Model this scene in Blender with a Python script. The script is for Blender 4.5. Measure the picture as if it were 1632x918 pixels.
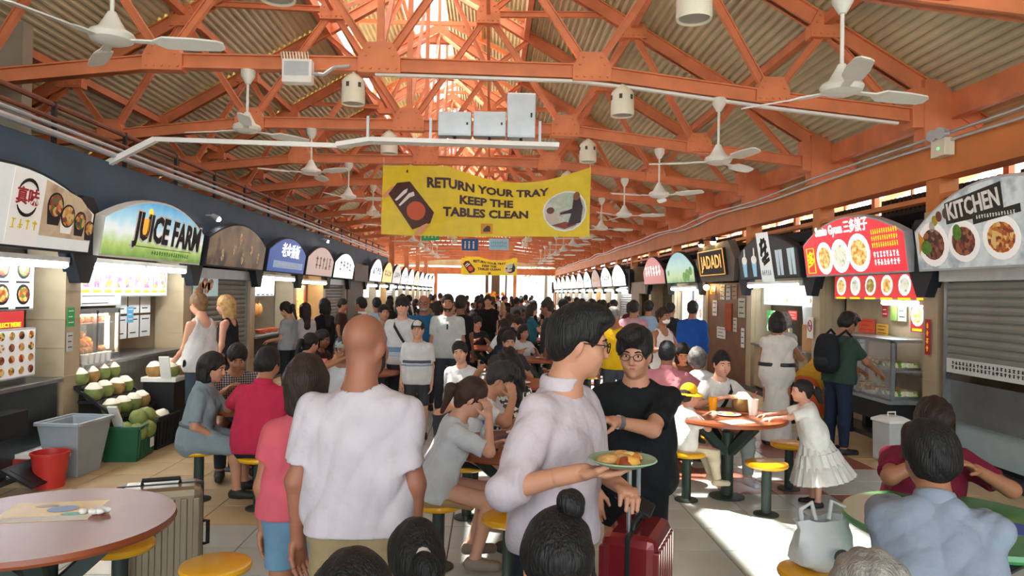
import bpy, math, random
import numpy as np
from mathutils import Vector, Matrix, Euler

random.seed(7)
PI = math.pi
for _o in list(bpy.data.objects):
    bpy.data.objects.remove(_o)
SC = bpy.context.scene
COL = SC.collection

# ------------------------------------------------------------------ camera
CAM = Vector((0.0, 0.0, 1.85))
FPX = 1150.0
_fw = Vector((35.0 / FPX, 1.0, 8.0 / FPX)).normalized()
_rt = _fw.cross(Vector((0, 0, 1))).normalized()
_up = _rt.cross(_fw)
ROLL = math.radians(0.95)
RT = (_rt * math.cos(ROLL) + _up * math.sin(ROLL)).normalized()
UP = RT.cross(_fw)
FW = _fw
cam_data = bpy.data.cameras.new('camera')
cam = bpy.data.objects.new('camera', cam_data)
COL.objects.link(cam)
cam_data.sensor_fit = 'HORIZONTAL'
cam_data.sensor_width = 36.0
cam_data.lens = 36.0 * FPX / 1632.0
cam_data.clip_start = 0.05
cam_data.clip_end = 500
m3 = Matrix((RT, UP, -FW)).transposed()
cam.matrix_world = Matrix.Translation(CAM) @ m3.to_4x4()
SC.camera = cam

# ------------------------------------------------------------------ light
SC.view_settings.view_transform = 'Standard'
SC.view_settings.look = 'None'
SC.view_settings.exposure = 0.55
SC.view_settings.gamma = 1.0
SC.view_settings.use_curve_mapping = False
world = bpy.data.worlds.new('sky')
SC.world = world
world.use_nodes = True
_wn = world.node_tree.nodes
_bg = _wn['Background']
_bg.inputs['Color'].default_value = (0.86, 0.94, 1.0, 1)
_bg.inputs['Strength'].default_value = 3.6
SUN_DIR = Vector((0.44, -0.22, -1.0)).normalized()
_sd = bpy.data.lights.new('sun', 'SUN')
_sd.energy = 15.0
_sd.color = (1.0, 0.95, 0.86)
_sd.angle = math.radians(0.8)
sun = bpy.data.objects.new('sun', _sd)
COL.objects.link(sun)
sun.rotation_euler = SUN_DIR.to_track_quat('-Z', 'Y').to_euler()
sun.location = (-20, 20, 40)


# ------------------------------------------------------------------ pixels of the 1632x918 frame to world
def ray(px, py):
    return (FW + RT * ((px - 816) / FPX) - UP * ((py - 459) / FPX))

def at_y(px, py, Y):
    d = ray(px, py)
    return CAM + d * ((Y - CAM.y) / d.y)

def at_z(px, py, z):
    d = ray(px, py)
    return CAM + d * ((z - CAM.z) / d.z)

def at_x(px, py, X):
    d = ray(px, py)
    return CAM + d * ((X - CAM.x) / d.x)

def to_px(p):
    v = Vector(p) - CAM
    w = v.dot(FW)
    return (816 + FPX * v.dot(RT) / w, 459 - FPX * v.dot(UP) / w)


# ------------------------------------------------------------------ materials
def lin(c):
    return c / 12.92 if c <= 0.04045 else ((c + 0.055) / 1.055) ** 2.4

def rgb(h):
    if isinstance(h, str):
        h = h.lstrip('#')
        return tuple(lin(int(h[i:i + 2], 16) / 255.0) for i in (0, 2, 4))
    return tuple(h)

MATS = {}

def mat(name, col, rough=0.6, metal=0.0, var=0.12, scale=6.0, bump=0.0, bscale=60.0, emit=0.0, spec=0.4, coat=0.0, alpha=1.0, trans=0.0, bdist=0.01, bdist_detail=2.0):
    if name in MATS:
        return MATS[name]
    m = bpy.data.materials.new(name)
    m.use_nodes = True
    nt = m.node_tree
    b = nt.nodes['Principled BSDF']
    c = rgb(col)
    b.inputs['Roughness'].default_value = rough
    b.inputs['Metallic'].default_value = metal
    b.inputs['Specular IOR Level'].default_value = spec
    if coat:
        b.inputs['Coat Weight'].default_value = coat
        b.inputs['Coat Roughness'].default_value = 0.12
    if trans:
        b.inputs['Transmission Weight'].default_value = trans
        b.inputs['IOR'].default_value = 1.3
    tc = nt.nodes.new('ShaderNodeTexCoord')
    if var > 0:
        n = nt.nodes.new('ShaderNodeTexNoise')
        n.inputs['Scale'].default_value = scale
        n.inputs['Detail'].default_value = 3.0
        nt.links.new(tc.outputs['Object'], n.inputs['Vector'])
        r = nt.nodes.new('ShaderNodeValToRGB')
        r.color_ramp.elements[0].position = 0.3
        r.color_ramp.elements[1].position = 0.7
        r.color_ramp.elements[0].color = tuple(x * (1 - var) for x in c) + (1,)
        r.color_ramp.elements[1].color = tuple(min(1, x * (1 + var)) for x in c) + (1,)
        nt.links.new(n.outputs['Fac'], r.inputs['Fac'])
        nt.links.new(r.outputs['Color'], b.inputs['Base Color'])
        if emit:
            nt.links.new(r.outputs['Color'], b.inputs['Emission Color'])
    else:
        b.inputs['Base Color'].default_value = c + (1,)
        b.inputs['Emission Color'].default_value = c + (1,)
    b.inputs['Emission Strength'].default_value = emit
    if alpha < 1:
        b.inputs['Alpha'].default_value = alpha
    if bump > 0:
        n2 = nt.nodes.new('ShaderNodeTexNoise')
        n2.inputs['Scale'].default_value = bscale
        n2.inputs['Detail'].default_value = 2.0
        nt.links.new(tc.outputs['Object'], n2.inputs['Vector'])
        bp = nt.nodes.new('ShaderNodeBump')
        bp.inputs['Strength'].default_value = bump
        bp.inputs['Distance'].default_value = bdist
        n2.inputs['Detail'].default_value = bdist_detail
        nt.links.new(n2.outputs['Fac'], bp.inputs['Height'])
        nt.links.new(bp.outputs['Normal'], b.inputs['Normal'])
    MATS[name] = m
    return m

def print_mat(name, cols, scale=9.0, emit=0.0, kind='voronoi', rough=0.4):
    """printed picture: blotches of the given colours"""
    if name in MATS:
        return MATS[name]
    m = bpy.data.materials.new(name)
    m.use_nodes = True
    nt = m.node_tree
    b = nt.nodes['Principled BSDF']
    b.inputs['Roughness'].default_value = rough
    tc = nt.nodes.new('ShaderNodeTexCoord')
    if kind == 'voronoi':
        v = nt.nodes.new('ShaderNodeTexVoronoi')
        v.inputs['Scale'].default_value = scale
        nt.links.new(tc.outputs['Object'], v.inputs['Vector'])
        sep = nt.nodes.new('ShaderNodeSeparateColor')
        nt.links.new(v.outputs['Color'], sep.inputs['Color'])
        out = sep.outputs['Red']
    else:
        v = nt.nodes.new('ShaderNodeTexNoise')
        v.inputs['Scale'].default_value = scale
        v.inputs['Detail'].default_value = 4
        nt.links.new(tc.outputs['Object'], v.inputs['Vector'])
        out = v.outputs['Fac']
    r = nt.nodes.new('ShaderNodeValToRGB')
    r.color_ramp.interpolation = 'CONSTANT' if kind == 'voronoi' else 'LINEAR'
    els = r.color_ramp.elements
    n = len(cols)
    lo, hi = (0.0, 1.0) if kind == 'voronoi' else (0.3, 0.75)
    for i, c in enumerate(cols):
        p = lo + (hi - lo) * i / n
        e = els[i] if i < 2 else els.new(p)
        e.position = p
        e.color = rgb(c) + (1,)
    nt.links.new(out, r.inputs['Fac'])
    nt.links.new(r.outputs['Color'], b.inputs['Base Color'])
    if emit:
        nt.links.new(r.outputs['Color'], b.inputs['Emission Color'])
        b.inputs['Emission Strength'].default_value = emit
    MATS[name] = m
    return m

def checked_mat(name, c1, c2, c3, s=14.0):
    """woven check for shirts"""
    if name in MATS:
        return MATS[name]
    m = bpy.data.materials.new(name)
    m.use_nodes = True
    nt = m.node_tree
    b = nt.nodes['Principled BSDF']
    b.inputs['Roughness'].default_value = 0.8
    tc = nt.nodes.new('ShaderNodeTexCoord')
    ws = []
    for d in ('X', 'Z'):
        w = nt.nodes.new('ShaderNodeTexWave')
        w.bands_direction = d
        w.inputs['Scale'].default_value = s
        w.inputs['Distortion'].default_value = 0.6
        nt.links.new(tc.outputs['Object'], w.inputs['Vector'])
        ws.append(w)
    a = nt.nodes.new('ShaderNodeMath')
    a.operation = 'ADD'
    nt.links.new(ws[0].outputs['Fac'], a.inputs[0])
    nt.links.new(ws[1].outputs['Fac'], a.inputs[1])
    r = nt.nodes.new('ShaderNodeValToRGB')
    r.color_ramp.interpolation = 'CONSTANT'
    e = r.color_ramp.elements
    e[0].position = 0.0
    e[0].color = rgb(c1) + (1,)
    e[1].position = 0.45
    e[1].color = rgb(c2) + (1,)
    x = e.new(0.8)
    x.color = rgb(c3) + (1,)
    d2 = nt.nodes.new('ShaderNodeMath')
    d2.operation = 'MULTIPLY'
    d2.inputs[1].default_value = 0.5
    nt.links.new(a.outputs[0], d2.inputs[0])
    nt.links.new(d2.outputs[0], r.inputs['Fac'])
    nt.links.new(r.outputs['Color'], b.inputs['Base Color'])
    MATS[name] = m
    return m


# ------------------------------------------------------------------ mesh building
class MB:
    def __init__(self):
        self.v = []
        self.f = []
        self.mi = []
        self.m = 0

    def add(self, vs, fs):
        o = len(self.v)
        self.v.extend([tuple(p) for p in vs])
        for f in fs:
            self.f.append(tuple(i + o for i in f))
            self.mi.append(self.m)
        return self

    def mat(self, i):
        self.m = i
        return self

    def box(self, x0, x1, y0, y1, z0, z1):
        vs = [(x, y, z) for x in (x0, x1) for y in (y0, y1) for z in (z0, z1)]
        return self.add(vs, [(0, 1, 3, 2), (4, 6, 7, 5), (0, 4, 5, 1), (2, 3, 7, 6), (0, 2, 6, 4), (1, 5, 7, 3)])

    def bar(self, p, q, w, h, up=(0, 0, 1)):
        """box of section w (sideways) x h (along up) from p to q"""
        p = Vector(p)
        q = Vector(q)
        d = (q - p).normalized()
        s = d.cross(Vector(up))
        if s.length < 1e-5:
            s = d.cross(Vector((0, 1, 0)))
        s.normalize()
        u = s.cross(d)
        vs = []
        for e in (p, q):
            for a, b in ((-1, -1), (1, -1), (1, 1), (-1, 1)):
                vs.append(e + s * (a * w / 2) + u * (b * h / 2))
        return self.add(vs, [(3, 2, 1, 0), (4, 5, 6, 7), (0, 1, 5, 4), (1, 2, 6, 5), (2, 3, 7, 6), (3, 0, 4, 7)])

    def cyl(self, p, q, r0, r1=None, n=12, cap=True):
        r1 = r0 if r1 is None else r1
        p = Vector(p)
        q = Vector(q)
        d = (q - p).normalized()
        s = d.orthogonal().normalized()
        u = d.cross(s)
        vs = []
        for e, r in ((p, r0), (q, r1)):
            for i in range(n):
                a = 2 * PI * i / n
                vs.append(e + s * (r * math.cos(a)) + u * (r * math.sin(a)))
        fs = [(i, (i + 1) % n, n + (i + 1) % n, n + i) for i in range(n)]
        if cap:
            fs.append(tuple(range(n - 1, -1, -1)))
            fs.append(tuple(range(n, 2 * n)))
        return self.add(vs, fs)

    def tube(self, pts, r, n=8):
        pts = [Vector(p) for p in pts]
        rings = []
        vs = []
        prev = None
        for i, p in enumerate(pts):
            d = (pts[min(i + 1, len(pts) - 1)] - pts[max(i - 1, 0)]).normalized()
            s = d.orthogonal().normalized() if prev is None else (prev - d * prev.dot(d)).normalized()
            prev = s
            u = d.cross(s)
            rr = r[i] if isinstance(r, (list, tuple)) else r
            for k in range(n):
                a = 2 * PI * k / n
                vs.append(p + s * (rr * math.cos(a)) + u * (rr * math.sin(a)))
        fs = []
        for i in range(len(pts) - 1):
            for k in range(n):
                fs.append((i * n + k, i * n + (k + 1) % n, (i + 1) * n + (k + 1) % n, (i + 1) * n + k))
        fs.append(tuple(range(n - 1, -1, -1)))
        fs.append(tuple(range((len(pts) - 1) * n, len(pts) * n)))
        return self.add(vs, fs)

    def lathe(self, prof, n=24, c=(0, 0, 0), sx=1.0, sy=1.0, ripple=0.0, rn=12):
        vs = []
        for r, z in prof:
            for i in range(n):
                a = 2 * PI * i / n
                k = 1 + ripple * math.sin(a * rn)
                vs.append((c[0] + r * k * sx * math.cos(a), c[1] + r * k * sy * math.sin(a), c[2] + z))
        fs = []
        m = len(prof)
        for j in range(m - 1):
            for i in range(n):
                fs.append((j * n + i, j * n + (i + 1) % n, (j + 1) * n + (i + 1) % n, (j + 1) * n + i))
        if prof[0][0] > 1e-4:
            fs.append(tuple(range(n - 1, -1, -1)))
        if prof[-1][0] > 1e-4:
            fs.append(tuple(range((m - 1) * n, m * n)))
        return self.add(vs, fs)

    def ball(self, c, rx, ry=None, rz=None, n=12, m=8):
        ry = rx if ry is None else ry
        rz = rx if rz is None else rz
        vs = []
        for j in range(m + 1):
            t = PI * j / m
            for i in range(n):
                a = 2 * PI * i / n
                vs.append((c[0] + rx * math.sin(t) * math.cos(a), c[1] + ry * math.sin(t) * math.sin(a), c[2] - rz * math.cos(t)))
        fs = []
        for j in range(m):
            for i in range(n):
                fs.append((j * n + i, j * n + (i + 1) % n, (j + 1) * n + (i + 1) % n, (j + 1) * n + i))
        return self.add(vs, fs)

    def prism(self, poly, y0, y1):
        """poly in local x,z ; extruded from y0 (front) to y1"""
        n = len(poly)
        vs = [(x, y0, z) for x, z in poly] + [(x, y1, z) for x, z in poly]
        fs = [tuple(range(n)), tuple(range(2 * n - 1, n - 1, -1))]
        fs += [(i, n + i, n + (i + 1) % n, (i + 1) % n) for i in range(n)]
        return self.add(vs, fs)

    def disc(self, cx, cz, rx, rz, y0, y1, n=20, rot=0.0):
        p = []
        for i in range(n):
            a = 2 * PI * i / n
            x, z = rx * math.cos(a), rz * math.sin(a)
            p.append((cx + x * math.cos(rot) - z * math.sin(rot), cz + x * math.sin(rot) + z * math.cos(rot)))
        return self.prism(p, y0, y1)

    def mesh(self, name, mats, smooth=False):
        me = bpy.data.meshes.new(name)
        me.from_pydata(self.v, [], self.f)
        if not isinstance(mats, (list, tuple)):
            mats = [mats]
        for x in mats:
            me.materials.append(x)
        if len(mats) > 1:
            me.polygons.foreach_set('material_index', self.mi)
        if smooth:
            me.polygons.foreach_set('use_smooth', [True] * len(me.polygons))
            try:
                me.set_sharp_from_angle(angle=math.radians(42))
            except Exception:
                pass
        me.update()
        return me

    def build(self, name, mats, parent=None, smooth=False, bevel=0.0, loc=None, rz=0.0):
        o = bpy.data.objects.new(name, self.mesh(name, mats, smooth))
        COL.objects.link(o)
        if parent is not None:
            o.parent = parent
        if loc is not None:
            o.location = loc
        if rz:
            o.rotation_euler = (0, 0, rz)
        if bevel:
            b = o.modifiers.new('bevel', 'BEVEL')
            b.width = bevel
            b.segments = 2
            b.limit_method = 'ANGLE'
        return o


def link(name, me, parent=None, loc=None, rot=None):
    o = bpy.data.objects.new(name, me)
    COL.objects.link(o)
    if parent is not None:
        o.parent = parent
    if loc is not None:
        o.location = loc
    if rot is not None:
        o.rotation_euler = rot
    return o

def tag(o, label, cat=None, group=None, kind=None):
    o['label'] = label
    if cat:
        o['category'] = cat
    if group:
        o['group'] = group
    if kind:
        o['kind'] = kind
    return o

def thing(name, label, cat, loc=(0, 0, 0), rz=0.0, group=None, kind=None):
    o = bpy.data.objects.new(name, None)
    COL.objects.link(o)
    o.location = loc
    o.rotation_euler = (0, 0, rz)
    o.empty_display_size = 0.1
    return tag(o, label, cat, group, kind)

def copy_tree(o, parent=None):
    c = o.copy()
    COL.objects.link(c)
    c.parent = parent
    for ch in [x for x in KIDS.get(o.name, o.children)]:
        copy_tree(ch, c)
    return c

KIDS = {}

_txt = {}

def text_obj(s, size, material, parent, loc, name='lettering', bold=0.0, align='CENTER', width=None, extrude=0.003, shear=0.0, rot=0.0, spacing=1.0, label=None):
    """flat lettering standing in the local x-z plane, reading from -y"""
    cu = bpy.data.curves.new('lettering', 'FONT')
    cu.body = s
    cu.size = size
    cu.extrude = extrude
    cu.offset = bold
    cu.align_x = align
    cu.align_y = 'CENTER'
    cu.shear = shear
    cu.space_character = spacing
    cu.resolution_u = 2
    t = bpy.data.objects.new('lettering', cu)
    COL.objects.link(t)
    dg = bpy.context.evaluated_depsgraph_get()
    me = bpy.data.meshes.new_from_object(t.evaluated_get(dg))
    bpy.data.objects.remove(t)
    bpy.data.curves.remove(cu)
    n = len(me.vertices)
    co = np.zeros(n * 3, dtype=np.float32)
    me.vertices.foreach_get('co', co)
    co = co.reshape(-1, 3)
    if width and n:
        w = co[:, 0].max() - co[:, 0].min()
        co[:, 0] *= width / max(w, 1e-4)
    c, sn = math.cos(rot), math.sin(rot)
    x = co[:, 0] * c - co[:, 1] * sn
    z = co[:, 0] * sn + co[:, 1] * c
    out = np.stack([x, -co[:, 2], z], axis=1).astype(np.float32)
    me.vertices.foreach_set('co', out.ravel())
    me.materials.clear()
    me.materials.append(material)
    me.update()
    o = link(name, me, parent, loc)
    return o


def scribble(parent, x, z, w, h, m_, seed=1, n=3, rows=1, y=None, name='lettering'):
    """illegible block lettering: short strokes in cells, one part per sign"""
    r = random.Random(seed)
    mb = MB()
    y = -0.168 if y is None else y
    for j in range(rows):
        zc = z + h / 2 - h * (j + 0.5) / rows
        ch = h / rows * 0.74
        cw = w / n
        for i in range(n):
            xc = x - w / 2 + cw * (i + 0.5)
            q = cw * 0.36
            t = min(q, ch) * 0.16
            mb.box(xc - t, xc + t, y - 0.006, y, zc - ch / 2, zc + ch / 2)
            for k in range(r.choice((2, 3, 3))):
                zz = zc + ch * r.uniform(-0.45, 0.45)
                mb.box(xc - q * r.uniform(0.5, 1), xc + q * r.uniform(0.5, 1), y - 0.0055, y, zz - t * 0.8, zz + t * 0.8)
    o = mb.build(name, m_, parent)
    o['kind'] = 'stuff'
    return o
# ================================================================== STRUCTURE
XC = -1.35          # middle of the roof
BAY = 3.05
TY0 = 5.55          # first truss in front of the camera
NT = 18
XR = 5.2            # right column line
XL = -4.4           # left stall front
PITCH = 0.59
RIDGE = 8.4
YEND = 58.5

M_ORANGE = mat('orange_steel_paint', '#d98458', 0.5, var=0.16, scale=2.5, bump=0.08, bscale=25)
M_ORANGE2 = mat('ochre_orange_paint', '#cc7c40', 0.5, var=0.12, scale=2.0)
M_SHEET = mat('cream_corrugated_metal', '#c9c09e', 0.5, var=0.2, scale=1.2)
M_WHITE = mat('white_enamel', '#e9e8e2', 0.35, var=0.05)
M_CREAM = mat('cream_enamel', '#e2dcc6', 0.4, var=0.06)
M_GREY = mat('light_grey_metal', '#b9bfc2', 0.4, 0.3, var=0.08)
M_STEEL = mat('brushed_steel', '#9da3a6', 0.32, 0.85, var=0.1, scale=14)
M_DARK = mat('dark_brown_board', '#2a2422', 0.7, var=0.2)
M_NAVY = mat('dark_slate_blue_board', '#3d566a', 0.6, var=0.12, scale=2)
M_BLACK = mat('black_plastic', '#17181a', 0.5, var=0.1)
M_GREEN = mat('dark_green_steel', '#2b3a34', 0.5, var=0.12)
M_TAN = mat('tan_tile', '#b3a284', 0.4, var=0.1, scale=3)
M_CONC = mat('grey_concrete', '#98917f', 0.8, var=0.15, scale=2)


def beam_i(mb, p, q, w, h, up=(0, 0, 1)):
    """channel: web with two flanges"""
    p = Vector(p)
    q = Vector(q)
    d = (q - p).normalized()
    s = d.cross(Vector(up)).normalized()
    u = s.cross(d)
    t = h * 0.09
    mb.bar(p, q, w * 0.45, h, up)
    mb.bar(p + u * (h / 2 - t / 2), q + u * (h / 2 - t / 2), w, t, up)
    mb.bar(p - u * (h / 2 - t / 2), q - u * (h / 2 - t / 2), w, t, up)


def top_z(x):
    return RIDGE - PITCH * abs(x)

BN = [(0, 4.44), (2.52, 4.42), (4.70, 4.16), (6.55, 3.98)]    # bottom chord line
TN = [3.6, 5.35]
INN = (1.25, 6.35)


def truss_meshes():
    parts = []
    yv = (0, 1, 0)
    for s in (-1, 1):
        pts = [(s * x, 0, z + 0.085) for x, z in BN]
        for a, b in zip(pts[:-1], pts[1:]):
            mb = MB()
            beam_i(mb, a, b, 0.15, 0.17)
            parts.append(('bottom_chord', mb))
        mb = MB()
        beam_i(mb, (0, 0, RIDGE - 0.1), (s * 7.3, 0, top_z(7.3) - 0.1), 0.15, 0.2)
        parts.append(('top_chord', mb))
        web = [((0, 4.5), INN), ((2.52, 4.5), INN), ((2.52, 4.5), (TN[0], top_z(TN[0]) - 0.15)),
               ((4.70, 4.25), (TN[0], top_z(TN[0]) - 0.15)), ((4.70, 4.25), (TN[1], top_z(TN[1]) - 0.15)),
               (INN, (0.45, 8.0)), (INN, (3.35, 6.4)), ((6.3, 4.05), (TN[1], top_z(TN[1]) - 0.15)), (INN, (2.1, top_z(2.1) - 0.1))]
        for a, b in web:
            mb = MB()
            p, q = Vector((s * a[0], 0, a[1])), Vector((s * b[0], 0, b[1]))
            mb.bar(p, q, 0.09, 0.012, yv)
            d = (q - p).normalized()
            n = d.cross(Vector(yv)).normalized()
            mb.bar(p + n * 0.04, q + n * 0.04, 0.012, 0.07, yv)
            mb.bar(p - n * 0.04, q - n * 0.04, 0.012, 0.07, yv)
            parts.append(('web_member', mb))
    mb = MB()
    mb.bar((0, 0, 4.5), (0, 0, RIDGE - 0.2), 0.08, 0.08, yv)
    parts.append(('king_post', mb))
    plates = []
    for s in (-1, 1):
        for x, z, w, h in ((2.52, 4.56, 0.46, 0.34), (4.70, 4.34, 0.4, 0.3), (TN[0], top_z(TN[0]) - 0.1, 0.42, 0.34), (TN[1], top_z(TN[1]) - 0.1, 0.4, 0.32), (INN[0], INN[1], 0.38, 0.34)):
            plates.append((s * x, z, w, h))
    plates.append((0, 4.6, 0.5, 0.36))
    plates.append((0, RIDGE - 0.25, 0.6, 0.4))
    return parts, plates


def build_trusses():
    parts, plates = truss_meshes()
    meshes = [(n, mb.mesh(n, M_ORANGE)) for n, mb in parts]
    pm, bm = {}, {}
    for x, z, w, h in plates:
        k = (w, h)
        if k in pm:
            continue
        mb = MB()
        mb.prism([(-w / 2, -h / 2), (w / 2, -h / 2), (w / 2, 0.0), (w * 0.3, h / 2), (-w * 0.3, h / 2), (-w / 2, 0.0)], -0.085, 0.085)
        pm[k] = mb.mesh('gusset_plate', M_ORANGE)
        mb = MB()
        for i in range(5):
            mb.lathe([(0.017, 0), (0.013, 0.012), (0.0, 0.014)], 8, (0, 0, 0))
        bolt = MB()
        for i in range(5):
            bx = -w * 0.4 + w * 0.2 * i
            bolt.cyl((bx, -0.085, -h * 0.36), (bx, -0.101, -h * 0.36), 0.017, 0.013, 7)
        for bx, bz in ((-w * 0.32, 0.02), (w * 0.32, 0.02), (-w * 0.24, h * 0.32), (w * 0.24, h * 0.32)):
            bolt.cyl((bx, -0.085, bz), (bx, -0.101, bz), 0.017, 0.013, 7)
        bm[k] = bolt.mesh('bolt_row', M_ORANGE)
    for k in range(NT):
        Y = TY0 + BAY * k
        words = ['first', 'second', 'third', 'fourth', 'fifth', 'sixth', 'seventh', 'eighth', 'ninth', 'tenth', 'eleventh', 'twelfth', 'thirteenth', 'fourteenth', 'fifteenth', 'sixteenth', 'seventeenth', 'last'][k]
        t = thing('roof_truss', 'orange steel roof truss, %s one counted from the near end' % words, 'roof truss', (XC, Y, 0), 0, 'orange roof trusses', 'structure')
        for n, me in meshes:
            link(n, me, t)
        for x, z, w, h in plates:
            p = link('gusset_plate', pm[(w, h)], t, (x, 0, z))
            if k < 4:
                link('bolt_row', bm[(w, h)], p)


def corrug(x0, x1, zf, ylen, pitch=0.115, amp=0.026):
    """sheet from x0 to x1 (slope given by zf) ribbed along y"""
    n = max(1, int(abs(x1 - x0) * 1.16 / pitch))
    mb = MB()
    prof = []
    for i in range(n):
        for t, a in ((0.0, 0), (0.3, 0), (0.5, 1), (0.8, 1)):
            x = x0 + (x1 - x0) * (i + t) / n
            prof.append((x, zf(x) + amp * 2 * a))
    prof.append((x1, zf(x1)))
    vs = []
    for x, z in prof:
        vs.append((x, 0, z))
        vs.append((x, ylen, z))
    fs = [(2 * i, 2 * i + 2, 2 * i + 3, 2 * i + 1) for i in range(len(prof) - 1)]
    mb.add(vs, fs)
    m = len(prof)
    vs2 = [(a, b, c + 0.006) for a, b, c in vs]
    mb.add(vs2, [tuple(reversed(f)) for f in fs])
    return mb


def build_roof():
    ceil = thing('ceiling', 'cream corrugated metal roof on orange trusses over the hall', 'roof', (XC, 0, 0), 0, None, 'structure')
    L = BAY + 0.12
    zf = lambda x: RIDGE - PITCH * abs(x) + 0.03
    right = corrug(2.0, 7.6, zf, L).mesh('roof_sheet', M_SHEET)
    left = corrug(-2.0, -7.6, zf, L).mesh('roof_sheet', M_SHEET)
    zm = lambda x: 9.75 - 0.5 * abs(x)
    mright = corrug(0.0, 2.3, zm, L).mesh('roof_sheet', M_SHEET)
    mleft = corrug(-1.05, -2.3, zm, L).mesh('roof_sheet', M_SHEET)  # stops short of the ridge, gap added to let more sun onto the floor
    shade_right = corrug(0.0, 2.05, zf, L).mesh('roof_sheet', M_SHEET)  # unseen sheets added over the near bays to keep sun off the foreground
    shade_left = corrug(0.0, -2.05, zf, L).mesh('roof_sheet', M_SHEET)  # same added sun block on the left slope
    for k in range(-4, NT):
        y = TY0 + BAY * (k - 0) - 0.06
        for me in ((right, left, mright, mleft) if k >= 0 else (right, left, shade_right, shade_left)):
            link('roof_sheet', me, ceil, (0, y, 0))
    # purlins and the monitor's posts
    Lh = BAY * (NT + 4)
    y0 = TY0 - BAY * 4
    for s in (-1, 1):
        for x, hh in ((2.0, 0.22), (3.6, 0.12), (5.35, 0.12), (6.9, 0.3)):
            mb = MB()
            mb.box(s * x - 0.05, s * x + 0.05, y0, y0 + Lh, zf(x) - 0.02 - hh, zf(x) - 0.02)
            mb.build('purlin', M_ORANGE, ceil)
        for x in (2.25, 0.95):
            mb = MB()
            mb.box(s * x - 0.05, s * x + 0.05, TY0, y0 + Lh, zm(x) - 0.16, zm(x) - 0.02)
            mb.build('purlin', M_ORANGE, ceil)
    post = MB()
    post.box(-0.05, 0.05, -0.05, 0.05, 7.15, 8.55)
    pme = post.mesh('monitor_post', M_ORANGE)
    raf = MB()
    raf.bar((0, 0, 9.62), (2.3, 0, 9.62 - 0.5 * 2.3), 0.1, 0.12)
    raf.bar((0, 0, 9.62), (-2.3, 0, 9.62 - 0.5 * 2.3), 0.1, 0.12)
    raf.bar((0, 0, 8.3), (0, 0, 9.62), 0.08, 0.08, (0, 1, 0))
    raf.bar((-2.0, 0, 8.45), (2.0, 0, 8.45), 0.07, 0.1)
    rme = raf.mesh('monitor_rafter', M_ORANGE)
    br = MB()
    br.bar((0, 0, 7.2), (0, BAY, 8.5), 0.05, 0.05)
    bme = br.mesh('monitor_brace', M_ORANGE)
    for k in range(0, NT):
        y = TY0 + BAY * k
        for s in (-1, 1):
            link('monitor_post', pme, ceil, (s * 2.05, y, 0))
            link('monitor_brace', bme, ceil, (s * 2.05, y, 0))
        link('monitor_rafter', rme, ceil, (0, y, 0))
    # ridge bracing between trusses
    rb = MB()
    rb.bar((-1.25, 0, 6.35), (0, BAY, 8.2), 0.06, 0.06)
    rb.bar((1.25, 0, 6.35), (0, BAY, 8.2), 0.06, 0.06)
    rb.bar((0, 0, 4.6), (0, BAY, 8.2), 0.06, 0.06)
    rb.bar((-1.25, 0, 6.35), (-1.25, BAY, 6.35), 0.06, 0.06)
    rb.bar((1.25, 0, 6.35), (1.25, BAY, 6.35), 0.06, 0.06)
    rbm = rb.mesh('ridge_brace', M_ORANGE)
    for k in range(0, NT - 1):
        link('ridge_brace', rbm, ceil, (0, TY0 + BAY * k, 0))


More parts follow.
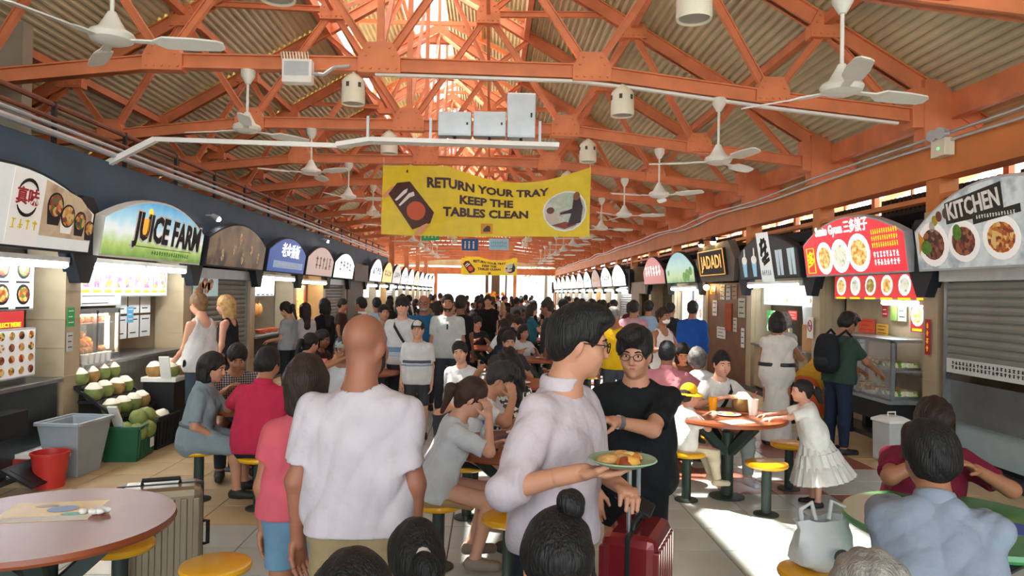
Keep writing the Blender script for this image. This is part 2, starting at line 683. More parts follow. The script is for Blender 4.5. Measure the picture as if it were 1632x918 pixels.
def build_sides():
    # right beam and columns
    o = MB().box(XR, XR + 0.26, -5, YEND, 3.28, 3.7).build('trim_1', M_ORANGE2)
    tag(o, 'long orange edge beam above the stall signs on the right', 'beam', None, 'structure')
    o = MB().box(XR + 0.06, XR + 0.2, -5, YEND, 3.04, 3.1).build('trim_2', M_ORANGE2)
    tag(o, 'thin ochre rail under the orange edge beam', 'rail', None, 'structure')
    cm = MB().box(0.03, 0.26, -0.13, 0.13, 2.9, 3.28)
    cm.box(0.03, 0.26, -0.13, 0.13, 2.2, 2.9)
    cme = cm.mesh('column', M_ORANGE2)
    hm = MB()
    hm.box(-0.02, 0.3, -0.11, 0.11, 3.7, 4.5)
    hm.box(-0.16, -0.02, -0.1, 0.1, 3.92, 4.4)
    hm.box(0.3, 0.7, -0.06, 0.06, 3.8, 4.3)
    hme = hm.mesh('truss_seat', M_ORANGE)
    cols = thing('wall_right', 'row of orange columns carrying the edge beam on the right', 'column', (XR, 0, 0), 0, None, 'structure')
    for k in range(-2, NT):
        y = TY0 - 0.2 + BAY * k
        link('column', cme, cols, (0, y, 0))
        link('truss_seat', hme, cols, (0, TY0 + BAY * k, 0))
    # dark slatted screen behind the right signs
    sc = MB()
    n = 0
    scr = thing('wall_right', 'dark slatted screen set back above the stalls on the right', 'screen', (6.3, 0, 0), 0, None, 'structure')
    for k in range(-1, NT):
        mb = MB()
        y0 = TY0 + BAY * k
        mb.box(0, 0.03, y0, y0 + BAY - 0.2, 2.3, 3.42)
        for i in range(24):
            yy = y0 + i * 0.12
            mb.box(-0.02, 0.0, yy, yy + 0.07, 2.3, 3.42)
        mb.build('slat_panel', M_DARK, scr)
        fr = MB()
        fr.box(-0.04, 0.04, y0 - 0.05, y0 + 0.05, 2.3, 4.2)
        fr.box(-0.03, 0.03, y0, y0 + BAY, 3.72, 3.8)
        fr.box(-0.015, 0.015, y0 + 1.0, y0 + 1.03, 3.4, 3.8)
        fr.box(-0.015, 0.015, y0 + 2.0, y0 + 2.03, 3.4, 3.8)
        fr.build('screen_frame', M_ORANGE, scr)
    # neighbouring orange roof seen through the gap
    nb = MB()
    for k in range(-1, NT):
        y0 = TY0 + BAY * k
        nb.bar((9.0, y0, 3.3), (13.0, y0, 5.6), 0.16, 0.2)
        nb.bar((9.0, y0, 3.3), (9.0, y0 + BAY, 3.3), 0.12, 0.2)
        nb.bar((9.0, y0, 3.3), (10.5, y0 + BAY, 4.6), 0.08, 0.08)
    o = nb.build('orange_frame', M_ORANGE)
    tag(o, 'orange steel of the next roof seen through the gap above the stalls', 'frame', None, 'structure')
    # left: fascia, stall roof, outer wall
    o = MB().box(XL - 0.12, XL, -5, 31.2, 2.2, 3.28).build('wall_left', M_NAVY)
    tag(o, 'dark slate blue fascia board above the stall signs on the left', 'fascia', None, 'structure')
    o = MB().box(-9.2, XL - 0.12, -5, 31.2, 3.15, 3.25).build('ceiling', M_DARK)
    tag(o, 'dark flat roof over the stalls on the left', 'stall roof', None, 'structure')
    o = MB().box(-9.3, -9.2, -5, 31.2, 0, 4.2).build('wall_left', M_CONC)
    tag(o, 'grey outer wall behind the stalls on the left', 'wall', None, 'structure')
    o = MB().box(-6.95, -6.75, 7.4, 9.4, 3.25, 4.9).box(-6.95, -5.9, 9.2, 9.4, 3.25, 5.15).build('wall_left', M_CONC)
    tag(o, 'grey concrete upstand under the roof slope on the left', 'wall', None, 'structure')
    r = thing('pipe_rail', 'grey pipes on dark posts running along the top of the left fascia', 'pipe', (XL, 0, 0), 0, None, 'structure')
    for z, x, rr, m in ((3.36, 0.05, 0.035, M_GREY), (3.56, -0.1, 0.025, mat('rusty_pipe', '#7d4a34', 0.6, var=0.2)), (3.72, -0.15, 0.03, mat('rusty_pipe', '#7d4a34', 0.6, var=0.2)), (3.46, 0.0, 0.02, M_GREY)):
        MB().cyl((x, -5, z), (x, 31, z), rr, None, 8).build('pipe', m, r, True)
    pm = MB().box(-0.16, -0.12, -0.02, 0.02, 3.25, 3.75).mesh('rail_post', M_BLACK)
    for i in range(24):
        link('rail_post', pm, r, (0, -4 + i * 1.45, 0))
    # conduits on the right beam
    c = thing('conduit', 'pair of grey sagging conduits along the orange edge beam', 'conduit', (XR, 0, 0), 0, None, 'structure')
    for j, (z, x) in enumerate(((3.76, -0.04), (3.66, -0.05))):
        pts = []
        for i in range(60):
            y = -3 + i * 1.0
            pts.append((x, y, z + 0.05 * math.sin(i * 1.03 + j) * (0.6 + 0.4 * math.sin(i * 0.37))))
        MB().tube(pts, 0.018, 6).build('pipe', M_GREY, c, True)
    # right outer wall and stall roof
    o = MB().box(8.6, 8.7, -5, YEND, 0, 3.0).build('wall_right', M_CONC)
    tag(o, 'grey back wall of the stalls on the right', 'wall', None, 'structure')
    o = MB().box(5.5, 8.7, -5, YEND, 2.98, 3.03).build('ceiling', M_DARK)
    tag(o, 'dark flat roof over the stalls on the right', 'stall roof', None, 'structure')
    # far end
    e = thing('wall_back', 'open far end of the hall with orange posts and beam', 'end frame', (0, YEND, 0), 0, None, 'structure')
    for x in (-8.0, -4.4, 2.0, 5.4):
        MB().box(x - 0.14, x + 0.14, -0.14, 0.14, 0, 3.35).build('post', M_ORANGE, e)
    MB().box(-9, 6, -0.15, 0.15, 3.3, 3.85).build('end_beam', M_ORANGE, e)
    MB().box(-9, 6, 0.3, 0.35, 4.0, 4.6).build('end_beam', M_SHEET, e)
    for i in range(12):
        MB().box(-7 + 0.25 * i, 4.4 - 0.25 * i, 0.0, 0.06, 4.5 + 0.3 * i, 4.6 + 0.3 * i).build('louvre', M_WHITE, e)
    for y in (34.0, 40.0, 46.0, 52.0):
        o = MB().box(-4.75, -4.5, y - 0.12, y + 0.12, 0, 4.6).build('trim_3', M_ORANGE)
        tag(o, 'orange post on the open left side beyond the stalls', 'post', 'posts on the open side', 'structure')


# ------------------------------------------------------------------ floor
M_TILE_W = mat('pale_grey_floor_tile', '#b9c0bd', 0.28, var=0.09, scale=2.2, spec=0.5)
M_TILE_B = mat('beige_floor_tile', '#c0a67c', 0.32, var=0.1, scale=2.2, spec=0.45)
M_TILE_R = mat('red_brown_floor_tile', '#8c5444', 0.32, var=0.12, scale=2.2, spec=0.45)
M_GROUT = mat('grey_grout', '#6f6c66', 0.9, var=0.1)
M_KERB = mat('dark_wet_kerb', '#3c3d3c', 0.35, var=0.2)


def tile_kind(cx, cy):
    if cx < -1.5 and cy > 5.5:
        return 1
    if cx > 4.2:
        return 1
    d = (abs(cx - 2.9) + abs(cy - 8.0))
    if cx > 1.2 and (0.9 < d < 1.6) and cy > 6.4:
        return 2
    if cx > 1.2 and abs(cx - 3.75) + abs(cy - 6.4) < 0.6:
        return 2
    if cy > 12 and (int(cx * 2 + 40) + int(cy * 2)) % 9 == 0:
        return 2
    return 0


def build_floor():
    fl = MB().box(-9.3, 8.7, -6, YEND + 4, -0.2, -0.006).build('floor', M_GROUT)
    tag(fl, 'tiled hall floor of pale grey, beige and red-brown squares', 'floor', None, 'structure')
    T = 0.5
    ms = (M_TILE_W, M_TILE_B, M_TILE_R)
    mes = []
    for m in ms:
        mb = MB()
        h = T / 2 - 0.004
        mb.add([(-h, -h, -0.006), (h, -h, -0.006), (h, h, -0.006), (-h, h, -0.006), (-h + .003, -h + .003, 0), (h - .003, -h + .003, 0), (h - .003, h - .003, 0), (-h + .003, h - .003, 0)],
               [(4, 5, 6, 7), (0, 1, 5, 4), (1, 2, 6, 5), (2, 3, 7, 6), (3, 0, 4, 7)])
        mes.append(mb.mesh('floor_tile', m))
    rest = MB()
    cells = []
    nx0, nx1 = int(-4.5 / T) , int(5.2 / T)
    for j in range(int(-3 / T), int(YEND / T)):
        for i in range(nx0 - 1, nx1 + 1):
            cx, cy = (i + 0.5) * T + 0.23, (j + 0.5) * T + 0.22
            x, y = to_px((cx, cy, 0)) if cy > 1 else (-999, -999)
            vis = -30 < x < 1660 and y < 960 and cy > 3
            cells.append((cx, cy, vis))
    near = sorted([c for c in cells if c[2]], key=lambda c: c[1])[:300]
    ns = set((c[0], c[1]) for c in near)
    for cx, cy, v in cells:
        k = tile_kind(cx, cy)
        if (cx, cy) in ns:
            link('floor_tile', mes[k], fl, (cx, cy, 0))
        else:
            h = T / 2 - 0.004
            rest.mat(k)
            rest.add([(cx - h, cy - h, 0), (cx + h, cy - h, 0), (cx + h, cy + h, 0), (cx - h, cy + h, 0)], [(0, 1, 2, 3)])
    o = rest.build('distant_tiling', list(ms), fl)
    o['kind'] = 'stuff'
    o = MB().box(XL - 0.25, XL - 0.02, -3, 31, -0.005, 0.05).build('trim_4', M_KERB)
    tag(o, 'dark wet kerb at the foot of the stalls on the left', 'kerb', None, 'structure')
    o = MB().box(XR - 0.1, XR + 0.3, -3, YEND, -0.005, 0.06).build('trim_5', M_KERB)
    tag(o, 'dark kerb at the foot of the stalls on the right', 'kerb', None, 'structure')
    g = MB().box(-80, 80, -60, 160, -0.6, -0.25).build('ground', mat('pale_paving', '#b8b4aa', 0.8))
    tag(g, 'pale paved ground outside the hall', 'ground', None, 'structure')


build_trusses()
build_roof()
build_sides()
build_floor()
# ================================================================== STALLS
WL, WR = 2.9, 3.0
YL0, YR0 = 4.9, 5.4
M_TUBE = mat('lit_fluorescent_tube', '#f2f8ff', 0.3, var=0, emit=30)
M_TUBEW = mat('lit_warm_tube', '#ffd9a8', 0.3, var=0, emit=36)
M_BULB = mat('lit_warm_bulb', '#ffd28a', 0.3, var=0, emit=30)
M_SHUT = mat('grey_shutter_slat', '#878983', 0.45, 0.35, var=0.1, scale=3)
M_INK = mat('black_ink', '#15161a', 0.6, var=0)
M_INKW = mat('white_ink_lit', '#ffffff', 0.5, var=0, emit=1.0)
M_INKWD = mat('white_ink', '#f2f2ee', 0.5, var=0)
M_INKY = mat('yellow_ink_lit', '#ffc21e', 0.5, var=0, emit=0.9)
M_INKR = mat('red_ink', '#b3262e', 0.5, var=0)
M_GOLD = mat('gilt_letters', '#e8a52c', 0.3, 0.6, var=0.1, emit=0.35)
M_FOOD1 = print_mat('printed_fried_food', ['#c8742a', '#e2a94e', '#8a3a1c', '#f0cf84', '#b85a22'], 26)
M_FOOD2 = print_mat('printed_red_stew', ['#b43b26', '#d98a3a', '#6e2417', '#e8c06a', '#4f7a2c'], 26)
M_FOOD3 = print_mat('printed_green_salad', ['#5b8a32', '#88ab4a', '#d8d2a0', '#b4502c', '#e4e0cc'], 26)
M_FOOD4 = print_mat('printed_steak', ['#5a2417', '#8c4630', '#3c1710', '#a8673f', '#74301d'], 22)
M_FOOD5 = print_mat('printed_dumplings', ['#e0c890', '#c89a50', '#f2e8cc', '#b98238'], 26)
M_FOODL = [print_mat('lit_food_print_a', ['#a8641e', '#d89a3c', '#ecc878', '#f4e2b0'], 16, emit=0.5, kind='noise'),
           print_mat('lit_food_print_b', ['#8a9a70', '#c4ccae', '#e4e4d4', '#f0eee2'], 16, emit=0.5, kind='noise'),
           print_mat('lit_food_print_c', ['#8a3a1c', '#c87a34', '#7c8a3c', '#e8cc88'], 16, emit=0.45, kind='noise'),
           print_mat('lit_drink_print', ['#f0b838', '#d85a6a', '#7ab85a', '#8a4a8c', '#f4e4b4'], 16, emit=0.8)]
M_PLATE = mat('printed_white_plate', '#f4f4f0', 0.4, var=0, emit=0.15)
M_PLATEL = mat('printed_white_plate_lit', '#ffffff', 0.4, var=0, emit=1.0)
M_TANWALL = mat('tan_wall_tile', '#a8977a', 0.4, var=0.12, scale=4)
M_BROWNW = mat('brown_timber_panel', '#7a5538', 0.5, var=0.2, scale=3)
M_PAPER = mat('white_paper', '#e6e6e0', 0.7, var=0.05)
M_PAPERG = mat('pale_grey_paper', '#c8ccc8', 0.7, var=0.05)
M_GLASS = mat('clear_glass', '#dfeaea', 0.04, var=0, alpha=0.16, spec=0.6)
M_BRACK = mat('dark_navy_bracket', '#20262d', 0.6, var=0.1)


def frame_of(side, i):
    if side == 'L':
        return (Vector((XL, YL0 + WL * i, 0)), PI / 2, WL)
    return (Vector((XR, YR0 + WR * (i + 1), 0)), -PI / 2, WR)

def W_(fr, x, y, z):
    o, rz, w = fr
    c, s = math.cos(rz), math.sin(rz)
    return Vector((o.x + c * x - s * y, o.y + s * x + c * y, o.z + z))

def fthing(fr, name, label, cat, x, y, z, group=None, rz=0.0, tilt=0.0):
    t = thing(name, label, cat, W_(fr, x, y, z), fr[1] + rz, group)
    if tilt:
        t.rotation_euler = (Matrix.Rotation(fr[1] + rz, 3, 'Z') @ Matrix.Rotation(tilt, 3, 'X')).to_euler()
    return t

def arch(w, side=0.44, peak=0.74, n=14, inset=0.0):
    p = [(inset, inset), (w - inset, inset), (w - inset, side - inset * 0.6)]
    for i in range(1, n):
        x = w - inset - (w - 2 * inset) * i / n
        t = 2 * (x / w) - 1
        p.append((x, side - inset + (peak - side) * (1 - t * t)))
    p.append((inset, side - inset * 0.6))
    return p

def lit(name, col, e):
    return mat(name, col, 0.4, var=0.03, emit=e)

def gradient_mat(name, stops, z0, z1, emit, axis='Z'):
    if name in MATS:
        return MATS[name]
    m = bpy.data.materials.new(name)
    m.use_nodes = True
    nt = m.node_tree
    b = nt.nodes['Principled BSDF']
    b.inputs['Roughness'].default_value = 0.4
    tc = nt.nodes.new('ShaderNodeTexCoord')
    sep = nt.nodes.new('ShaderNodeSeparateXYZ')
    nt.links.new(tc.outputs['Object'], sep.inputs[0])
    nz = nt.nodes.new('ShaderNodeTexNoise')
    nz.inputs['Scale'].default_value = 5
    nt.links.new(tc.outputs['Object'], nz.inputs['Vector'])
    mp = nt.nodes.new('ShaderNodeMapRange')
    mp.inputs['From Min'].default_value = z0
    mp.inputs['From Max'].default_value = z1
    nt.links.new(sep.outputs[axis], mp.inputs['Value'])
    ad = nt.nodes.new('ShaderNodeMath')
    ad.operation = 'MULTIPLY_ADD'
    ad.inputs[1].default_value = 0.3
    nt.links.new(nz.outputs['Fac'], ad.inputs[0])
    nt.links.new(mp.outputs[0], ad.inputs[2])
    sb = nt.nodes.new('ShaderNodeMath')
    sb.operation = 'SUBTRACT'
    sb.inputs[1].default_value = 0.15
    nt.links.new(ad.outputs[0], sb.inputs[0])
    r = nt.nodes.new('ShaderNodeValToRGB')
    els = r.color_ramp.elements
    for i, (p, c) in enumerate(stops):
        e = els[i] if i < 2 else els.new(p)
        e.position = p
        e.color = rgb(c) + (1,)
    nt.links.new(sb.outputs[0], r.inputs['Fac'])
    nt.links.new(r.outputs['Color'], b.inputs['Base Color'])
    nt.links.new(r.outputs['Color'], b.inputs['Emission Color'])
    b.inputs['Emission Strength'].default_value = emit
    MATS[name] = m
    return m


def sign_base(fr, label, face, w=None, name='shop_sign', side=0.44, peak=0.74, trim=None, z=2.2, group=None):
    w = w or fr[2] - 0.2
    t = fthing(fr, name, label, 'sign', 0.1, -0.02, z, group, tilt=0.14)
    MB().prism(arch(w, side, peak), -0.16, -0.06).build('sign_box', trim or M_BRACK, t)
    MB().prism(arch(w, side, peak, inset=0.025), -0.168, -0.16).build('sign_face', face, t)
    return t, w

FY = -0.168  # front of a sign face

def plate(t, x, z, r, food, pm, rz=None, name='printed_plate'):
    rz = rz or r
    p = MB().disc(x, z, r, rz, FY - 0.003, FY, 20).build(name, pm, t)
    MB().disc(x, z, r * 0.74, rz * 0.7, FY - 0.006, FY - 0.003, 16).build('printed_food', food, p)

def tube_light(fr, x, y, z, ln, label, warm=False, group='stall tube lights'):
    t = fthing(fr, 'tube_light', label, 'tube light', x, y, z, group)
    MB().box(0, ln, -0.03, 0.03, 0.03, 0.08).build('light_housing', M_WHITE, t)
    MB().cyl((0.03, 0, 0.005), (ln - 0.03, 0, 0.0), 0.034, None, 10).build('glowing_tube', M_TUBEW if warm else M_TUBE, t, True)
    for x0 in (0.0, ln - 0.03):
        MB().box(x0, x0 + 0.03, -0.025, 0.025, -0.02, 0.03).build('tube_holder', M_WHITE, t)
    return t

def shutter(fr, x0, x1, z0, z1, y, label, slat=0.085, detail=True, full=False):
    t = fthing(fr, 'roller_shutter', label, 'shutter', x0, y, z0)
    w = x1 - x0
    n = max(3, int((z1 - z0 - 0.1) / slat))
    h = (z1 - z0 - 0.1) / n
    sm = MB()
    prof = [(0.0, 0.0), (-0.012, h * 0.2), (-0.016, h * 0.5), (-0.012, h * 0.8), (0.0, h * 0.96), (0.004, h)]
    vs, fs = [], []
    for yy, zz in prof:
        vs += [(0.03, yy, zz), (w - 0.03, yy, zz)]
    fs = [(2 * k, 2 * k + 1, 2 * k + 3, 2 * k + 2) for k in range(len(prof) - 1)]
    sm.add(vs, fs)
    sm.box(0.03, w - 0.03, 0.004, 0.012, 0, h)
    me = sm.mesh('slat', M_SHUT)
    if detail:
        for i in range(n):
            link('slat', me, t, (0, 0, 0.1 + i * h))
    else:
        c = MB()
        for i in range(n):
            c.add([(a, b, cc + 0.1 + i * h) for a, b, cc in sm.v], sm.f)
        c.build('slats', M_SHUT, t)['kind'] = 'stuff'
    MB().box(0.03, w - 0.03, -0.02, 0.02, 0.0, 0.1).build('bottom_bar', M_GREY, t)
    for xx in (0.0, w - 0.05):
        MB().box(xx, xx + 0.05, -0.03, 0.05, (-z0 if full else 0.0), z1 - z0).build('guide_rail', M_STEEL, t)
    MB().box(-0.02, w + 0.02, -0.08, 0.1, z1 - z0, z1 - z0 + 0.16).build('shutter_box', M_GREY, t)
    return t

def menu_panel(fr, x0, x1, z0, z1, y, label, face, rows, cols, foods, plates=None, r=0.8, group=None, caption=True, round_=True):
    t = fthing(fr, 'menu_board', label, 'menu board', x0, y, z0, group)
    w, h = x1 - x0, z1 - z0
    MB().box(0, w, 0.0, 0.05, 0, h).build('board', face, t)
    MB().box(-0.015, w + 0.015, 0.005, 0.055, -0.015, h + 0.015).build('board_frame', M_GREY, t)
    cw, ch = w / cols, h / rows
    k = 0
    for j in range(rows):
        for i in range(cols):
            cx, cz = (i + 0.5) * cw, h - (j + 0.45) * ch
            rr = min(cw, ch) * 0.5 * r
            p = MB().disc(cx, cz, rr, rr, -0.004, 0.0, 14).build('printed_plate', plates, t) if plates else None
            if round_:
                MB().disc(cx, cz, rr * 0.78, rr * 0.74, -0.007, -0.004, 12).build('printed_food', foods[k % len(foods)], p or t)
            else:
                MB().prism([(cx - rr * 0.5, cz - rr), (cx + rr * 0.5, cz - rr), (cx + rr * 0.7, cz + rr), (cx - rr * 0.7, cz + rr)], -0.006, 0.0).build('printed_food', foods[k % len(foods)], p or t)
            if caption:
                MB().box(cx - cw * 0.36, cx + cw * 0.3, -0.004, 0.0, cz - rr - ch * 0.16, cz - rr - ch * 0.08).build('caption_bar', M_INK if caption != 'y' else M_INKY, t)
            k += 1
    return t

def paper(fr, x, z, w, h, y, label, m=None, name='notice', lines=3, cat='notice', ink=None):
    t = fthing(fr, name, label, cat, x, y, z)
    MB().box(0, w, -0.004, 0, 0, h).build('sheet', m or M_PAPER, t)
    if lines:
        mb = MB()
        for i in range(lines):
            zz = h * (0.8 - 0.6 * i / max(lines - 1, 1))
            mb.box(w * 0.15, w * (0.85 - 0.15 * (i % 2)), -0.006, -0.004, zz, zz + h * 0.05)
        mb.build('print', ink or M_INK, t)
    return t

def counter(fr, x0, x1, z, label, d0=0.0, d1=0.62, body=None):
    t = fthing(fr, 'stall_counter', label, 'counter', x0, d0, 0)
    w = x1 - x0
    MB().box(0, w, -0.04, d1 - d0, z - 0.04, z).build('worktop', M_STEEL, t, bevel=0.006)
    MB().box(0.02, w - 0.02, 0.02, d1 - d0, 0.12, z - 0.04).build('front_panel', body or M_STEEL, t)
    MB().box(0.04, w - 0.04, 0.06, d1 - d0, 0.0, 0.12).build('plinth', M_BLACK, t)
    return t

ORD = ['first', 'second', 'third', 'fourth', 'fifth', 'sixth', 'seventh', 'eighth', 'ninth', 'tenth', 'eleventh', 'twelfth', 'thirteenth', 'fourteenth', 'fifteenth', 'sixteenth', 'seventeenth', 'eighteenth', 'nineteenth']

# ---- shells: pillars, back walls, floors
def shells():
    pm = {}
    for side, n in (('L', 17), ('R', 17)):
        w = WL if side == 'L' else WR
        word = 'left' if side == 'L' else 'right'
        t = thing('stall_partition', 'tan tiled pillars and partitions between the stalls on the %s' % word, 'partition', (0, 0, 0), 0, None, 'structure')
        pil = MB()
        pil.box(-0.14, 0.14, 0.02, 0.42, 0, 2.9)
        for z in [0.3 * k for k in range(1, 10)]:
            pil.box(-0.145, 0.145, 0.015, 0.425, z - 0.004, z + 0.004)
        pil.box(0.14, 0.17, 0.1, 0.2, 0, 2.9)
        me = pil.mesh('pillar', M_TAN)
        dv = MB().box(-0.03, 0.03, 0.42, 2.5, 0, 2.9).mesh('partition', M_TANWALL)
        bk = MB().box(0, w, 2.5, 2.56, 0, 2.9).mesh('back_panel', M_TANWALL)
        fm = MB().box(0, w, 0.1, 2.5, 0, 0.04).mesh('stall_floor', M_CONC)
        for i in range(-1, n + 1):
            fr = frame_of(side, i)
            for nm, m_ in (('pillar', me), ('partition', dv), ('back_panel', bk), ('stall_floor', fm)):
                o = link(nm, m_, t, W_(fr, 0, 0, 0), (0, 0, fr[1]))
        # bracket wedges between the signs
        bm = MB()
        bm.prism([(-0.24, 0.0), (0.24, 0.0), (0.2, 0.5), (0.1, 0.62), (-0.1, 0.62), (-0.2, 0.5)], -0.12, 0.05)
        bm.prism([(-0.08, -0.3), (0.08, -0.3), (0.24, 0.0), (-0.24, 0.0)], -0.1, 0.05)
        bme = bm.mesh('sign_bracket', M_BRACK)
        for i in range(0, n + 1):
            fr = frame_of(side, i)
            link('sign_bracket', bme, t, W_(fr, 0, 0, 2.18), (0, 0, fr[1]))
        hd = MB().box(0, w, -0.02, 0.06, 2.9, 3.0).mesh('header', M_BRACK)

shells()

# ---- L0 : rice bowl stall
f = frame_of('L', 0)
t, w = sign_base(f, 'white arched food stall sign with round 真味 logo and four bowls', mat('white_sign_print', '#dfe6e6', 0.4, var=0.04, emit=0.22))
MB().prism([(1.36, 0.03), (1.8, 0.03), (1.8, 0.66), (1.36, 0.7)], FY - 0.002, FY).build('logo_panel', M_PLATE, t)
MB().prism([(1.815, 0.14), (w - 0.05, 0.14), (w - 0.06, 0.42), (2.4, 0.56), (1.815, 0.66)], FY - 0.002, FY).build('photo_panel', print_mat('printed_table_top', ['#b9a184', '#cdb999', '#a48a6c'], 3, kind='noise', emit=0.15), t)
ring = []
for k in range(2):
    mb = MB()
    a0 = 0.5 + k * PI
    pts = [(1.58 + 0.15 * math.cos(a0 + q * 0.24), FY - 0.005, 0.46 + 0.16 * math.sin(a0 + q * 0.24)) for q in range(10)]
    mb.tube(pts, [0.004 + 0.013 * math.sin(PI * q / 9) for q in range(10)], 6)
    mb.build('logo_ring', M_INK, t)
text_obj('真味', 0.16, M_INKR, t, (1.58, FY - 0.004, 0.46), 'logo_lettering', 0.004)
scribble(t, 1.58, 0.22, 0.4, 0.12, mat('printed_yellow', '#d8c02a', 0.5, var=0, emit=0.1), 15, 4, y=FY - 0.002, name='subtitle_lettering')
for k, (x, z, r, fd) in enumerate(((2.0, 0.44, 0.125, M_FOOD2), (2.22, 0.36, 0.115, M_FOOD1), (2.44, 0.33, 0.1, M_FOOD2), (2.62, 0.27, 0.08, M_FOOD1))):
    p = MB().prism([(x - r, z), (x + r, z), (x + r * 0.7, z - r * 1.5), (x - r * 0.7, z - r * 1.5)], FY - 0.004, FY - 0.002).build('printed_bowl', M_PLATE if k == 1 else M_BLACK, t)
    MB().disc(x, z, r, r, FY - 0.006, FY - 0.003, 18).build('bowl_rim', M_BLACK, p)
    MB().disc(x, z, r * 0.85, r * 0.85, FY - 0.009, FY - 0.006, 16).build('printed_food', fd, p)
tube_light(f, 0.9, -0.05, 2.06, 1.75, 'bright white tube light under the bowl sign by the pillar', group=None)
menu_panel(f, 0.6, 2.45, 1.62, 2.12, 0.16, 'lit white menu board of rice bowls behind the bright tube', lit('menu_white_lit', '#d8e2e6', 0.2), 2, 6, [M_FOOD5, M_FOOD1, M_FOOD2], M_BLACK, caption=True)
p = fthing(f, 'promo_strip', 'yellow and red promotion strip under the lit rice bowl menu', 'poster', 1.2, 0.1, 1.47)
MB().box(0, 0.5, 0, 0.01, 0, 0.12).build('yellow_half', mat('promo_yellow', '#e8c030', 0.5, var=0, emit=0.1), p)
MB().box(0.5, 1.02, 0, 0.01, -0.03, 0.13).build('red_half', mat('promo_red', '#c83838', 0.5, var=0, emit=0.1), p)
text_obj('COLLECT HERE', 0.06, M_INKY, p, (0.76, -0.003, 0.0), 'lettering', 0.001, width=0.42)
menu_panel(f, 1.05, 2.32, 0.98, 1.42, 0.05, 'framed white menu standing on the counter with rows of dishes', mat('menu_white', '#e4e6e4', 0.4, var=0.03, emit=0.15), 4, 9, [M_FOOD1, M_FOOD2, M_FOOD5, M_FOOD4], None, r=0.95, caption=False)
counter(f, 0.0, 2.72, 0.9, 'steel counter with dark front below the framed dish menu', d0=0.03, d1=0.7, body=mat('blue_grey_steel', '#4d5659', 0.35, 0.6, var=0.12))
o = MB().box(0, 0.5, 0, 0.3, 0, 0.3).box(0.05, 0.45, -0.02, 0.0, 0.05, 0.12).build('card_reader_box', M_BLACK, None, bevel=0.02)
o.location = W_(f, 0.5, 0.08, 0.9)
o.rotation_euler = (0, 0, f[1])
tag(o, 'black plastic tray box at the near end of the steel counter', 'box')
o = MB().box(0, 0.7, 0, 0.18, 0, 0.22).build('shelf_box', M_BLACK)
o.location = W_(f, 1.2, -0.16, 0.48)
o.rotation_euler = (0, 0, f[1])
# bracketed to the counter front
o.parent = None
tag(o, 'black bin fixed to the counter front of the rice bowl stall', 'bin')
b = fthing(f, 'rice_sack', 'stacked red and white packets on the kerb by the red bucket', 'packet', 2.0, -0.16, 0.05)
MB().box(0, 0.55, -0.02, 0.3, 0, 0.06).build('white_packet', M_PAPER, b)
MB().box(0.02, 0.5, 0.0, 0.28, 0.06, 0.16).build('red_packet', mat('red_packet', '#a83a36', 0.5), b)
MB().box(0.05, 0.5, 0.02, 0.26, 0.16, 0.2).build('white_packet', M_PAPER, b)
o = MB().box(0, 0.42, 0, 0.32, 0, 0.02).box(0.06, 0.36, 0.05, 0.27, 0.02, 0.024).build('dust_pan', M_BLACK)
o.location = W_(f, 1.55, -0.42, 0.06)
o.rotation_euler = (0.5, 0, f[1])
tag(o, 'black framed tray leaning against the foot of the left counter', 'tray')
paper(f, 2.76, 1.42, 0.13, 0.2, 0.0, 'small green notice on the pillar beside the juice stall', mat('green_notice', '#2e9a50', 0.5, var=0, emit=0.1), ink=M_INKWD)
paper(f, 2.76, 1.16, 0.11, 0.2, 0.0, 'small pale notice on the pillar under the green one', M_PAPERG)

# ---- L1 : JUICE FARM
f = frame_of('L', 1)
sky = gradient_mat('sky_and_grass_print', [(0.0, '#5d8f3a'), (0.22, '#a9c66a'), (0.42, '#e4f0ee'), (0.62, '#9fd0e6'), (1.0, '#3f9fd0')], 0.0, 0.74, 0.42)
t, w = sign_base(f, 'arched sky blue and grass green JUICE FARM sign', sky, trim=M_WHITE)
text_obj('JUICE FARM', 0.46, M_INKWD, t, (1.62, FY - 0.001, 0.36), 'lettering_outline', 0.03, width=1.96, rot=-0.03)
text_obj('JUICE FARM', 0.44, M_INK, t, (1.62, FY - 0.005, 0.36), 'lettering', 0.016, width=1.9, rot=-0.03)
MB().prism([(0.85, 0.28), (0.98, 0.28), (1.0, 0.5), (0.83, 0.5)], FY - 0.008, FY - 0.005).build('printed_glass', lit('orange_juice_print', '#f0a830', 0.5), t)
MB().disc(0.99, 0.58, 0.05, 0.05, FY - 0.008, FY - 0.005, 14).build('printed_lemon', lit('lemon_print', '#f2d23a', 0.5), t)
MB().box(0.6, 2.3, FY - 0.003, FY, 0.155, 0.163).build('underline', M_INK, t)
scribble(t, 1.7, 0.1, 1.1, 0.07, mat('grass_ink', '#4a7a32', 0.5, var=0, emit=0.1), 3, 16, name='subtitle_lettering')
tube_light(f, 0.15, -0.05, 2.08, 1.25, 'nearer white tube light under the JUICE FARM sign', group=None)
tube_light(f, 1.42, -0.05, 2.08, 1.2, 'farther white tube light under the JUICE FARM sign', group=None)
menu_panel(f, 0.2, 2.62, 1.74, 2.14, 0.2, 'lit pale blue drinks menu under the JUICE FARM sign', lit('drink_menu_lit', '#c2dfe8', 0.22), 1, 10, [M_FOODL[3]], None, r=1.0, caption='y', round_=False)
counter(f, 0.2, 2.7, 0.98, 'steel juice stall counter carrying the heated display case', d0=0.05, d1=0.75)
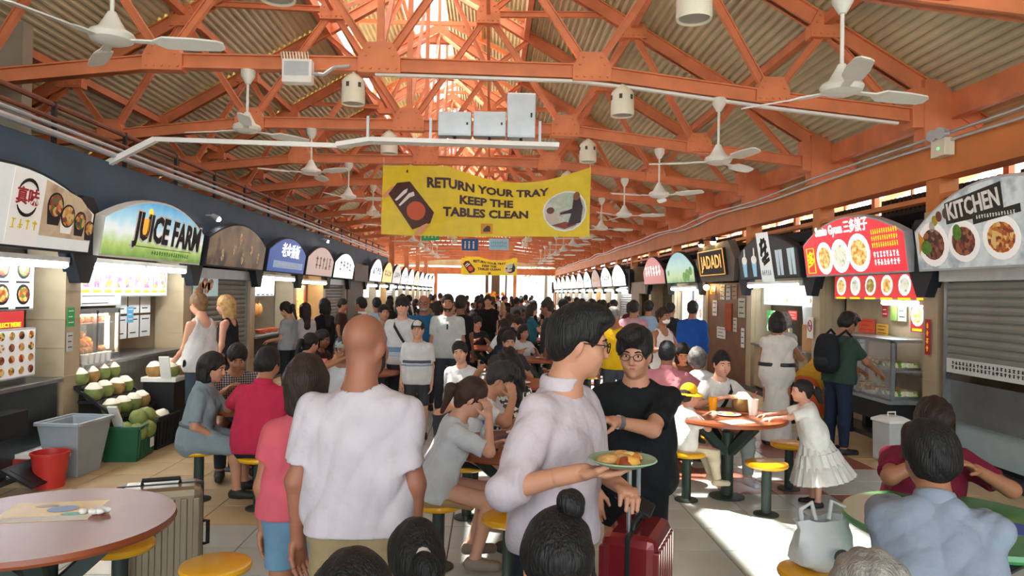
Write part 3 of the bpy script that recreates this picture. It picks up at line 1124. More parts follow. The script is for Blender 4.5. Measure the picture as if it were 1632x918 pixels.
# heated display case
c = fthing(f, 'heated_display_case', 'lit glass warming case heaped with fried snacks at the juice stall', 'display case', 0.25, 0.15, 1.05)
cm = MB()
for x in (0, 0.46, 0.95):
    cm.box(x, x + 0.04, 0, 0.04, 0, 0.52)
for x in (0, 0.95):
    cm.box(x, x + 0.04, 0.4, 0.44, 0, 0.52)
cm.box(0, 0.99, 0, 0.44, 0.48, 0.54).box(0, 0.99, 0, 0.44, -0.07, 0.0).box(0, 0.99, 0.41, 0.44, 0, 0.5)
cm.build('case_frame', M_STEEL, c)
MB().box(0.04, 0.95, 0.06, 0.4, 0.36, 0.37).build('shelf', M_STEEL, c)
MB().box(0.04, 0.95, 0.015, 0.02, 0.0, 0.48).build('glass_pane', M_GLASS, c)
MB().cyl((0.88, 0.1, 0.05), (0.88, 0.1, 0.44), 0.026, None, 8).build('glowing_tube', M_TUBEW, c)
MB().cyl((0.08, 0.08, 0.465), (0.84, 0.08, 0.465), 0.014, None, 8).build('glowing_tube', M_TUBEW, c)  # extra tube added to brighten the inside of the case
M_FRY = mat('golden_fried_snack', '#c9862e', 0.6, var=0.3, scale=20)
M_FRYR = mat('red_roast_snack', '#b5502a', 0.5, var=0.3, scale=20)
fs1 = MB().ball((0, 0, 0), 0.07, 0.055, 0.045, 9, 6).mesh('fried_snack', M_FRY, True)
fs2 = MB().ball((0, 0, 0), 0.08, 0.06, 0.05, 9, 6).mesh('roast_snack', M_FRYR, True)
rr = random.Random(3)
def snack(k, me, x, y, z, g, lab):
    o = link('fried_snack', me, None, W_(f, 0.25 + x, 0.15 + y, 1.05 + z), (rr.uniform(-.5, .5), rr.uniform(-.5, .5), rr.uniform(0, 3)))
    tag(o, lab, 'snack', g)
for k in range(24):
    row = k // 8
    snack(k, fs1, 0.12 + 0.1 * (k % 8), 0.13 + 0.1 * row, 0.045 + 0.05 * row, 'snacks heaped in the warming case', 'golden fried snack heaped on the floor of the lit warming case')
for k in range(6):
    snack(k, fs1, 0.15 + 0.1 * k, 0.3, 0.21, 'snacks heaped in the warming case', 'golden fried snack heaped on the floor of the lit warming case')
for k in range(6):
    snack(k, fs2, 0.13 + 0.15 * k, 0.2, 0.415, 'roast pieces on the case shelf', 'red-brown roast piece on the upper shelf of the warming case')
for k, (x, z) in enumerate(((1.42, 1.5), (1.74, 1.5), (2.06, 1.5), (1.74, 1.18), (2.06, 1.18), (1.42, 1.18))):
    paper(f, x, z, 0.28, 0.29, 0.3, 'white notice behind the juice counter, %s' % ['upper row nearest the case', 'upper row middle', 'upper row far end', 'lower row middle', 'lower row far end', 'lower row nearest the case'][k], M_PAPERG, lines=2)['group'] = 'notices behind the juice counter'
paper(f, 0.3, 1.62, 1.0, 0.14, 0.18, 'strip of white price cards above the warming case', M_PAPERG, lines=2)
paper(f, 1.3, 1.4, 0.16, 0.2, 0.1, 'blue notice beside the warming case', mat('blue_notice', '#5aa8d0', 0.5, var=0, emit=0.1), ink=M_INKWD)
cup = MB().lathe([(0.034, 0), (0.045, 0.11), (0.043, 0.11), (0.0, 0.1)], 12).mesh('foam_cup', M_WHITE, True)
for k in range(5):
    o = link('foam_cup', cup, None, W_(f, 0.32 + 0.12 * k, 0.07, 0.98))
    tag(o, 'white foam cup, %s of five before the warming case' % ORD[k], 'cup', 'foam cups on the juice counter')

# ---- L2 : closed stall with brown sign
f = frame_of('L', 2)
t, w = sign_base(f, 'unlit brown arched sign with faded picture above closed shutter', print_mat('faded_brown_print', ['#6e5b48', '#8d7659', '#a58c66', '#5c4a3c'], 2.2, kind='noise'))
for k, (x, z) in enumerate(((0.6, 0.2), (1.1, 0.3), (1.5, 0.18), (1.9, 0.34), (2.3, 0.22), (1.3, 0.5))):
    MB().disc(x, z, 0.06, 0.1, FY - 0.003, FY, 10).build('printed_highlight', M_FOOD5, t)
shutter(f, 0.15, 2.75, 0.1, 2.0, 0.1, 'grey roller shutter fully down behind the two blonde women')
p = fthing(f, 'food_poster', 'pale blue poster of orange fried food on the closed shutter', 'poster', 0.25, 0.05, 1.72)
MB().box(0, 0.95, -0.02, 0, 0, 0.36).build('sheet', mat('pale_blue_poster', '#bfe2e4', 0.5, var=0.05, emit=0.15), p)
for x, z in ((0.25, 0.13), (0.4, 0.2), (0.5, 0.13), (0.62, 0.18)):
    MB().disc(x, z, 0.13, 0.08, -0.024, -0.02, 12, 0.5).build('printed_food', M_FOOD1, p)

# ---- L3 : blue sign
f = frame_of('L', 3)
t, w = sign_base(f, 'deep blue arched sign with white 老金香飯 lettering', lit('blue_sign', '#2450a4', 0.35))
text_obj('老金香飯', 0.3, M_INKW, t, (1.45, FY - 0.003, 0.45), 'lettering', 0.004, width=1.3)
MB().box(0.35, 2.5, FY - 0.003, FY, 0.1, 0.24).build('subtitle_panel', lit('pale_blue_panel', '#8aa8cc', 0.3), t)
scribble(t, 1.42, 0.17, 1.9, 0.1, M_INKWD, 4, 18, y=FY - 0.003, name='subtitle_lettering')
tube_light(f, 0.2, -0.06, 2.06, 2.3, 'bright white tube light under the blue stall sign', group=None)
menu_panel(f, 0.2, 2.0, 1.72, 2.04, 0.22, 'over-bright pale blue menu under the blue stall sign', lit('white_blue_menu_lit', '#dcecfa', 0.9), 1, 6, [M_FOODL[1], M_FOODL[0]], M_PLATEL)
counter(f, 0.1, 2.75, 0.95, 'dark steel counter of the blue signed stall with trays', body=M_BLACK)
bb = MB().lathe([(0.08, 0), (0.13, 0.08), (0.125, 0.08), (0.07, 0.012), (0, 0.01)], 14).mesh('serving_bowl', mat('orange_bowl', '#d8683a', 0.4), True)
for k in range(3):
    o = link('serving_bowl', bb, None, W_(f, 1.1 + 0.4 * k, 0.2, 0.95))
    tag(o, '%s orange serving bowl on the blue signed stall counter' % ['nearest', 'middle', 'farthest'][k], 'bowl', 'orange bowls on dark counter')
chk = MB().ball((0, 0, 0), 0.08, 0.07, 0.14, 10, 8).cyl((0, 0, 0.12), (0, 0, 0.24), 0.025, 0.012, 7).mesh('hanging_chicken', mat('roast_skin', '#c98d4a', 0.4, var=0.2), True)
for k in range(6):
    o = link('hanging_chicken', chk, None, W_(f, 0.3 + 0.22 * k, 0.35, 1.42))
    tag(o, '%s roast bird on the rail of the blue signed stall' % ORD[k], 'roast bird', 'birds hanging on the rail')
o = MB().cyl((0, 0, 0), (1.6, 0, 0), 0.012, None, 8).build('hanging_rail', M_STEEL)
o.location = W_(f, 0.1, 0.35, 1.66)
o.rotation_euler = (0, 0, f[1])
tag(o, 'steel rail with roast birds in the blue signed stall', 'rail')

# ---- L4 : pink/white sign, warm tube
f = frame_of('L', 4)
t, w = sign_base(f, 'pale pink arched sign with brown characters over a warm tube', lit('pale_pink_sign', '#c9b2a6', 0.3))
scribble(t, 1.55, 0.34, 1.7, 0.4, mat('brown_ink', '#8a4a34', 0.5, var=0), 5, 5)
tube_light(f, 0.1, -0.06, 2.02, 2.6, 'warm white tube light under the pale pink sign', True, None)
p = fthing(f, 'picture_menu', 'tall gold picture menu hanging under the pale pink sign', 'menu board', 0.5, 0.1, 1.1)
MB().box(0, 0.6, 0, 0.03, 0, 0.85).build('board', M_FOODL[0], p)
MB().box(0.62, 0.74, 0, 0.03, 0, 0.85).build('red_banner', M_INKR, p)
MB().box(1.3, 2.7, 0.68, 0.73, 0.0, 2.0).build('timber_panel', mat('amber_timber', '#b87840', 0.5, var=0.15), p, loc=(-0.5, 0, -1.1))
counter(f, 0.1, 2.75, 0.95, 'dark counter with timber front under the pale pink sign', body=M_BROWNW)

# ---- L5 : white sign, shutter
f = frame_of('L', 5)
t, w = sign_base(f, 'glaring white arched sign above a half steel shutter', lit('glaring_white_sign', '#eef0f4', 0.95))
scribble(t, 1.4, 0.38, 1.8, 0.36, mat('grey_ink', '#8a8f98', 0.5, var=0, emit=0.3), 6, 4)
shutter(f, 0.15, 2.75, 0.9, 2.0, 0.1, 'pale steel shutter under the glaring white sign', detail=False)
counter(f, 0.1, 2.75, 0.88, 'grey steel counter under the half shutter', d0=0.15)

# ---- L6 : tan box without a sign
f = frame_of('L', 6)
o = MB().box(0.2, 2.7, -0.2, 0, 2.15, 2.7).box(0.1, 2.8, -0.02, 0.1, 0, 2.15).build('boarded_front', mat('grey_brown_board', '#6d6660', 0.6))
o.location = W_(f, 0, 0, 0)
o.rotation_euler = (0, 0, f[1])
tag(o, 'grey-brown boarded stall front without a sign', 'stall front', None, 'structure')

# ---- generic stalls
def generic(side, i, col, e, txt, ink, lab, tube='c', menu=True, sh=False):
    f = frame_of(side, i)
    word = 'left' if side == 'L' else 'right'
    nm = '%s arched sign, %s of the %s row of stalls' % (lab, ORD[i], word)
    t, w = sign_base(f, nm, lit('sign_%s_%d' % (side, i), col, e), side=0.4, peak=0.86)
    if txt:
        scribble(t, w / 2, 0.4, w * 0.7, 0.34, mat('ink_' + ink.strip('#'), ink, 0.5, var=0, emit=0.15), i + 20, 4)
    if tube:
        tube_light(f, 0.3, -0.06, 2.03, 2.2, 'tube light under the %s sign, %s of the %s row' % (lab.split()[0], ORD[i], word), tube == 'w')
    if menu:
        menu_panel(f, 0.3, 2.5, 1.6, 2.0, 0.22, 'lit menu strip of the %s stall in the %s row' % (ORD[i], word), lit('menu_%d' % (i % 4), ['#dfeaf2', '#f2e6cc', '#d8ecdc', '#f0dcd8'][i % 4], 0.6), 1, 6, M_FOODL, M_PLATEL, caption=False)
    if sh:
        shutter(f, 0.15, 2.75, 0.9, 2.0, 0.12, 'pale shutter of the %s stall in the %s row' % (ORD[i], word), detail=False)
    counter(f, 0.1, f[2] - 0.15, 0.95, 'steel counter of the %s stall in the %s row' % (ORD[i], word))

gl = [('#dcdce4', 0.7, '粿条', '#7a7480', 'white'), ('#d8b83c', 0.5, '美食', '#8c4a1c', 'yellow'), ('#b8b4b4', 0.4, '鱼丸', '#5a5654', 'grey'), ('#d8dce0', 0.6, '面', '#707c84', 'pale'),
      ('#e4e4e0', 0.8, '粥', '#8a8a84', 'bright white'), ('#d8c490', 0.5, '沙爹', '#8a5a2c', 'sandy'), ('#c8d8e8', 0.7, '饮品', '#4a6a94', 'pale blue'), ('#e4e6e8', 0.9, '甜品', '#8a8a90', 'cool white'), ('#e2e0dc', 0.9, '炒饭', '#8a8078', 'ivory'), ('#e8e8e8', 0.9, '', '#888888', 'plain white')]
for j, (c_, e_, tx, ik, lb) in enumerate(gl):
    generic('L', 7 + j, c_, e_, tx, ik, lb, 'w' if j in (1, 5) else 'c', menu=(j % 3 != 2), sh=(j % 3 == 2))

# ---- R0 : KITCHEN
f = frame_of('R', 0)
t, w = sign_base(f, 'pale marble arched KITCHEN sign with three steak plates', print_mat('pale_marble_print', ['#aebcc2', '#c4d0d4', '#d4dee0', '#9fb0b8'], 4, kind='noise', emit=0.12), trim=M_GREY, side=0.47, peak=0.9)
plate(t, 0.34, 0.3, 0.27, M_FOOD4, M_PLATE, 0.25)
plate(t, 0.86, 0.3, 0.25, M_FOOD4, M_PLATE, 0.22)
plate(t, 1.42, 0.3, 0.26, M_FOOD1, M_PLATE, 0.22)
plate(t, 2.0, 0.3, 0.24, M_FOOD2, M_PLATE, 0.22)
MB().disc(0.22, 0.27, 0.1, 0.08, FY - 0.009, FY - 0.006, 12).build('printed_broccoli', mat('printed_green', '#5a8c28', 0.5, var=0.3, scale=30), t)
MB().prism([(0.08, 0.2), (0.2, 0.36), (0.1, 0.46)], FY - 0.009, FY - 0.006).build('printed_orange', mat('printed_orange', '#e09a30', 0.5, var=0.1), t)
MB().disc(0.78, 0.4, 0.07, 0.09, FY - 0.009, FY - 0.006, 12).build('printed_broccoli', MATS['printed_green'], t)
for x, z, m_ in ((0.42, 0.56, '#b8a030'), (0.5, 0.6, '#7a3a2c'), (0.36, 0.5, '#c4c8b0'), (0.62, 0.62, '#5c4a44')):
    MB().disc(x, z, 0.05, 0.06, FY - 0.006, FY, 10).build('printed_garnish', mat('garnish' + m_[1:], m_, 0.5, var=0.2), t)
MB().prism([(0.62, 0.5), (1.5, 0.54), (1.5, 0.84), (0.62, 0.73)], FY - 0.004, FY).build('title_panel', mat('charcoal_print', '#26261f', 0.5, var=0.15), t)
text_obj('KITCHEN', 0.25, M_INKWD, t, (1.06, FY - 0.007, 0.655), 'lettering', 0.006, width=0.8, rot=0.09)
MB().prism([(1.05, 0.46), (1.72, 0.52), (1.72, 0.6), (1.05, 0.54)], FY - 0.006, FY).build('subtitle_panel', MATS['charcoal_print'], t)
scribble(t, 1.38, 0.53, 0.56, 0.05, M_INKWD, 8, 14, y=FY - 0.006, name='subtitle_lettering')
sh = shutter(f, 0.3, 2.8, 1.06, 2.06, 0.02, 'grey roller shutter half lowered under the KITCHEN sign', slat=0.09, full=True)
MB().box(0.06, 2.3, -0.03, -0.02, -0.02, 0.14).build('sticker_strip', M_PAPERG, sh)
scribble(sh, 1.15, 0.07, 2.0, 0.1, M_INK, 9, 34, 2, y=-0.03, name='sticker_lettering')
c = counter(f, 0.32, 2.8, 0.72, 'pale blue-grey counter below the half lowered shutter', d0=0.1, d1=0.8, body=mat('pale_blue_laminate', '#9db0b2', 0.5, var=0.06))
MB().box(0.0, 2.3, -0.05, -0.03, 0.5, 0.95).build('hanging_sheet', mat('smoky_plastic', '#5c5f60', 0.25, var=0.1), c)
paper(f, -0.06, 1.2, 0.1, 0.42, 0.0, 'narrow red scroll with gold characters on the tan pillar', M_INKR, lines=0)
tt = [o for o in bpy.data.objects if o.get('label') == 'narrow red scroll with gold characters on the tan pillar'][0]
scribble(tt, 0.05, 0.21, 0.08, 0.36, M_GOLD, 14, 1, 4, y=-0.004)

# ---- R1 : Sunto Gyoza
f = frame_of('R', 1)
red = lit('red_sign', '#d8303a', 0.75)
t, w = sign_base(f, 'lit red arched Sunto Gyoza sign with three white plates', red, trim=M_GREY, side=0.5, peak=0.82)
text_obj('Sunto Gyoza 三多餃子', 0.19, M_INKW, t, (1.25, FY - 0.003, 0.665), 'lettering', 0.004, width=1.5)
tube_light(f, 1.7, 0.16, 1.8, 0.9, 'small white tube light under the red gyoza menu strip', group=None)
for x, z, r, rz_, fd in ((0.7, 0.27, 0.25, 0.24, M_FOODL[0]), (1.18, 0.28, 0.26, 0.24, M_FOODL[1]), (1.7, 0.3, 0.29, 0.26, M_FOODL[0])):
    plate(t, x, z, r, fd, M_PLATEL, rz_)
lg = MB()
for a, b_ in (((0.13, 0.06), (0.37, 0.06)), ((0.37, 0.06), (0.37, 0.44)), ((0.37, 0.44), (0.13, 0.44)), ((0.13, 0.44), (0.13, 0.06))):
    lg.bar((a[0], FY - 0.003, a[1]), (b_[0], FY - 0.003, b_[1]), 0.012, 0.012)
lg.build('logo_border', M_INKY, t)
text_obj('多', 0.26, M_INKY, t, (0.25, FY - 0.003, 0.25), 'logo_lettering', 0.006)
scribble(t, 2.36, 0.46, 0.62, 0.26, M_INKY, 10, 12, 3, name='caption_lettering')
scribble(t, 2.36, 0.2, 0.6, 0.2, M_INKW, 11, 8, 2, name='caption_lettering')
menu_panel(f, 0.42, 2.92, 1.86, 2.18, 0.12, 'lit red menu strip of six dishes under the Sunto Gyoza sign', lit('red_menu_lit', '#d23a3a', 0.55), 1, 6, [M_FOODL[0], M_FOODL[1], M_FOODL[2]], M_PLATEL, r=0.86, caption='y')
menu_panel(f, 2.3, 2.9, 1.44, 1.82, 0.2, 'red menu panel with two dishes above the glass case', lit('red_menu_dim', '#c03434', 0.3), 1, 2, [M_FOODL[0], M_FOODL[2]], M_PLATEL, r=0.9, caption='y')
paper(f, 1.45, 1.6, 0.14, 0.2, 0.3, 'red and white round notice on the gyoza stall wall', M_INKR, ink=M_INKWD)
paper(f, 1.66, 1.56, 0.16, 0.27, 0.3, 'olive green notice on the gyoza stall wall', mat('olive_notice', '#7f9a4a', 0.5, var=0.1), lines=0)
paper(f, 1.84, 1.56, 0.2, 0.26, 0.3, 'pale green notice on the gyoza stall wall', mat('pale_green_notice', '#b8c8a4', 0.5, var=0.1))
paper(f, 0.8, 1.36, 0.46, 0.2, 0.3, 'orange-red paper notice above the customer with the backpack', mat('orange_notice', '#dc5a34', 0.6, var=0.1), ink=M_INKR)
paper(f, 0.45, 1.5, 0.3, 0.09, 0.3, 'thin white notice at the far end of the gyoza stall', M_PAPER, lines=1)
paper(f, 1.3, 1.34, 0.3, 0.16, 0.3, 'yellow-orange notice behind the glass case', mat('amber_notice', '#e0a83c', 0.6, var=0.1))
paper(f, 0.72, 0.95, 0.26, 0.3, 0.3, 'white menu card on the wall behind the backpack customer', M_PAPERG)
o = MB().box(0.35, 2.95, 0.34, 0.38, 0.04, 1.85).build('wall_right', M_TANWALL)
o.location = W_(f, 0, 0, 0)
o.rotation_euler = (0, 0, f[1])
tag(o, 'tan tiled inner wall of the gyoza stall', 'wall', None, 'structure')
# glass display case on trolley
c = fthing(f, 'glass_display_case', 'steel framed glass display case of food at the gyoza stall', 'display case', 1.2, -0.32, 0.62)
cf = MB()
for x in (0, 0.72, 1.56):
    for y in (0, 0.5):
        cf.box(x, x + 0.04, y, y + 0.04, 0, 0.72)
cf.box(0, 1.6, 0, 0.54, 0.7, 0.74).box(-0.05, 1.65, -0.06, 0.58, -0.04, 0.0)
cf.build('case_frame', M_STEEL, c)
MB().box(0.04, 1.56, 0.02, 0.5, 0.34, 0.35).build('glass_shelf', M_GLASS, c)
MB().box(0.04, 1.56, 0.01, 0.015, 0, 0.7).build('glass_pane', M_GLASS, c)
MB().box(0.01, 0.015, 0.04, 0.5, 0, 0.7).build('glass_pane', M_GLASS, c)
MB().box(0.1, 1.5, 0.05, 0.48, -0.3, -0.04).box(0.2, 0.3, 0.1, 0.2, -0.62, -0.3).box(1.3, 1.4, 0.1, 0.2, -0.62, -0.3).box(0.2, 0.3, 0.38, 0.48, -0.62, -0.3).box(1.3, 1.4, 0.38, 0.48, -0.62, -0.3).build('case_stand', M_BLACK, c)
trm = MB().box(-0.14, 0.14, -0.17, 0.17, 0, 0.025).box(-0.12, 0.12, -0.15, 0.15, 0.025, 0.07).mesh('food_tray', [M_FOOD5], False)
fm_ = [M_FOOD1, M_FOOD5, M_FOOD2, M_FOOD3]
for k in range(8):
    mb = MB().box(-0.15, 0.15, -0.18, 0.18, 0, 0.03).mat(1).box(-0.13, 0.13, -0.16, 0.16, 0.03, 0.09)
    o = mb.build('food_tray', [M_STEEL, fm_[k % 4]])
    o.location = W_(f, 1.42 + 0.36 * (k % 4), -0.05, 0.62 + (0.355 if k >= 4 else 0.0))
    o.rotation_euler = (0, 0, f[1])
    tag(o, '%s steel food tray on the %s shelf of the gyoza glass case' % (ORD[k % 4], 'upper' if k >= 4 else 'lower'), 'tray', 'food trays in the glass case, %s' % ('upper' if k >= 4 else 'lower'))
counter(f, 0.4, 2.9, 0.9, 'dark counter behind the glass case of the gyoza stall', d0=0.36, d1=0.9, body=M_BLACK)
bn = thing('rubbish_bin', 'white lidded bin with small handles beside the tan pillar', 'bin', at_z(1420, 735, 0.0), 0.2)
MB().lathe([(0.17, 0.0), (0.19, 0.02), (0.2, 0.42), (0.2, 0.45)], 4, (0, 0, 0)).build('bin_body', mat('grey_white_plastic', '#b9bcb8', 0.5, var=0.08), bn, rz=PI / 4, bevel=0.01)
MB().lathe([(0.22, 0.45), (0.22, 0.48), (0.12, 0.52), (0.0, 0.52)], 4).build('lid', M_PAPER, bn, rz=PI / 4, bevel=0.008)
MB().tube([(-0.05, 0, 0.52), (-0.05, 0, 0.56), (0.05, 0, 0.56), (0.05, 0, 0.52)], 0.01, 6).build('lid_handle', M_PAPER, bn)

# ---- R2 : drinks stall
f = frame_of('R', 2)
t, w = sign_base(f, 'dark arched drinks sign with white calligraphy panel and blue cups', mat('charcoal_sign', '#2f3134', 0.5, var=0.15), side=0.48, peak=0.8)
MB().prism([(1.15, -0.04), (1.72, -0.04), (1.66, 0.84), (1.1, 0.86)], FY - 0.006, FY).build('calligraphy_panel', lit('white_panel', '#dfe6e4', 0.3), t)
cal = MB()
for (a, b_) in (((1.24, 0.62), (1.5, 0.72)), ((1.3, 0.5), (1.56, 0.6)), ((1.26, 0.42), (1.36, 0.74)), ((1.44, 0.34), (1.52, 0.7)), ((1.28, 0.34), (1.6, 0.46)), ((1.34, 0.28), (1.62, 0.36))):
    cal.bar((a[0], FY - 0.009, a[1]), (b_[0], FY - 0.009, b_[1]), 0.012, 0.07)
cal.build('brush_strokes', M_INK, t)
scribble(t, 1.42, 0.12, 0.44, 0.13, mat('grey_letter', '#6c7274', 0.5, var=0), 12, 5, y=FY - 0.006)
for x in (0.35, 0.85):
    MB().prism([(x - 0.1, 0.06), (x + 0.06, 0.06), (x + 0.11, 0.36), (x - 0.13, 0.36)], FY - 0.004, FY).build('printed_cup', lit('blue_cup_print', '#86bcd8', 0.3), t)
    MB().disc(x, 0.38, 0.13, 0.08, FY - 0.006, FY, 14).build('printed_ice', lit('cream_print', '#e8e4dc' if x < 0.5 else '#d88a5c', 0.3), t)
    MB().bar((x + 0.02, FY - 0.005, 0.4), (x + 0.06, FY - 0.005, 0.6), 0.012, 0.04).build('printed_straw', M_PLATE, t)
for x in (1.95, 2.1, 2.45, 2.6):
    MB().prism([(x - 0.05, 0.06), (x + 0.05, 0.06), (x + 0.07, 0.5), (x - 0.07, 0.5)], FY - 0.004, FY).build('printed_glass', lit('pale_glass_print', '#b8ccd4', 0.25), t)
tube_light(f, 0.25, -0.08, 2.06, 2.4, 'bright white tube light under the dark drinks sign', group=None)
menu_panel(f, 0.5, 2.7, 1.72, 2.04, 0.14, 'glowing blue and white menu of the drinks stall', lit('cyan_menu_lit', '#b8dcf0', 0.45), 2, 7, [M_FOODL[1], M_FOOD3, M_FOODL[0]], M_PLATEL, caption=False)
paper(f, 0.5, 1.2, 0.4, 0.4, 0.2, 'green and white poster below the drinks menu', print_mat('green_white_print', ['#3a9a4a', '#d8ecd8', '#6ab87a'], 6, emit=0.2), lines=0)
paper(f, 1.75, 1.46, 0.36, 0.16, 0.1, 'red promotion card under the drinks menu', mat('red_card', '#cc3a34', 0.5, var=0.05, emit=0.2), ink=M_INKWD)
menu_panel(f, 1.3, 1.9, 0.98, 1.3, 0.05, 'small yellow framed menu on the drinks counter', lit('yellow_menu', '#e0d060', 0.4), 2, 3, [M_FOODL[1], M_FOODL[0]], M_PLATEL, caption=False)
p = paper(f, 2.78, 1.2, 0.22, 0.34, -0.02, 'no smoking notice on the pillar beside the drinks stall', M_PAPER, lines=0)
rg = MB()
rg.tube([(0.11 + 0.07 * math.cos(a * PI / 8), -0.006, 0.2 + 0.09 * math.sin(a * PI / 8)) for a in range(17)], 0.008, 6)
rg.bar((0.06, -0.006, 0.26), (0.16, -0.006, 0.14), 0.006, 0.014)
rg.build('prohibition_ring', M_INKR, p)
MB().box(0.06, 0.16, -0.006, -0.004, 0.195, 0.21).build('printed_cigarette', M_INK, p)
counter(f, 0.3, 2.75, 0.95, 'pale counter of the drinks stall', body=M_TANWALL)
o = MB().box(0, 0.4, 0, 0.3, 0, 0.45).build('cardboard_carton', mat('cardboard', '#a87c50', 0.7), None, bevel=0.005)
o.location = W_(f, 2.2, 0.15, 0.95)
o.rotation_euler = (0, 0, f[1])
tag(o, 'brown cardboard carton on the drinks counter by the pillar', 'carton')
o = MB().lathe([(0.2, 0), (0.22, 0.3), (0.18, 0.34), (0, 0.35)], 16).build('drink_urn', M_PAPERG, None, True)
o.location = W_(f, 2.4, 0.3, 1.4)
tag(o, 'white round tub standing on the cardboard carton', 'tub')

# ---- R3 : grey hexagonal sign with gilt letters
f = frame_of('R', 3)
t = fthing(f, 'shop_sign', 'grey angular sign with gilt letters in a black frame', 'sign', 0.1, -0.02, 2.2, None, tilt=0.14)
MB().prism([(0.35, 0), (2.55, 0), (2.8, 0.45), (2.5, 0.85), (0.4, 0.8), (0.0, 0.45)], -0.16, 0).build('sign_box', mat('warm_grey_board', '#6d675e', 0.6, var=0.12), t)
MB().box(0.5, 2.3, -0.22, -0.16, 0.14, 0.72).build('black_panel', M_INK, t, bevel=0.01)
bd = MB()
for a, b_ in (((0.52, 0.16), (2.28, 0.16)), ((2.28, 0.16), (2.28, 0.7)), ((2.28, 0.7), (0.52, 0.7)), ((0.52, 0.7), (0.52, 0.16))):
    bd.bar((a[0], -0.225, a[1]), (b_[0], -0.225, b_[1]), 0.02, 0.02)
bd.build('gilt_border', M_GOLD, t)
text_obj('JADADI', 0.4, M_GOLD, t, (1.4, -0.226, 0.43), 'lettering', 0.008, width=1.45)
sl = fthing(f, 'spot_lamp', 'pair of warm spot lamps above the gilt lettered sign', 'lamp', 0.9, -0.35, 3.04)
for x in (0.0, 0.9):
    MB().lathe([(0.03, 0.12), (0.05, 0.1), (0.08, 0.0), (0.07, 0.0)], 12, (x, 0, 0)).build('lamp_shade', M_BLACK, sl)
    MB().ball((x, 0, 0.0), 0.065, n=10, m=8).build('bulb', M_BULB, sl, True)
    MB().bar((x, 0.0, 0.1), (x, 0.3, 0.12), 0.02, 0.02).build('lamp_arm', M_BLACK, sl)
sl2 = fthing(f, 'spot_lamp', 'single warm bulb under the far end of the gilt sign', 'lamp', 0.4, -0.06, 2.06)
MB().ball((0, 0, 0), 0.07, n=10, m=8).build('bulb', M_BULB, sl2, True)
MB().cyl((0, 0, 0.05), (0, 0, 0.14), 0.03, None, 8).build('lamp_holder', M_BLACK, sl2)
o = MB().box(0.1, 2.9, 0.06, 0.12, 0.04, 2.15).build('wall_right', M_BROWNW)
o.location = W_(f, 0, 0, 0)
o.rotation_euler = (0, 0, f[1])
tag(o, 'brown timber front of the gilt signed stall', 'wall', None, 'structure')
for k, (x, z, w_, h_, lb, mm) in enumerate(((0.35, 1.9, 0.4, 0.18, 'brown framed picture below the warm bulb', M_FOOD1), (1.1, 1.78, 0.3, 0.34, 'sepia picture card nearest the bulb on the timber wall', M_FOOD5), (1.5, 1.78, 0.3, 0.32, 'grey picture card on the timber wall', M_PAPERG), (1.9, 1.8, 0.3, 0.32, 'tan picture card on the timber wall', mat('tan_card', '#a8896a', 0.6)), (2.3, 1.42, 0.42, 0.4, 'pale green paper notice hanging on the timber wall', mat('pale_sage_paper', '#b8c4b0', 0.6)), (0.55, 1.4, 0.32, 0.36, 'red bordered notice card on the timber wall', M_PAPER), (0.9, 0.9, 0.6, 0.26, 'white trio of leaflets in a wall rack', M_PAPER), (2.0, 1.1, 0.22, 0.3, 'framed certificate on the timber wall', M_PAPERG), (2.5, 0.8, 0.2, 0.4, 'narrow white notice by the drinks pillar', M_PAPER))):
    paper(f, x, z, w_, h_, 0.05, lb, mm)
o = MB().box(0, 0.4, 0, 0.02, 0, 0.6).build('red_door_curtain', mat('rust_cloth', '#a8502c', 0.8))
o.location = W_(f, 1.5, 0.03, 1.1)
o.rotation_euler = (0, 0, f[1])
tag(o, 'rust orange cloth hanging on the timber wall', 'cloth')

# ---- R4 green, R5 pink, R6 blank, others
f = frame_of('R', 4)
gm = gradient_mat('pale_green_garden_print', [(0.0, '#6aa05a'), (0.25, '#b8d0a0'), (0.6, '#a9d0c8'), (1.0, '#7fb8c0')], 0, 0.74, 0.4)
t, w = sign_base(f, 'pale green arched garden picture sign with black frame', gm, side=0.4, peak=0.84)
for x, z, r in ((1.9, 0.16, 0.16), (2.2, 0.2, 0.2), (2.5, 0.3, 0.14), (0.3, 0.3, 0.1)):
    MB().disc(x, z, r, r * 0.8, FY - 0.004, FY, 12).build('printed_leaves', mat('printed_leaf', '#7ab85a', 0.5, var=0.3, scale=20, emit=0.2), t)
tube_light(f, 0.2, -0.08, 2.03, 2.5, 'bright white tube light under the green garden sign', group=None)
menu_panel(f, 0.3, 1.2, 1.1, 2.0, 0.2, 'glaring white menu poster of the green signed stall', lit('white_menu_strong', '#f2f6fa', 1.3), 3, 2, [M_FOODL[1]], M_PLATEL, caption=False)
menu_panel(f, 2.0, 2.8, 1.2, 2.0, 0.05, 'white drinks poster by the partition of the green signed stall', lit('white_menu_b', '#e8eef4', 0.7), 2, 2, [M_FOODL[3]], M_PLATEL, caption=False)
counter(f, 0.1, 2.85, 0.9, 'counter of the green signed stall with coconuts and bottles', body=M_TANWALL)
f = frame_of('R', 5)
t, w = sign_base(f, 'dusty pink arched sign with white lettering', lit('dusty_pink_sign', '#c26a66', 0.4), side=0.4, peak=0.86)
scribble(t, w / 2, 0.42, 2.1, 0.4, M_INKW, 13, 6)
counter(f, 0.1, 2.85, 0.9, 'dark counter under the dusty pink sign', body=M_BLACK)
f = frame_of('R', 6)
o = MB().box(0.1, 2.9, -0.05, 0.1, 1.9, 2.3).box(0.1, 1.4, 0.0, 0.1, 0, 1.9).build('boarded_front', mat('tan_board', '#a0917a', 0.6))
o.location = W_(f, 0, 0, 0)
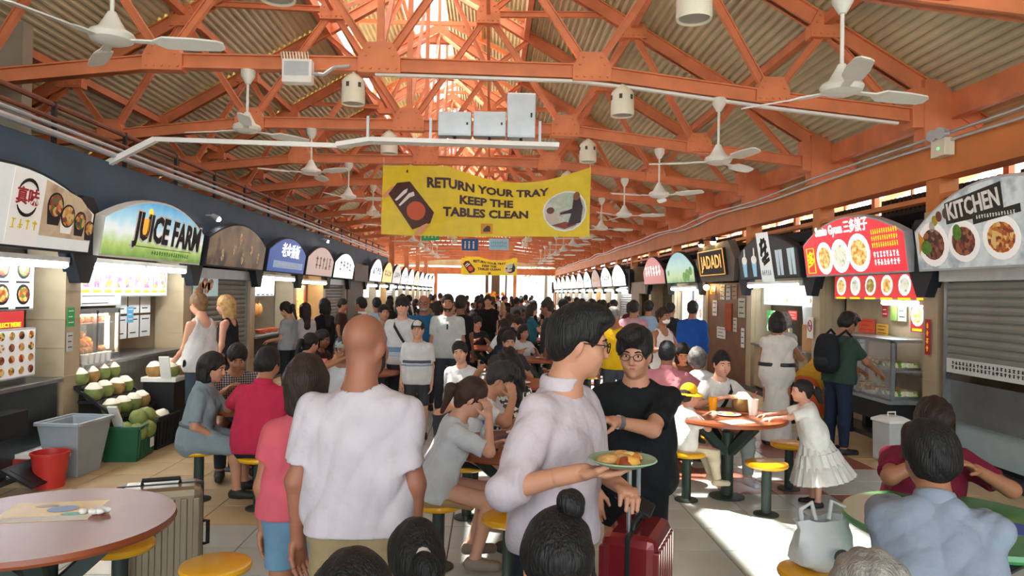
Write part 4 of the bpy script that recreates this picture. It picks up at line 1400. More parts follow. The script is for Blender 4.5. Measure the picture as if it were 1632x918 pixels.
o.rotation_euler = (0, 0, f[1])
tag(o, 'tan boarded stall front beyond the pink sign', 'stall front', None, 'structure')
gr = [('#eceef0', 1.1, '', '#9a9a9a', 'glaring white'), ('#d4e2ea', 0.8, '面包', '#a0742c', 'white and yellow'), ('#8a5a44', 0.3, '肉骨茶', '#e0a060', 'brown'), ('#cfe0d6', 0.7, '素食', '#7a9a88', 'mint'), ('#e4b8bc', 0.8, '粉', '#b8686c', 'pink ringed'), ('#e8e2cc', 0.8, '豆花', '#a8946a', 'cream'),
      ('#e6ebec', 0.9, '鱼汤', '#8a9494', 'cool white'), ('#a8d49a', 0.7, '冰', '#4a9a5a', 'green'), ('#e8dcd8', 0.8, '包', '#a88a84', 'rosy white'), ('#eef0f2', 0.9, '', '#999999', 'plain white')]
for j, (c_, e_, tx, ik, lb) in enumerate(gr):
    generic('R', 7 + j, c_, e_, tx, ik, lb, 'w' if j == 2 else 'c', menu=(j % 4 != 0), sh=(j % 4 == 0))
def stool(*a,**k): pass
# ================================================================== FIXTURES
M_FAN = mat('fan_white', '#dedcd2', 0.4, var=0.05)
def truss_y(k):
    return TY0 + BAY * k

def chord_z(x):
    d = abs(x - XC)
    for (a, za), (b, zb) in zip(BN[:-1], BN[1:]):
        if d <= b:
            return za + (zb - za) * (d - a) / (b - a)
    return BN[-1][1]

def build_fans():
    can = MB().lathe([(0.0, 0.0), (0.03, 0.0), (0.08, 0.09), (0.085, 0.16), (0.0, 0.16)], 16).mesh('fan_canopy', M_FAN, True)
    body = MB().lathe([(0.0, -0.03), (0.09, -0.03), (0.15, -0.005), (0.165, 0.03), (0.15, 0.055), (0.1, 0.08), (0.06, 0.15), (0.03, 0.21), (0.0, 0.21)], 20).mesh('fan_motor', M_FAN, True)
    bl = MB()
    vs = []
    prof = [(0.14, 0.03, 0.0), (0.3, 0.035, 0.0), (0.38, 0.07, 0.02), (0.6, 0.075, 0.02), (0.78, 0.062, 0.015), (0.82, 0.03, 0.01)]
    for zoff in (0.006, -0.006):
        for x, w, tw in prof:
            vs += [(x, -w, zoff + tw), (x, w, zoff - tw)]
    n = len(prof)
    fs = []
    for k in range(n - 1):
        a = 2 * k
        fs.append((a, a + 2, a + 3, a + 1))
        b = 2 * n + a
        fs.append((b, b + 1, b + 3, b + 2))
        fs.append((a, 2 * n + a, 2 * n + a + 2, a + 2))
        fs.append((a + 1, a + 3, 2 * n + a + 3, 2 * n + a + 1))
    fs.append((2 * n - 2, 4 * n - 2, 4 * n - 1, 2 * n - 1))
    bl.add(vs, fs)
    blm = bl.mesh('fan_blade', M_FAN)
    names = ['first', 'second', 'third', 'fourth', 'fifth', 'sixth', 'seventh', 'eighth', 'ninth', 'tenth', 'eleventh', 'twelfth']
    for k in range(12):
        for side, x, hz, a0 in (('right', 2.72, 3.47, 0.25 + 0.5 * k), ('left', -2.9, 3.72, 0.1 + 0.7 * k)):
            zc = chord_z(x) - 0.0
            t = thing('ceiling_fan', 'white three-blade ceiling fan, %s from the front in the %s row' % (names[k], side), 'ceiling fan', (x, truss_y(k), hz), 0, 'ceiling fans under the trusses')
            link('fan_motor', body, t)
            link('fan_canopy', can, t, (0, 0, zc - hz - 0.16))
            MB().cyl((0, 0, 0.18), (0, 0, zc - hz - 0.1), 0.016, None, 8).build('down_rod', M_FAN, t, True)
            for j in range(3):
                link('fan_blade', blm, t, None, (0, 0, a0 + j * 2 * PI / 3))

def build_lamps():
    M_LAMPIN = mat('lamp_reflector', '#8f8a80', 0.3, 0.6, var=0.05)
    shell = MB().lathe([(0.118, 0.015), (0.135, 0.0), (0.14, 0.03), (0.135, 0.27), (0.115, 0.3), (0.03, 0.375), (0.03, 0.39), (0.0, 0.39)], 20).mesh('lamp_housing', M_CREAM, True)
    inner = MB().lathe([(0.118, 0.015), (0.1, 0.06), (0.05, 0.1), (0.0, 0.11)], 16).mesh('reflector', M_LAMPIN, True)
    vent = MB()
    for a in range(6):
        c, s = math.cos(a * PI / 3 + 0.2), math.sin(a * PI / 3 + 0.2)
        vent.bar((0.137 * c, 0.137 * s, 0.18), (0.137 * c, 0.137 * s, 0.235), 0.036, 0.008, (c, s, 0))
    vm = vent.mesh('vent_slots', mat('dark_slot', '#4a4642', 0.7))
    for k in range(10):
        for side, x in (('right', 1.55), ('left', -1.66)):
            t = thing('pendant_lamp', 'cream cylinder lamp with cone top, %s from the front in the %s row' % (ORD[k], side), 'lamp', (x, truss_y(k), chord_z(x) - 0.38), 0, 'cylinder lamps under the trusses')
            link('lamp_housing', shell, t)
            link('reflector', inner, t)
            link('vent_slots', vm, t)

def build_banner(Y, label, zt, near=True):
    BW, BH = 4.2, 1.4
    t = thing('banner', label, 'banner', at_y(609, 374, truss_y(3)) if near else (-2.19, Y, 3.05), 0.0, 'yellow tray banners')
    t.location.y = Y
    if not near:
        t.location.z = zt - BH
    def wp(u, v, off=0.0):
        a = u / BW
        sag = 0.0 if a < 0.32 else 0.30 * math.sin(PI * min(1, (a - 0.32) / 0.68)) ** 1.0
        f = (v / BH)
        z = v - sag * f ** 1.6 - 0.02 * math.sin(a * 5)
        y = 0.05 * math.sin(a * 9 + v * 1.5) * (0.4 + f) + 0.03 * math.sin((u - v) * 4.0)
        return (u, y - off, z)
    def warp(o, off):
        me = o.data
        for vtx in me.vertices:
            u, v = vtx.co.x, vtx.co.z
            q = wp(u, v, off * 1.7 + (0.0015 if vtx.co.y < 0 else 0))
            vtx.co = q
        me.update()
    mb = MB()
    nu, nv = 84, 28
    vs = [wp(BW * i / nu, BH * j / nv) for i in range(nu + 1) for j in range(nv + 1)]
    fs = [(i * (nv + 1) + j, (i + 1) * (nv + 1) + j, (i + 1) * (nv + 1) + j + 1, i * (nv + 1) + j + 1) for i in range(nu) for j in range(nv)]
    mb.add(vs, fs)
    vs2 = [(a, b + 0.004, c) for a, b, c in vs]
    mb.add(vs2, [tuple(reversed(q)) for q in fs])
    mb.build('banner_sheet', mat('yellow_vinyl', '#ead232', 0.45, var=0.05), t, True)
    ink = mat('dark_purple_ink', '#463036', 0.5, var=0)
    for s, x, z, w, h in (('RETURN YOUR TRAY', 2.12, 1.06, 2.46, 0.27), ('KEEP THE', 2.1, 0.76, 1.08, 0.25), ('TABLES CLEAN', 2.1, 0.49, 1.72, 0.25)):
        o = text_obj(s, h, ink, t, (0, 0, 0), 'lettering', 0.011, width=w)
        for vv in o.data.vertices:
            vv.co.x += x
            vv.co.z += z
            vv.co.y = -0.001 if vv.co.y < 0 else 0
        warp(o, 0.006)
    def poly(name, pts, m_, off):
        fine = []
        for (a, b) in zip(pts, pts[1:] + pts[:1]):
            for q in range(4):
                fine.append((a[0] + (b[0] - a[0]) * q / 4, a[1] + (b[1] - a[1]) * q / 4))
        cx, cz = sum(p[0] for p in fine) / len(fine), sum(p[1] for p in fine) / len(fine)
        n = len(fine)
        v = [(cx, -0.001, cz)]
        K = 5
        for r_ in range(1, K + 1):
            v += [(cx + (p[0] - cx) * r_ / K, -0.001, cz + (p[1] - cz) * r_ / K) for p in fine]
        mb = MB()
        fs = [(0, 1 + i, 1 + (i + 1) % n) for i in range(n)]
        for r_ in range(K - 1):
            a0, b0 = 1 + r_ * n, 1 + (r_ + 1) * n
            fs += [(a0 + i, b0 + i, b0 + (i + 1) % n, a0 + (i + 1) % n) for i in range(n)]
        mb.add(v, fs)
        o = mb.build(name, m_, t)
        warp(o, off)
    def circ(name, cx, cz, r, m_, off, rz=None):
        poly(name, [(cx + r * math.cos(a * PI / 8), cz + (rz or r) * math.sin(a * PI / 8)) for a in range(16)], m_, off)
    brown = mat('tray_brown_print', '#4b2c28', 0.5, var=0)
    skin = mat('hand_pink_print', '#e2a07c', 0.5, var=0)
    poly('printed_hand', [(0.0, 0.78), (0.2, 0.98), (0.35, 1.02), (0.38, 0.92), (0.2, 0.84), (0.05, 0.72)], skin, 0.006)
    poly('printed_tray', [(0.13, 0.82), (0.3, 1.05), (0.56, 1.08), (1.05, 0.48), (0.98, 0.26), (0.62, 0.12)], brown, 0.009)
    poly('printed_hand', [(0.66, 0.04), (0.8, 0.2), (0.92, 0.26), (0.94, 0.2), (0.82, 0.06), (0.72, 0.0)], skin, 0.012)
    circ('printed_plate', 0.69, 0.5, 0.19, mat('plate_orange_print', '#cc5a34', 0.5, var=0), 0.012)
    wi = mat('cutlery_white_print', '#e8e4e0', 0.5, var=0)
    poly('printed_fork', [(0.26, 0.7), (0.3, 0.68), (0.5, 0.86), (0.52, 0.94), (0.44, 0.9)], wi, 0.012)
    poly('printed_spoon', [(0.34, 0.6), (0.37, 0.58), (0.56, 0.76), (0.66, 0.8), (0.64, 0.88), (0.54, 0.84)], wi, 0.012)
    circ('photo_ring', 3.69, 0.56, 0.45, M_INKWD, 0.006)
    circ('photo_disc', 3.69, 0.56, 0.42, print_mat('photo_room_print', ['#8a6a54', '#c8ccc4', '#a8c0a8', '#d0d4d0'], 2.6, kind='noise'), 0.009)
    poly('photo_figure', [(3.75, 0.22), (4.02, 0.3), (4.06, 0.62), (3.98, 0.86), (3.86, 0.8), (3.84, 0.6), (3.6, 0.52), (3.6, 0.48), (3.84, 0.5)], mat('figure_dark_print', '#3a2a34', 0.5, var=0), 0.012)
    circ('photo_head', 3.92, 0.86, 0.07, mat('figure_head_print', '#8a5a44', 0.5, var=0), 0.013, 0.09)
    poly('photo_child', [(3.32, 0.34), (3.52, 0.26), (3.54, 0.46), (3.4, 0.58), (3.3, 0.48)], mat('figure_pale_print', '#c8bcb4', 0.5, var=0), 0.012)
    circ('photo_child_head', 3.4, 0.58, 0.08, mat('figure_brown_print', '#6a4030', 0.5, var=0), 0.013)
    poly('photo_table', [(3.42, 0.24), (3.7, 0.16), (3.95, 0.26), (3.7, 0.32)], mat('figure_red_print', '#8a4034', 0.5, var=0), 0.012)
    poly('logo_square', [(2.0, 0.06), (2.24, 0.06), (2.24, 0.28), (2.0, 0.28)], mat('logo_orange', '#d89a20', 0.5, var=0), 0.006)
    poly('logo_mark', [(2.05, 0.1), (2.19, 0.1), (2.19, 0.22), (2.13, 0.24), (2.05, 0.16)], ink, 0.009)
    tie = MB()
    for u in (0.02, BW - 0.02):
        p = wp(u, BH)
        tie.cyl(p, (p[0], p[1], p[2] + 0.16), 0.006, None, 6)
    tie.build('tie_cord', M_INKWD, t)

def build_fixtures():
    # cable tray and boxes on the second truss
    Y = truss_y(1) - 0.14
    z0 = 3.78
    a, b, c, d = at_y(165, 264, Y), at_y(248, 222, Y), at_y(538, 232, Y), at_y(590, 224, Y)
    e = at_y(890, 233, Y)
    t = thing('cable_tray', 'white cable tray hung below the second truss with a bent left end', 'cable tray', (0, 0, 0))
    MB().bar(d, e, 0.2, 0.05).build('tray_channel', M_WHITE, t)
    MB().bar(c, d, 0.2, 0.05).build('tray_channel', M_WHITE, t)
    MB().bar(b, c, 0.05, 0.05).build('tray_arm', M_WHITE, t)
    MB().bar(a, b, 0.08, 0.06).build('tray_arm', M_WHITE, t)
    for px in (586, 686, 860):
        p = at_y(px, 226 + (px - 586) * 0.03, Y)
        MB().bar(p, p + Vector((0, 0, 0.3)), 0.03, 0.03, (0, 1, 0)).build('hanger', M_GREY, t)
    for px, py, w, h, lb in ((725, 219, 0.39, 0.28, 'plain pale grey box nearest the left on the cable tray'), (780, 220, 0.38, 0.29, 'grey switch box in the middle above the cable tray'), (830, 222, 0.33, 0.52, 'tall grey cabinet on the right end of the cable tray')):
        p = at_y(px, py, Y + 0.02)
        o = thing('electrical_box', lb, 'electrical box', p)
        MB().box(-w / 2, w / 2, -0.1, 0.08, 0, h).build('box_body', M_GREY, o, bevel=0.008)
        MB().box(-w / 2 + 0.02, w / 2 - 0.02, -0.108, -0.1, 0.02, h - 0.02).build('box_door', M_GREY, o)
        MB().box(w / 2 - 0.06, w / 2 - 0.04, -0.118, -0.108, h * 0.45, h * 0.55).build('latch', M_BLACK, o)
        MB().cyl((0, -0.05, -0.06), (0, -0.05, 0), 0.018, None, 8).build('cable_gland', M_BLACK, o)
    p = at_y(475, 134, truss_y(0) + BAY - 0.16)
    o = thing('electrical_box', 'white electrical box with cable on the first visible truss chord', 'electrical box', p)
    MB().box(-0.17, 0.17, -0.08, 0.06, 0, 0.27).build('box_body', M_WHITE, o, bevel=0.01)
    MB().box(-0.14, 0.14, -0.09, -0.08, 0.08, 0.24).build('box_door', M_GREY, o)
    MB().tube([(0.17, -0.02, 0.12), (0.3, -0.02, 0.11), (0.42, -0.02, 0.2), (0.6, -0.02, 0.22)], 0.02, 7).build('cable', M_GREY, o, True)
    co = MB()
    for k in range(9):
        co.tube([(-0.18 + 0.035 * k, -0.02, 0.27), (-0.2 + 0.035 * k, -0.02, 0.36), (-0.17 + 0.035 * k, -0.02, 0.37), (-0.16 + 0.035 * k, -0.02, 0.28)], 0.006, 5)
    co.build('cable_coil', M_CREAM, o)
    # white trunking under chords
    for k, (x0, x1) in enumerate(((-1.4, 4.9), )):
        o = MB()
        pts = [x0 + (x1 - x0) * i / 8 for i in range(9)]
        for q, r_ in zip(pts[:-1], pts[1:]):
            o.bar((q, truss_y(1) - 0.02, chord_z(q) - 0.03), (r_, truss_y(1) - 0.02, chord_z(r_) - 0.03), 0.06, 0.03)
        ob = o.build('light_trunking', M_WHITE)
        tag(ob, 'thin white trunking along the underside of the first chord', 'trunking')
    # emergency lamp on right beam
    p = at_x(1502, 250, XR - 0.07)
    o = thing('emergency_light', 'white twin-head emergency light on the orange edge beam', 'emergency light', p)
    MB().box(-0.06, 0.06, -0.13, 0.13, 0, 0.2).build('battery_box', M_CREAM, o, bevel=0.008)
    MB().box(-0.065, -0.06, -0.03, 0.0, 0.08, 0.1).build('status_lamp', lit('green_led', '#30ff60', 3), o)
    for y in (-0.06, 0.09):
        MB().cyl((0.0, y, 0.26), (-0.1, y - 0.03, 0.25), 0.05, 0.068, 14).build('lamp_head', M_GREY, o, True)
        MB().cyl((0.0, y, 0.2), (0, y, 0.27), 0.015, None, 6).build('lamp_neck', M_GREY, o)
    # hanging signs
    for px0, px1, py0, py1, Y_, col, txt, inkm, lb in ((736, 762, 381, 399, truss_y(7) - 0.02, '#2a5c94', 'WC', M_INKWD, 'blue hanging toilet sign with white figures'), (779, 811, 381, 398, truss_y(7) - 0.02, '#9cc8d8', 'SMOKING CORNER', mat('teal_ink', '#2f6f86', 0.5, var=0), 'pale blue hanging notice beside the toilet sign'), (672, 700, 371, 383, truss_y(6) - 0.02, '#2f9a5c', 'EXIT', M_INKWD, 'green hanging exit sign under the big banner')):
        a, b = at_y(px0, py1, Y_), at_y(px1, py0, Y_)
        o = thing('hanging_sign', lb, 'sign', (a.x, Y_, a.z))
        w, h = b.x - a.x, b.z - a.z
        MB().box(0, w, -0.03, 0.03, 0, h).build('sign_panel', mat('hang' + col[1:], col, 0.5, var=0.03, emit=0.15), o)
        if txt == 'WC':
            for x in (0.2, 0.45, 0.72):
                MB().disc(w * x, h * 0.72, 0.035, 0.04, -0.036, -0.03, 10).box(w * x - 0.03, w * x + 0.03, -0.036, -0.03, h * 0.15, h * 0.6).build('pictogram', M_INKWD, o)
        else:
            scribble(o, w / 2, h / 2, w * 0.8, h * 0.6, inkm, 31, 9 if txt != 'EXIT' else 4, 2 if txt != 'EXIT' else 1, y=-0.03)
        for x in (0.1, w - 0.1):
            MB().cyl((x, 0, h), (x, 0, 4.48 - a.z), 0.008, None, 5).build('hanger', M_GREY, o)
    # spot lights on the left fascia
    for k, (px, py) in enumerate(((338, 343), (516, 381))):
        p = at_x(px, py, XL + 0.1)
        o = thing('fascia_spot', 'small lit spot lamp on the left fascia above the %s' % ('brown sign' if k == 0 else 'pink sign'), 'lamp', p)
        MB().cyl((0, 0, 0), (0.1, 0, -0.06), 0.03, 0.05, 10).build('lamp_head', M_GREY, o, True)
        MB().ball((0.105, 0, -0.063), 0.035, n=8, m=6).build('bulb', M_TUBE, o, True)
        MB().bar((0, 0, 0), (-0.1, 0, 0), 0.02, 0.02).build('lamp_arm', M_GREY, o)

build_fans()
build_lamps()
build_banner(truss_y(3) - 0.14, 'large yellow RETURN YOUR TRAY banner hanging across the hall', 0)
build_banner(truss_y(16) - 0.1, 'small distant yellow tray banner near the far end', 4.55, False)
build_fixtures()

# ================================================================== FURNITURE
M_TOP = mat('orange_brown_laminate', '#b5693c', 0.22, var=0.1, scale=3, coat=0.4)
M_TOP2 = mat('reddish_brown_laminate', '#a06648', 0.22, var=0.1, scale=3, coat=0.4)
M_TOPG = mat('green_laminate', '#3f8a4e', 0.3, var=0.1, scale=3, coat=0.3)
M_EDGE = mat('brown_table_edge', '#8a4526', 0.35, var=0.1)
M_YEL = mat('yellow_stool_plastic', '#e8ac14', 0.28, var=0.05, coat=0.3)

TABLE_ME = {}
def table(x, y, label, top=M_TOP, r=0.53):
    t = thing('round_table', label, 'table', (x, y, 0))
    k = (top.name, r)
    if k not in TABLE_ME:
        a = MB().lathe([(0, 0.715), (r - 0.03, 0.715), (r - 0.03, 0.75), (0, 0.75)], 48).mesh('tabletop', top, True)
        b = MB().lathe([(r - 0.03, 0.712), (r - 0.008, 0.715), (r, 0.73), (r - 0.006, 0.752), (r - 0.03, 0.7505)], 48).mesh('table_edge', M_EDGE if top is not M_TOPG else M_TOPG, True)
        c = MB().cyl((0, 0, 0.02), (0, 0, 0.6), 0.055, None, 14).mesh('post', M_GREEN, True)
        d = MB()
        for q in range(4):
            an = q * PI / 2 + 0.4
            cs, sn = math.cos(an), math.sin(an)
            d.bar((0.04 * cs, 0.04 * sn, 0.42), (0.34 * cs, 0.34 * sn, 0.69), 0.07, 0.07)
            d.bar((0, 0, 0.69), (0.36 * cs, 0.36 * sn, 0.69), 0.06, 0.045)
        d = d.mesh('support_arm', M_GREEN)
        e = MB().lathe([(0, 0), (0.16, 0), (0.16, 0.012), (0.07, 0.025), (0, 0.025)], 20).mesh('base_plate', M_GREEN, True)
        TABLE_ME[k] = (a, b, c, d, e)
    for n, me in zip(('tabletop', 'table_edge', 'post', 'support_arm', 'base_plate'), TABLE_ME[k]):
        link(n, me, t)
    return t

ST = [MB().lathe([(0, 0.405), (0.155, 0.405), (0.172, 0.415), (0.178, 0.43), (0.172, 0.445), (0.15, 0.452), (0, 0.45)], 28).mesh('seat', M_YEL, True),
      MB().cyl((0, 0, 0.01), (0, 0, 0.41), 0.042, None, 14).mesh('post', M_GREEN, True),
      MB().lathe([(0, 0), (0.105, 0), (0.105, 0.012), (0.05, 0.022), (0, 0.022)], 18).mesh('base_plate', M_GREEN, True)]
STOOLS = []
def stool(x, y, label, group='yellow stools'):
    for a, b in STOOLS:
        if (a - x) ** 2 + (b - y) ** 2 < 0.1:
            return None
    STOOLS.append((x, y))
    t = thing('stool', label, 'stool', (x, y, 0), 0, group)
    for n, me in zip(('seat', 'post', 'base_plate'), ST):
        link(n, me, t)
    return t

def stool_px(px, py, label):
    p = at_z(px, py, 0.45)
    return stool(p.x, p.y, label)

TABLES = {
    'near_left': table(-2.06, 3.45, 'brown round table with a yellow sticker at the bottom left', M_TOP2, 0.56),
    'mid_left': table(-2.12, 6.95, 'orange-brown round table between the man in red and the woman in grey'),
    'centre': table(0.22, 5.25, 'orange-brown round table with water bottle behind the man carrying the tray'),
    'right': table(2.22, 6.62, 'sunlit orange-brown round table with coconut and drinks'),
    'green': table(2.36, 3.56, 'green round table with blue sticker at the bottom right', M_TOPG),
    'pink': table(2.35, 8.75, 'orange-brown round table in front of the man in the pink polo'),
    'back_left': table(-1.75, 9.9, 'round table by the woman in the salmon shirt'),
    'back_mid': table(0.35, 8.9, 'round table behind the seated girl in white'),
    'far_mid': table(0.9, 12.2, 'round table in the middle of the dark clothed crowd'),
}
stool_px(344, 897, 'whole yellow stool in front of the champagne suitcase')
stool_px(192, 864, 'yellow stool half hidden by the brown table')
stool_px(812, 822, 'empty yellow stool behind the man carrying the tray')
stool_px(1222, 736, 'empty sunlit yellow stool beside the girl in the tiered dress')
stool_px(1258, 705, 'yellow stool behind the girl in the tiered dress')
stool_px(1066, 695, 'empty yellow stool behind the child in the yellow hat')
stool_px(1296, 908, 'yellow stool under the white plastic bag')

def on_table(px, py, z=0.75):
    return at_z(px, py, z)

# --- near left table sticker
p = on_table(86, 815)
s = thing('table_sticker', 'yellow square sticker with blue oval on the brown table', 'sticker', (p.x, p.y, 0.7505), 0.18)
MB().box(-0.22, 0.2, -0.16, 0.16, 0, 0.0015).build('sticker_sheet', mat('sticker_yellow', '#d9b760', 0.4, var=0.08), s)
MB().box(-0.22, 0.2, -0.16, -0.09, 0.0015, 0.0025).build('white_band', M_PAPER, s)
MB().lathe([(0.07, 0.0015), (0.07, 0.003), (0, 0.003)], 20, (0.03, 0.03, 0), 1.0, 0.8).build('blue_oval', mat('sticker_blue', '#3f5f98', 0.4, var=0.05), s)
MB().lathe([(0.05, 0.0015), (0.05, 0.003), (0, 0.003)], 14, (0.11, -0.06, 0), 1.2, 0.5).build('teal_print', mat('sticker_teal', '#3a9a84', 0.4, var=0.2), s)
MB().lathe([(0.045, 0.0015), (0.045, 0.003), (0, 0.003)], 14, (-0.06, 0.09, 0), 1.2, 0.5).build('brown_print', mat('sticker_brown', '#8a6a50', 0.4, var=0.2), s)
p = on_table(152, 818)
o = MB()
rr = random.Random(5)
for k in range(7):
    o.ball((rr.uniform(-.05, .05), rr.uniform(-.03, .03), 0.012), rr.uniform(0.015, 0.03), rr.uniform(0.012, 0.025), 0.014, 8, 6)
o = o.build('crumpled_tissue', M_PAPER, None, True)
o.location = (p.x, p.y, 0.7535)
tag(o, 'crumpled white tissue on the yellow table sticker', 'tissue')

# --- green table sticker
p = on_table(1622, 842)
o = MB().lathe([(0.11, 0.0), (0.11, 0.0015), (0, 0.0015)], 28).build('table_sticker', mat('royal_blue_print', '#2f4fb0', 0.4, var=0.05))
o.location = (p.x - 0.03, p.y, 0.7505)
tag(o, 'round royal blue sticker on the green table', 'sticker')

# --- suitcases
def suitcase(loc, rz, w, h, d, m_, label, ribs=True, handle=0.0):
    t = thing('suitcase', label, 'suitcase', loc, rz)
    b = MB()
    b.box(-w / 2, w / 2, -d / 2, d / 2, 0.05, h)
    b.build('shell', m_, t, bevel=0.045)
    if ribs:
        rb = MB()
        n = 7
        for i in range(n):
            x = -w / 2 + w * (i + 0.5) / n
            rb.box(x - w / n * 0.3, x + w / n * 0.3, -d / 2 - 0.008, d / 2 + 0.008, 0.12, h - 0.06)
        rb.build('ribs', m_, t, bevel=0.006)
    MB().box(-w / 2 - 0.004, w / 2 + 0.004, -0.012, 0.012, 0.06, h + 0.004).build('zip_band', M_BLACK, t, bevel=0.004)
    MB().tube([(-0.1, 0, h), (-0.1, 0, h + 0.03), (0.1, 0, h + 0.03), (0.1, 0, h)], 0.013, 8).build('carry_handle', M_BLACK, t, True)
    MB().tube([(w / 2, 0, h * 0.45), (w / 2 + 0.03, 0, h * 0.45), (w / 2 + 0.03, 0, h * 0.65), (w / 2, 0, h * 0.65)], 0.012, 8).build('side_handle', M_BLACK, t, True)
    wm = MB().cyl((-0.012, 0, 0.03), (0.012, 0, 0.03), 0.03, None, 12).mesh('wheel', M_BLACK, True)
    for sx in (-1, 1):
        for sy in (-1, 1):
            link('wheel', wm, t, (sx * (w / 2 - 0.06), sy * (d / 2 - 0.05), 0))
    if handle:
        MB().tube([(-0.1, 0.02, h - 0.05), (-0.1, 0.02, h + handle), (0.1, 0.02, h + handle), (0.1, 0.02, h - 0.05)], 0.011, 8).build('pull_handle', M_STEEL, t, True)
        MB().bar((-0.11, 0.02, h + handle), (0.11, 0.02, h + handle), 0.03, 0.025).build('handle_grip', M_BLACK, t, bevel=0.006)
    return t

M_CHAMP = mat('champagne_polycarbonate', '#857862', 0.3, 0.4, var=0.06)
M_REDS = mat('dark_red_polycarbonate', '#7a1f26', 0.22, 0.2, var=0.06, coat=0.4)
suitcase((-1.93, 4.35, 0), 0.35, 0.46, 0.68, 0.27, M_CHAMP, 'champagne ribbed hard suitcase behind the brown table')
sc = suitcase((0.72, 3.42, 0), 1.15, 0.4, 0.76, 0.26, M_REDS, 'dark red hard suitcase beside the man in black', True, 0.32)
MB().box(-0.203, -0.199, -0.09, -0.03, 0.5, 0.57).build('tag_sticker', M_PAPER, sc)

# --- plastic bag on stool
p = at_z(1310, 902, 0.45)
bag = thing('plastic_bag', 'white plastic carrier bag with dark round logo on a stool', 'bag', (p.x, p.y, 0.452), 0.2)
mb = MB()
rings = []
rr = random.Random(11)
vs, fs = [], []
N = 22
prof = [(0.12, 0.0, 0.10), (0.165, 0.03, 0.13), (0.17, 0.09, 0.13), (0.15, 0.15, 0.1), (0.14, 0.2, 0.07), (0.16, 0.25, 0.05)]
for (rx, z, ry) in prof:
    for i in range(N):
        a = 2 * PI * i / N
        k = 1 + 0.07 * math.sin(a * 5 + z * 20) + rr.uniform(-0.05, 0.05)
        vs.append((rx * k * math.cos(a), ry * k * math.sin(a), z + rr.uniform(-0.008, 0.008) * (z > 0)))
for j in range(len(prof) - 1):
    for i in range(N):
        fs.append((j * N + i, j * N + (i + 1) % N, (j + 1) * N + (i + 1) % N, (j + 1) * N + i))
fs.append(tuple(range(N - 1, -1, -1)))
mb.add(vs, fs)
mb.build('bag_body', mat('white_plastic_film', '#dfe6e8', 0.35, var=0.04, bump=0.4, bscale=30), bag, True)
for sx in (-1, 1):
    MB().tube([(sx * 0.12, 0, 0.22), (sx * 0.13, 0, 0.3), (sx * 0.06, 0.01, 0.33), (sx * 0.04, 0, 0.24)], 0.012, 6).build('bag_handle', MATS['white_plastic_film'], bag, True)
lm = MB().disc(0, 0.1, 0.042, 0.036, -0.152, -0.149, 18).build('printed_logo', mat('logo_grey', '#3c4448', 0.5, var=0.3, scale=60), bag)

# --- items on the tables
def cup(p, label, m_, r=0.038, h=0.12, straw=None, name='drink_cup'):
    t = thing(name, label, 'cup', (p.x, p.y, 0.7515))
    MB().lathe([(0, 0), (r * 0.72, 0), (r, h), (r * 0.93, h), (r * 0.9, h - 0.012), (0, h - 0.012)], 18).build('cup_body', m_, t, True)
    if straw:
        MB().tube([(0, 0, 0.03), (0.012, 0, h + 0.04), (0.035, 0, h + 0.075)], 0.004, 6).build('straw', straw, t)
    return t

M_JUICE = mat('orange_juice', '#f0a51e', 0.2, var=0.1)
M_HUSK = mat('green_coconut_husk', '#7d8a48', 0.6, var=0.25, scale=9)
M_HUSKB = mat('tan_coconut_husk', '#a8844e', 0.7, var=0.25, scale=9)
M_COCO = mat('white_coconut_flesh', '#e9e2cf', 0.6, var=0.06, scale=12)
cup(on_table(1136, 655), 'plastic cup of orange juice beside the coconut', M_JUICE, 0.045, 0.13)
cup(on_table(1200, 662), 'tall white cup with red straw on the sunlit table', M_WHITE, 0.05, 0.15, M_INKR)
def coconut_mesh(m_, cut):
    mb = MB()
    if cut:
        mb.lathe([(0, 0.0), (0.07, 0.0), (0.095, 0.04), (0.1, 0.085), (0.088, 0.125)], 14)
        mb.mat(1)
        mb.lathe([(0.088, 0.125), (0.04, 0.178), (0.0, 0.185)], 14)
    else:
        mb.lathe([(0, 0.0), (0.06, 0.012), (0.095, 0.055), (0.1, 0.1), (0.075, 0.15), (0.02, 0.18), (0, 0.182)], 14)
    return mb.mesh('coconut', [m_, M_COCO], True)
COC = [coconut_mesh(M_HUSK, True), coconut_mesh(M_HUSKB, True), coconut_mesh(M_HUSK, False), coconut_mesh(M_COCO, True)]
p = on_table(1183, 655)
o = link('coconut', COC[1], None, (p.x, p.y, 0.7515), (0, 0, 0.3))
tag(o, 'tan drinking coconut on the sunlit table beside the white cup', 'coconut')
p = on_table(1160, 662)
t = thing('food_plate', 'white plate with leftover food on the sunlit table', 'plate', (p.x, p.y, 0.751))
MB().lathe([(0, 0), (0.07, 0), (0.12, 0.015), (0.117, 0.018), (0.07, 0.005), (0, 0.005)], 24).build('plate_dish', M_WHITE, t, True)
MB().ball((0, 0, 0.012), 0.06, 0.05, 0.018, 12, 6).build('food', M_FOOD5, t, True)
p = on_table(1175, 672)
o = MB().box(-0.15, 0.12, -0.09, 0.09, 0, 0.003).build('paper_sheet', M_PAPER)
o.location = (p.x, p.y - 0.02, 0.7505)
o.rotation_euler = (0, 0, 0.4)
tag(o, 'white paper sheet lying under the cups on the sunlit table', 'paper')
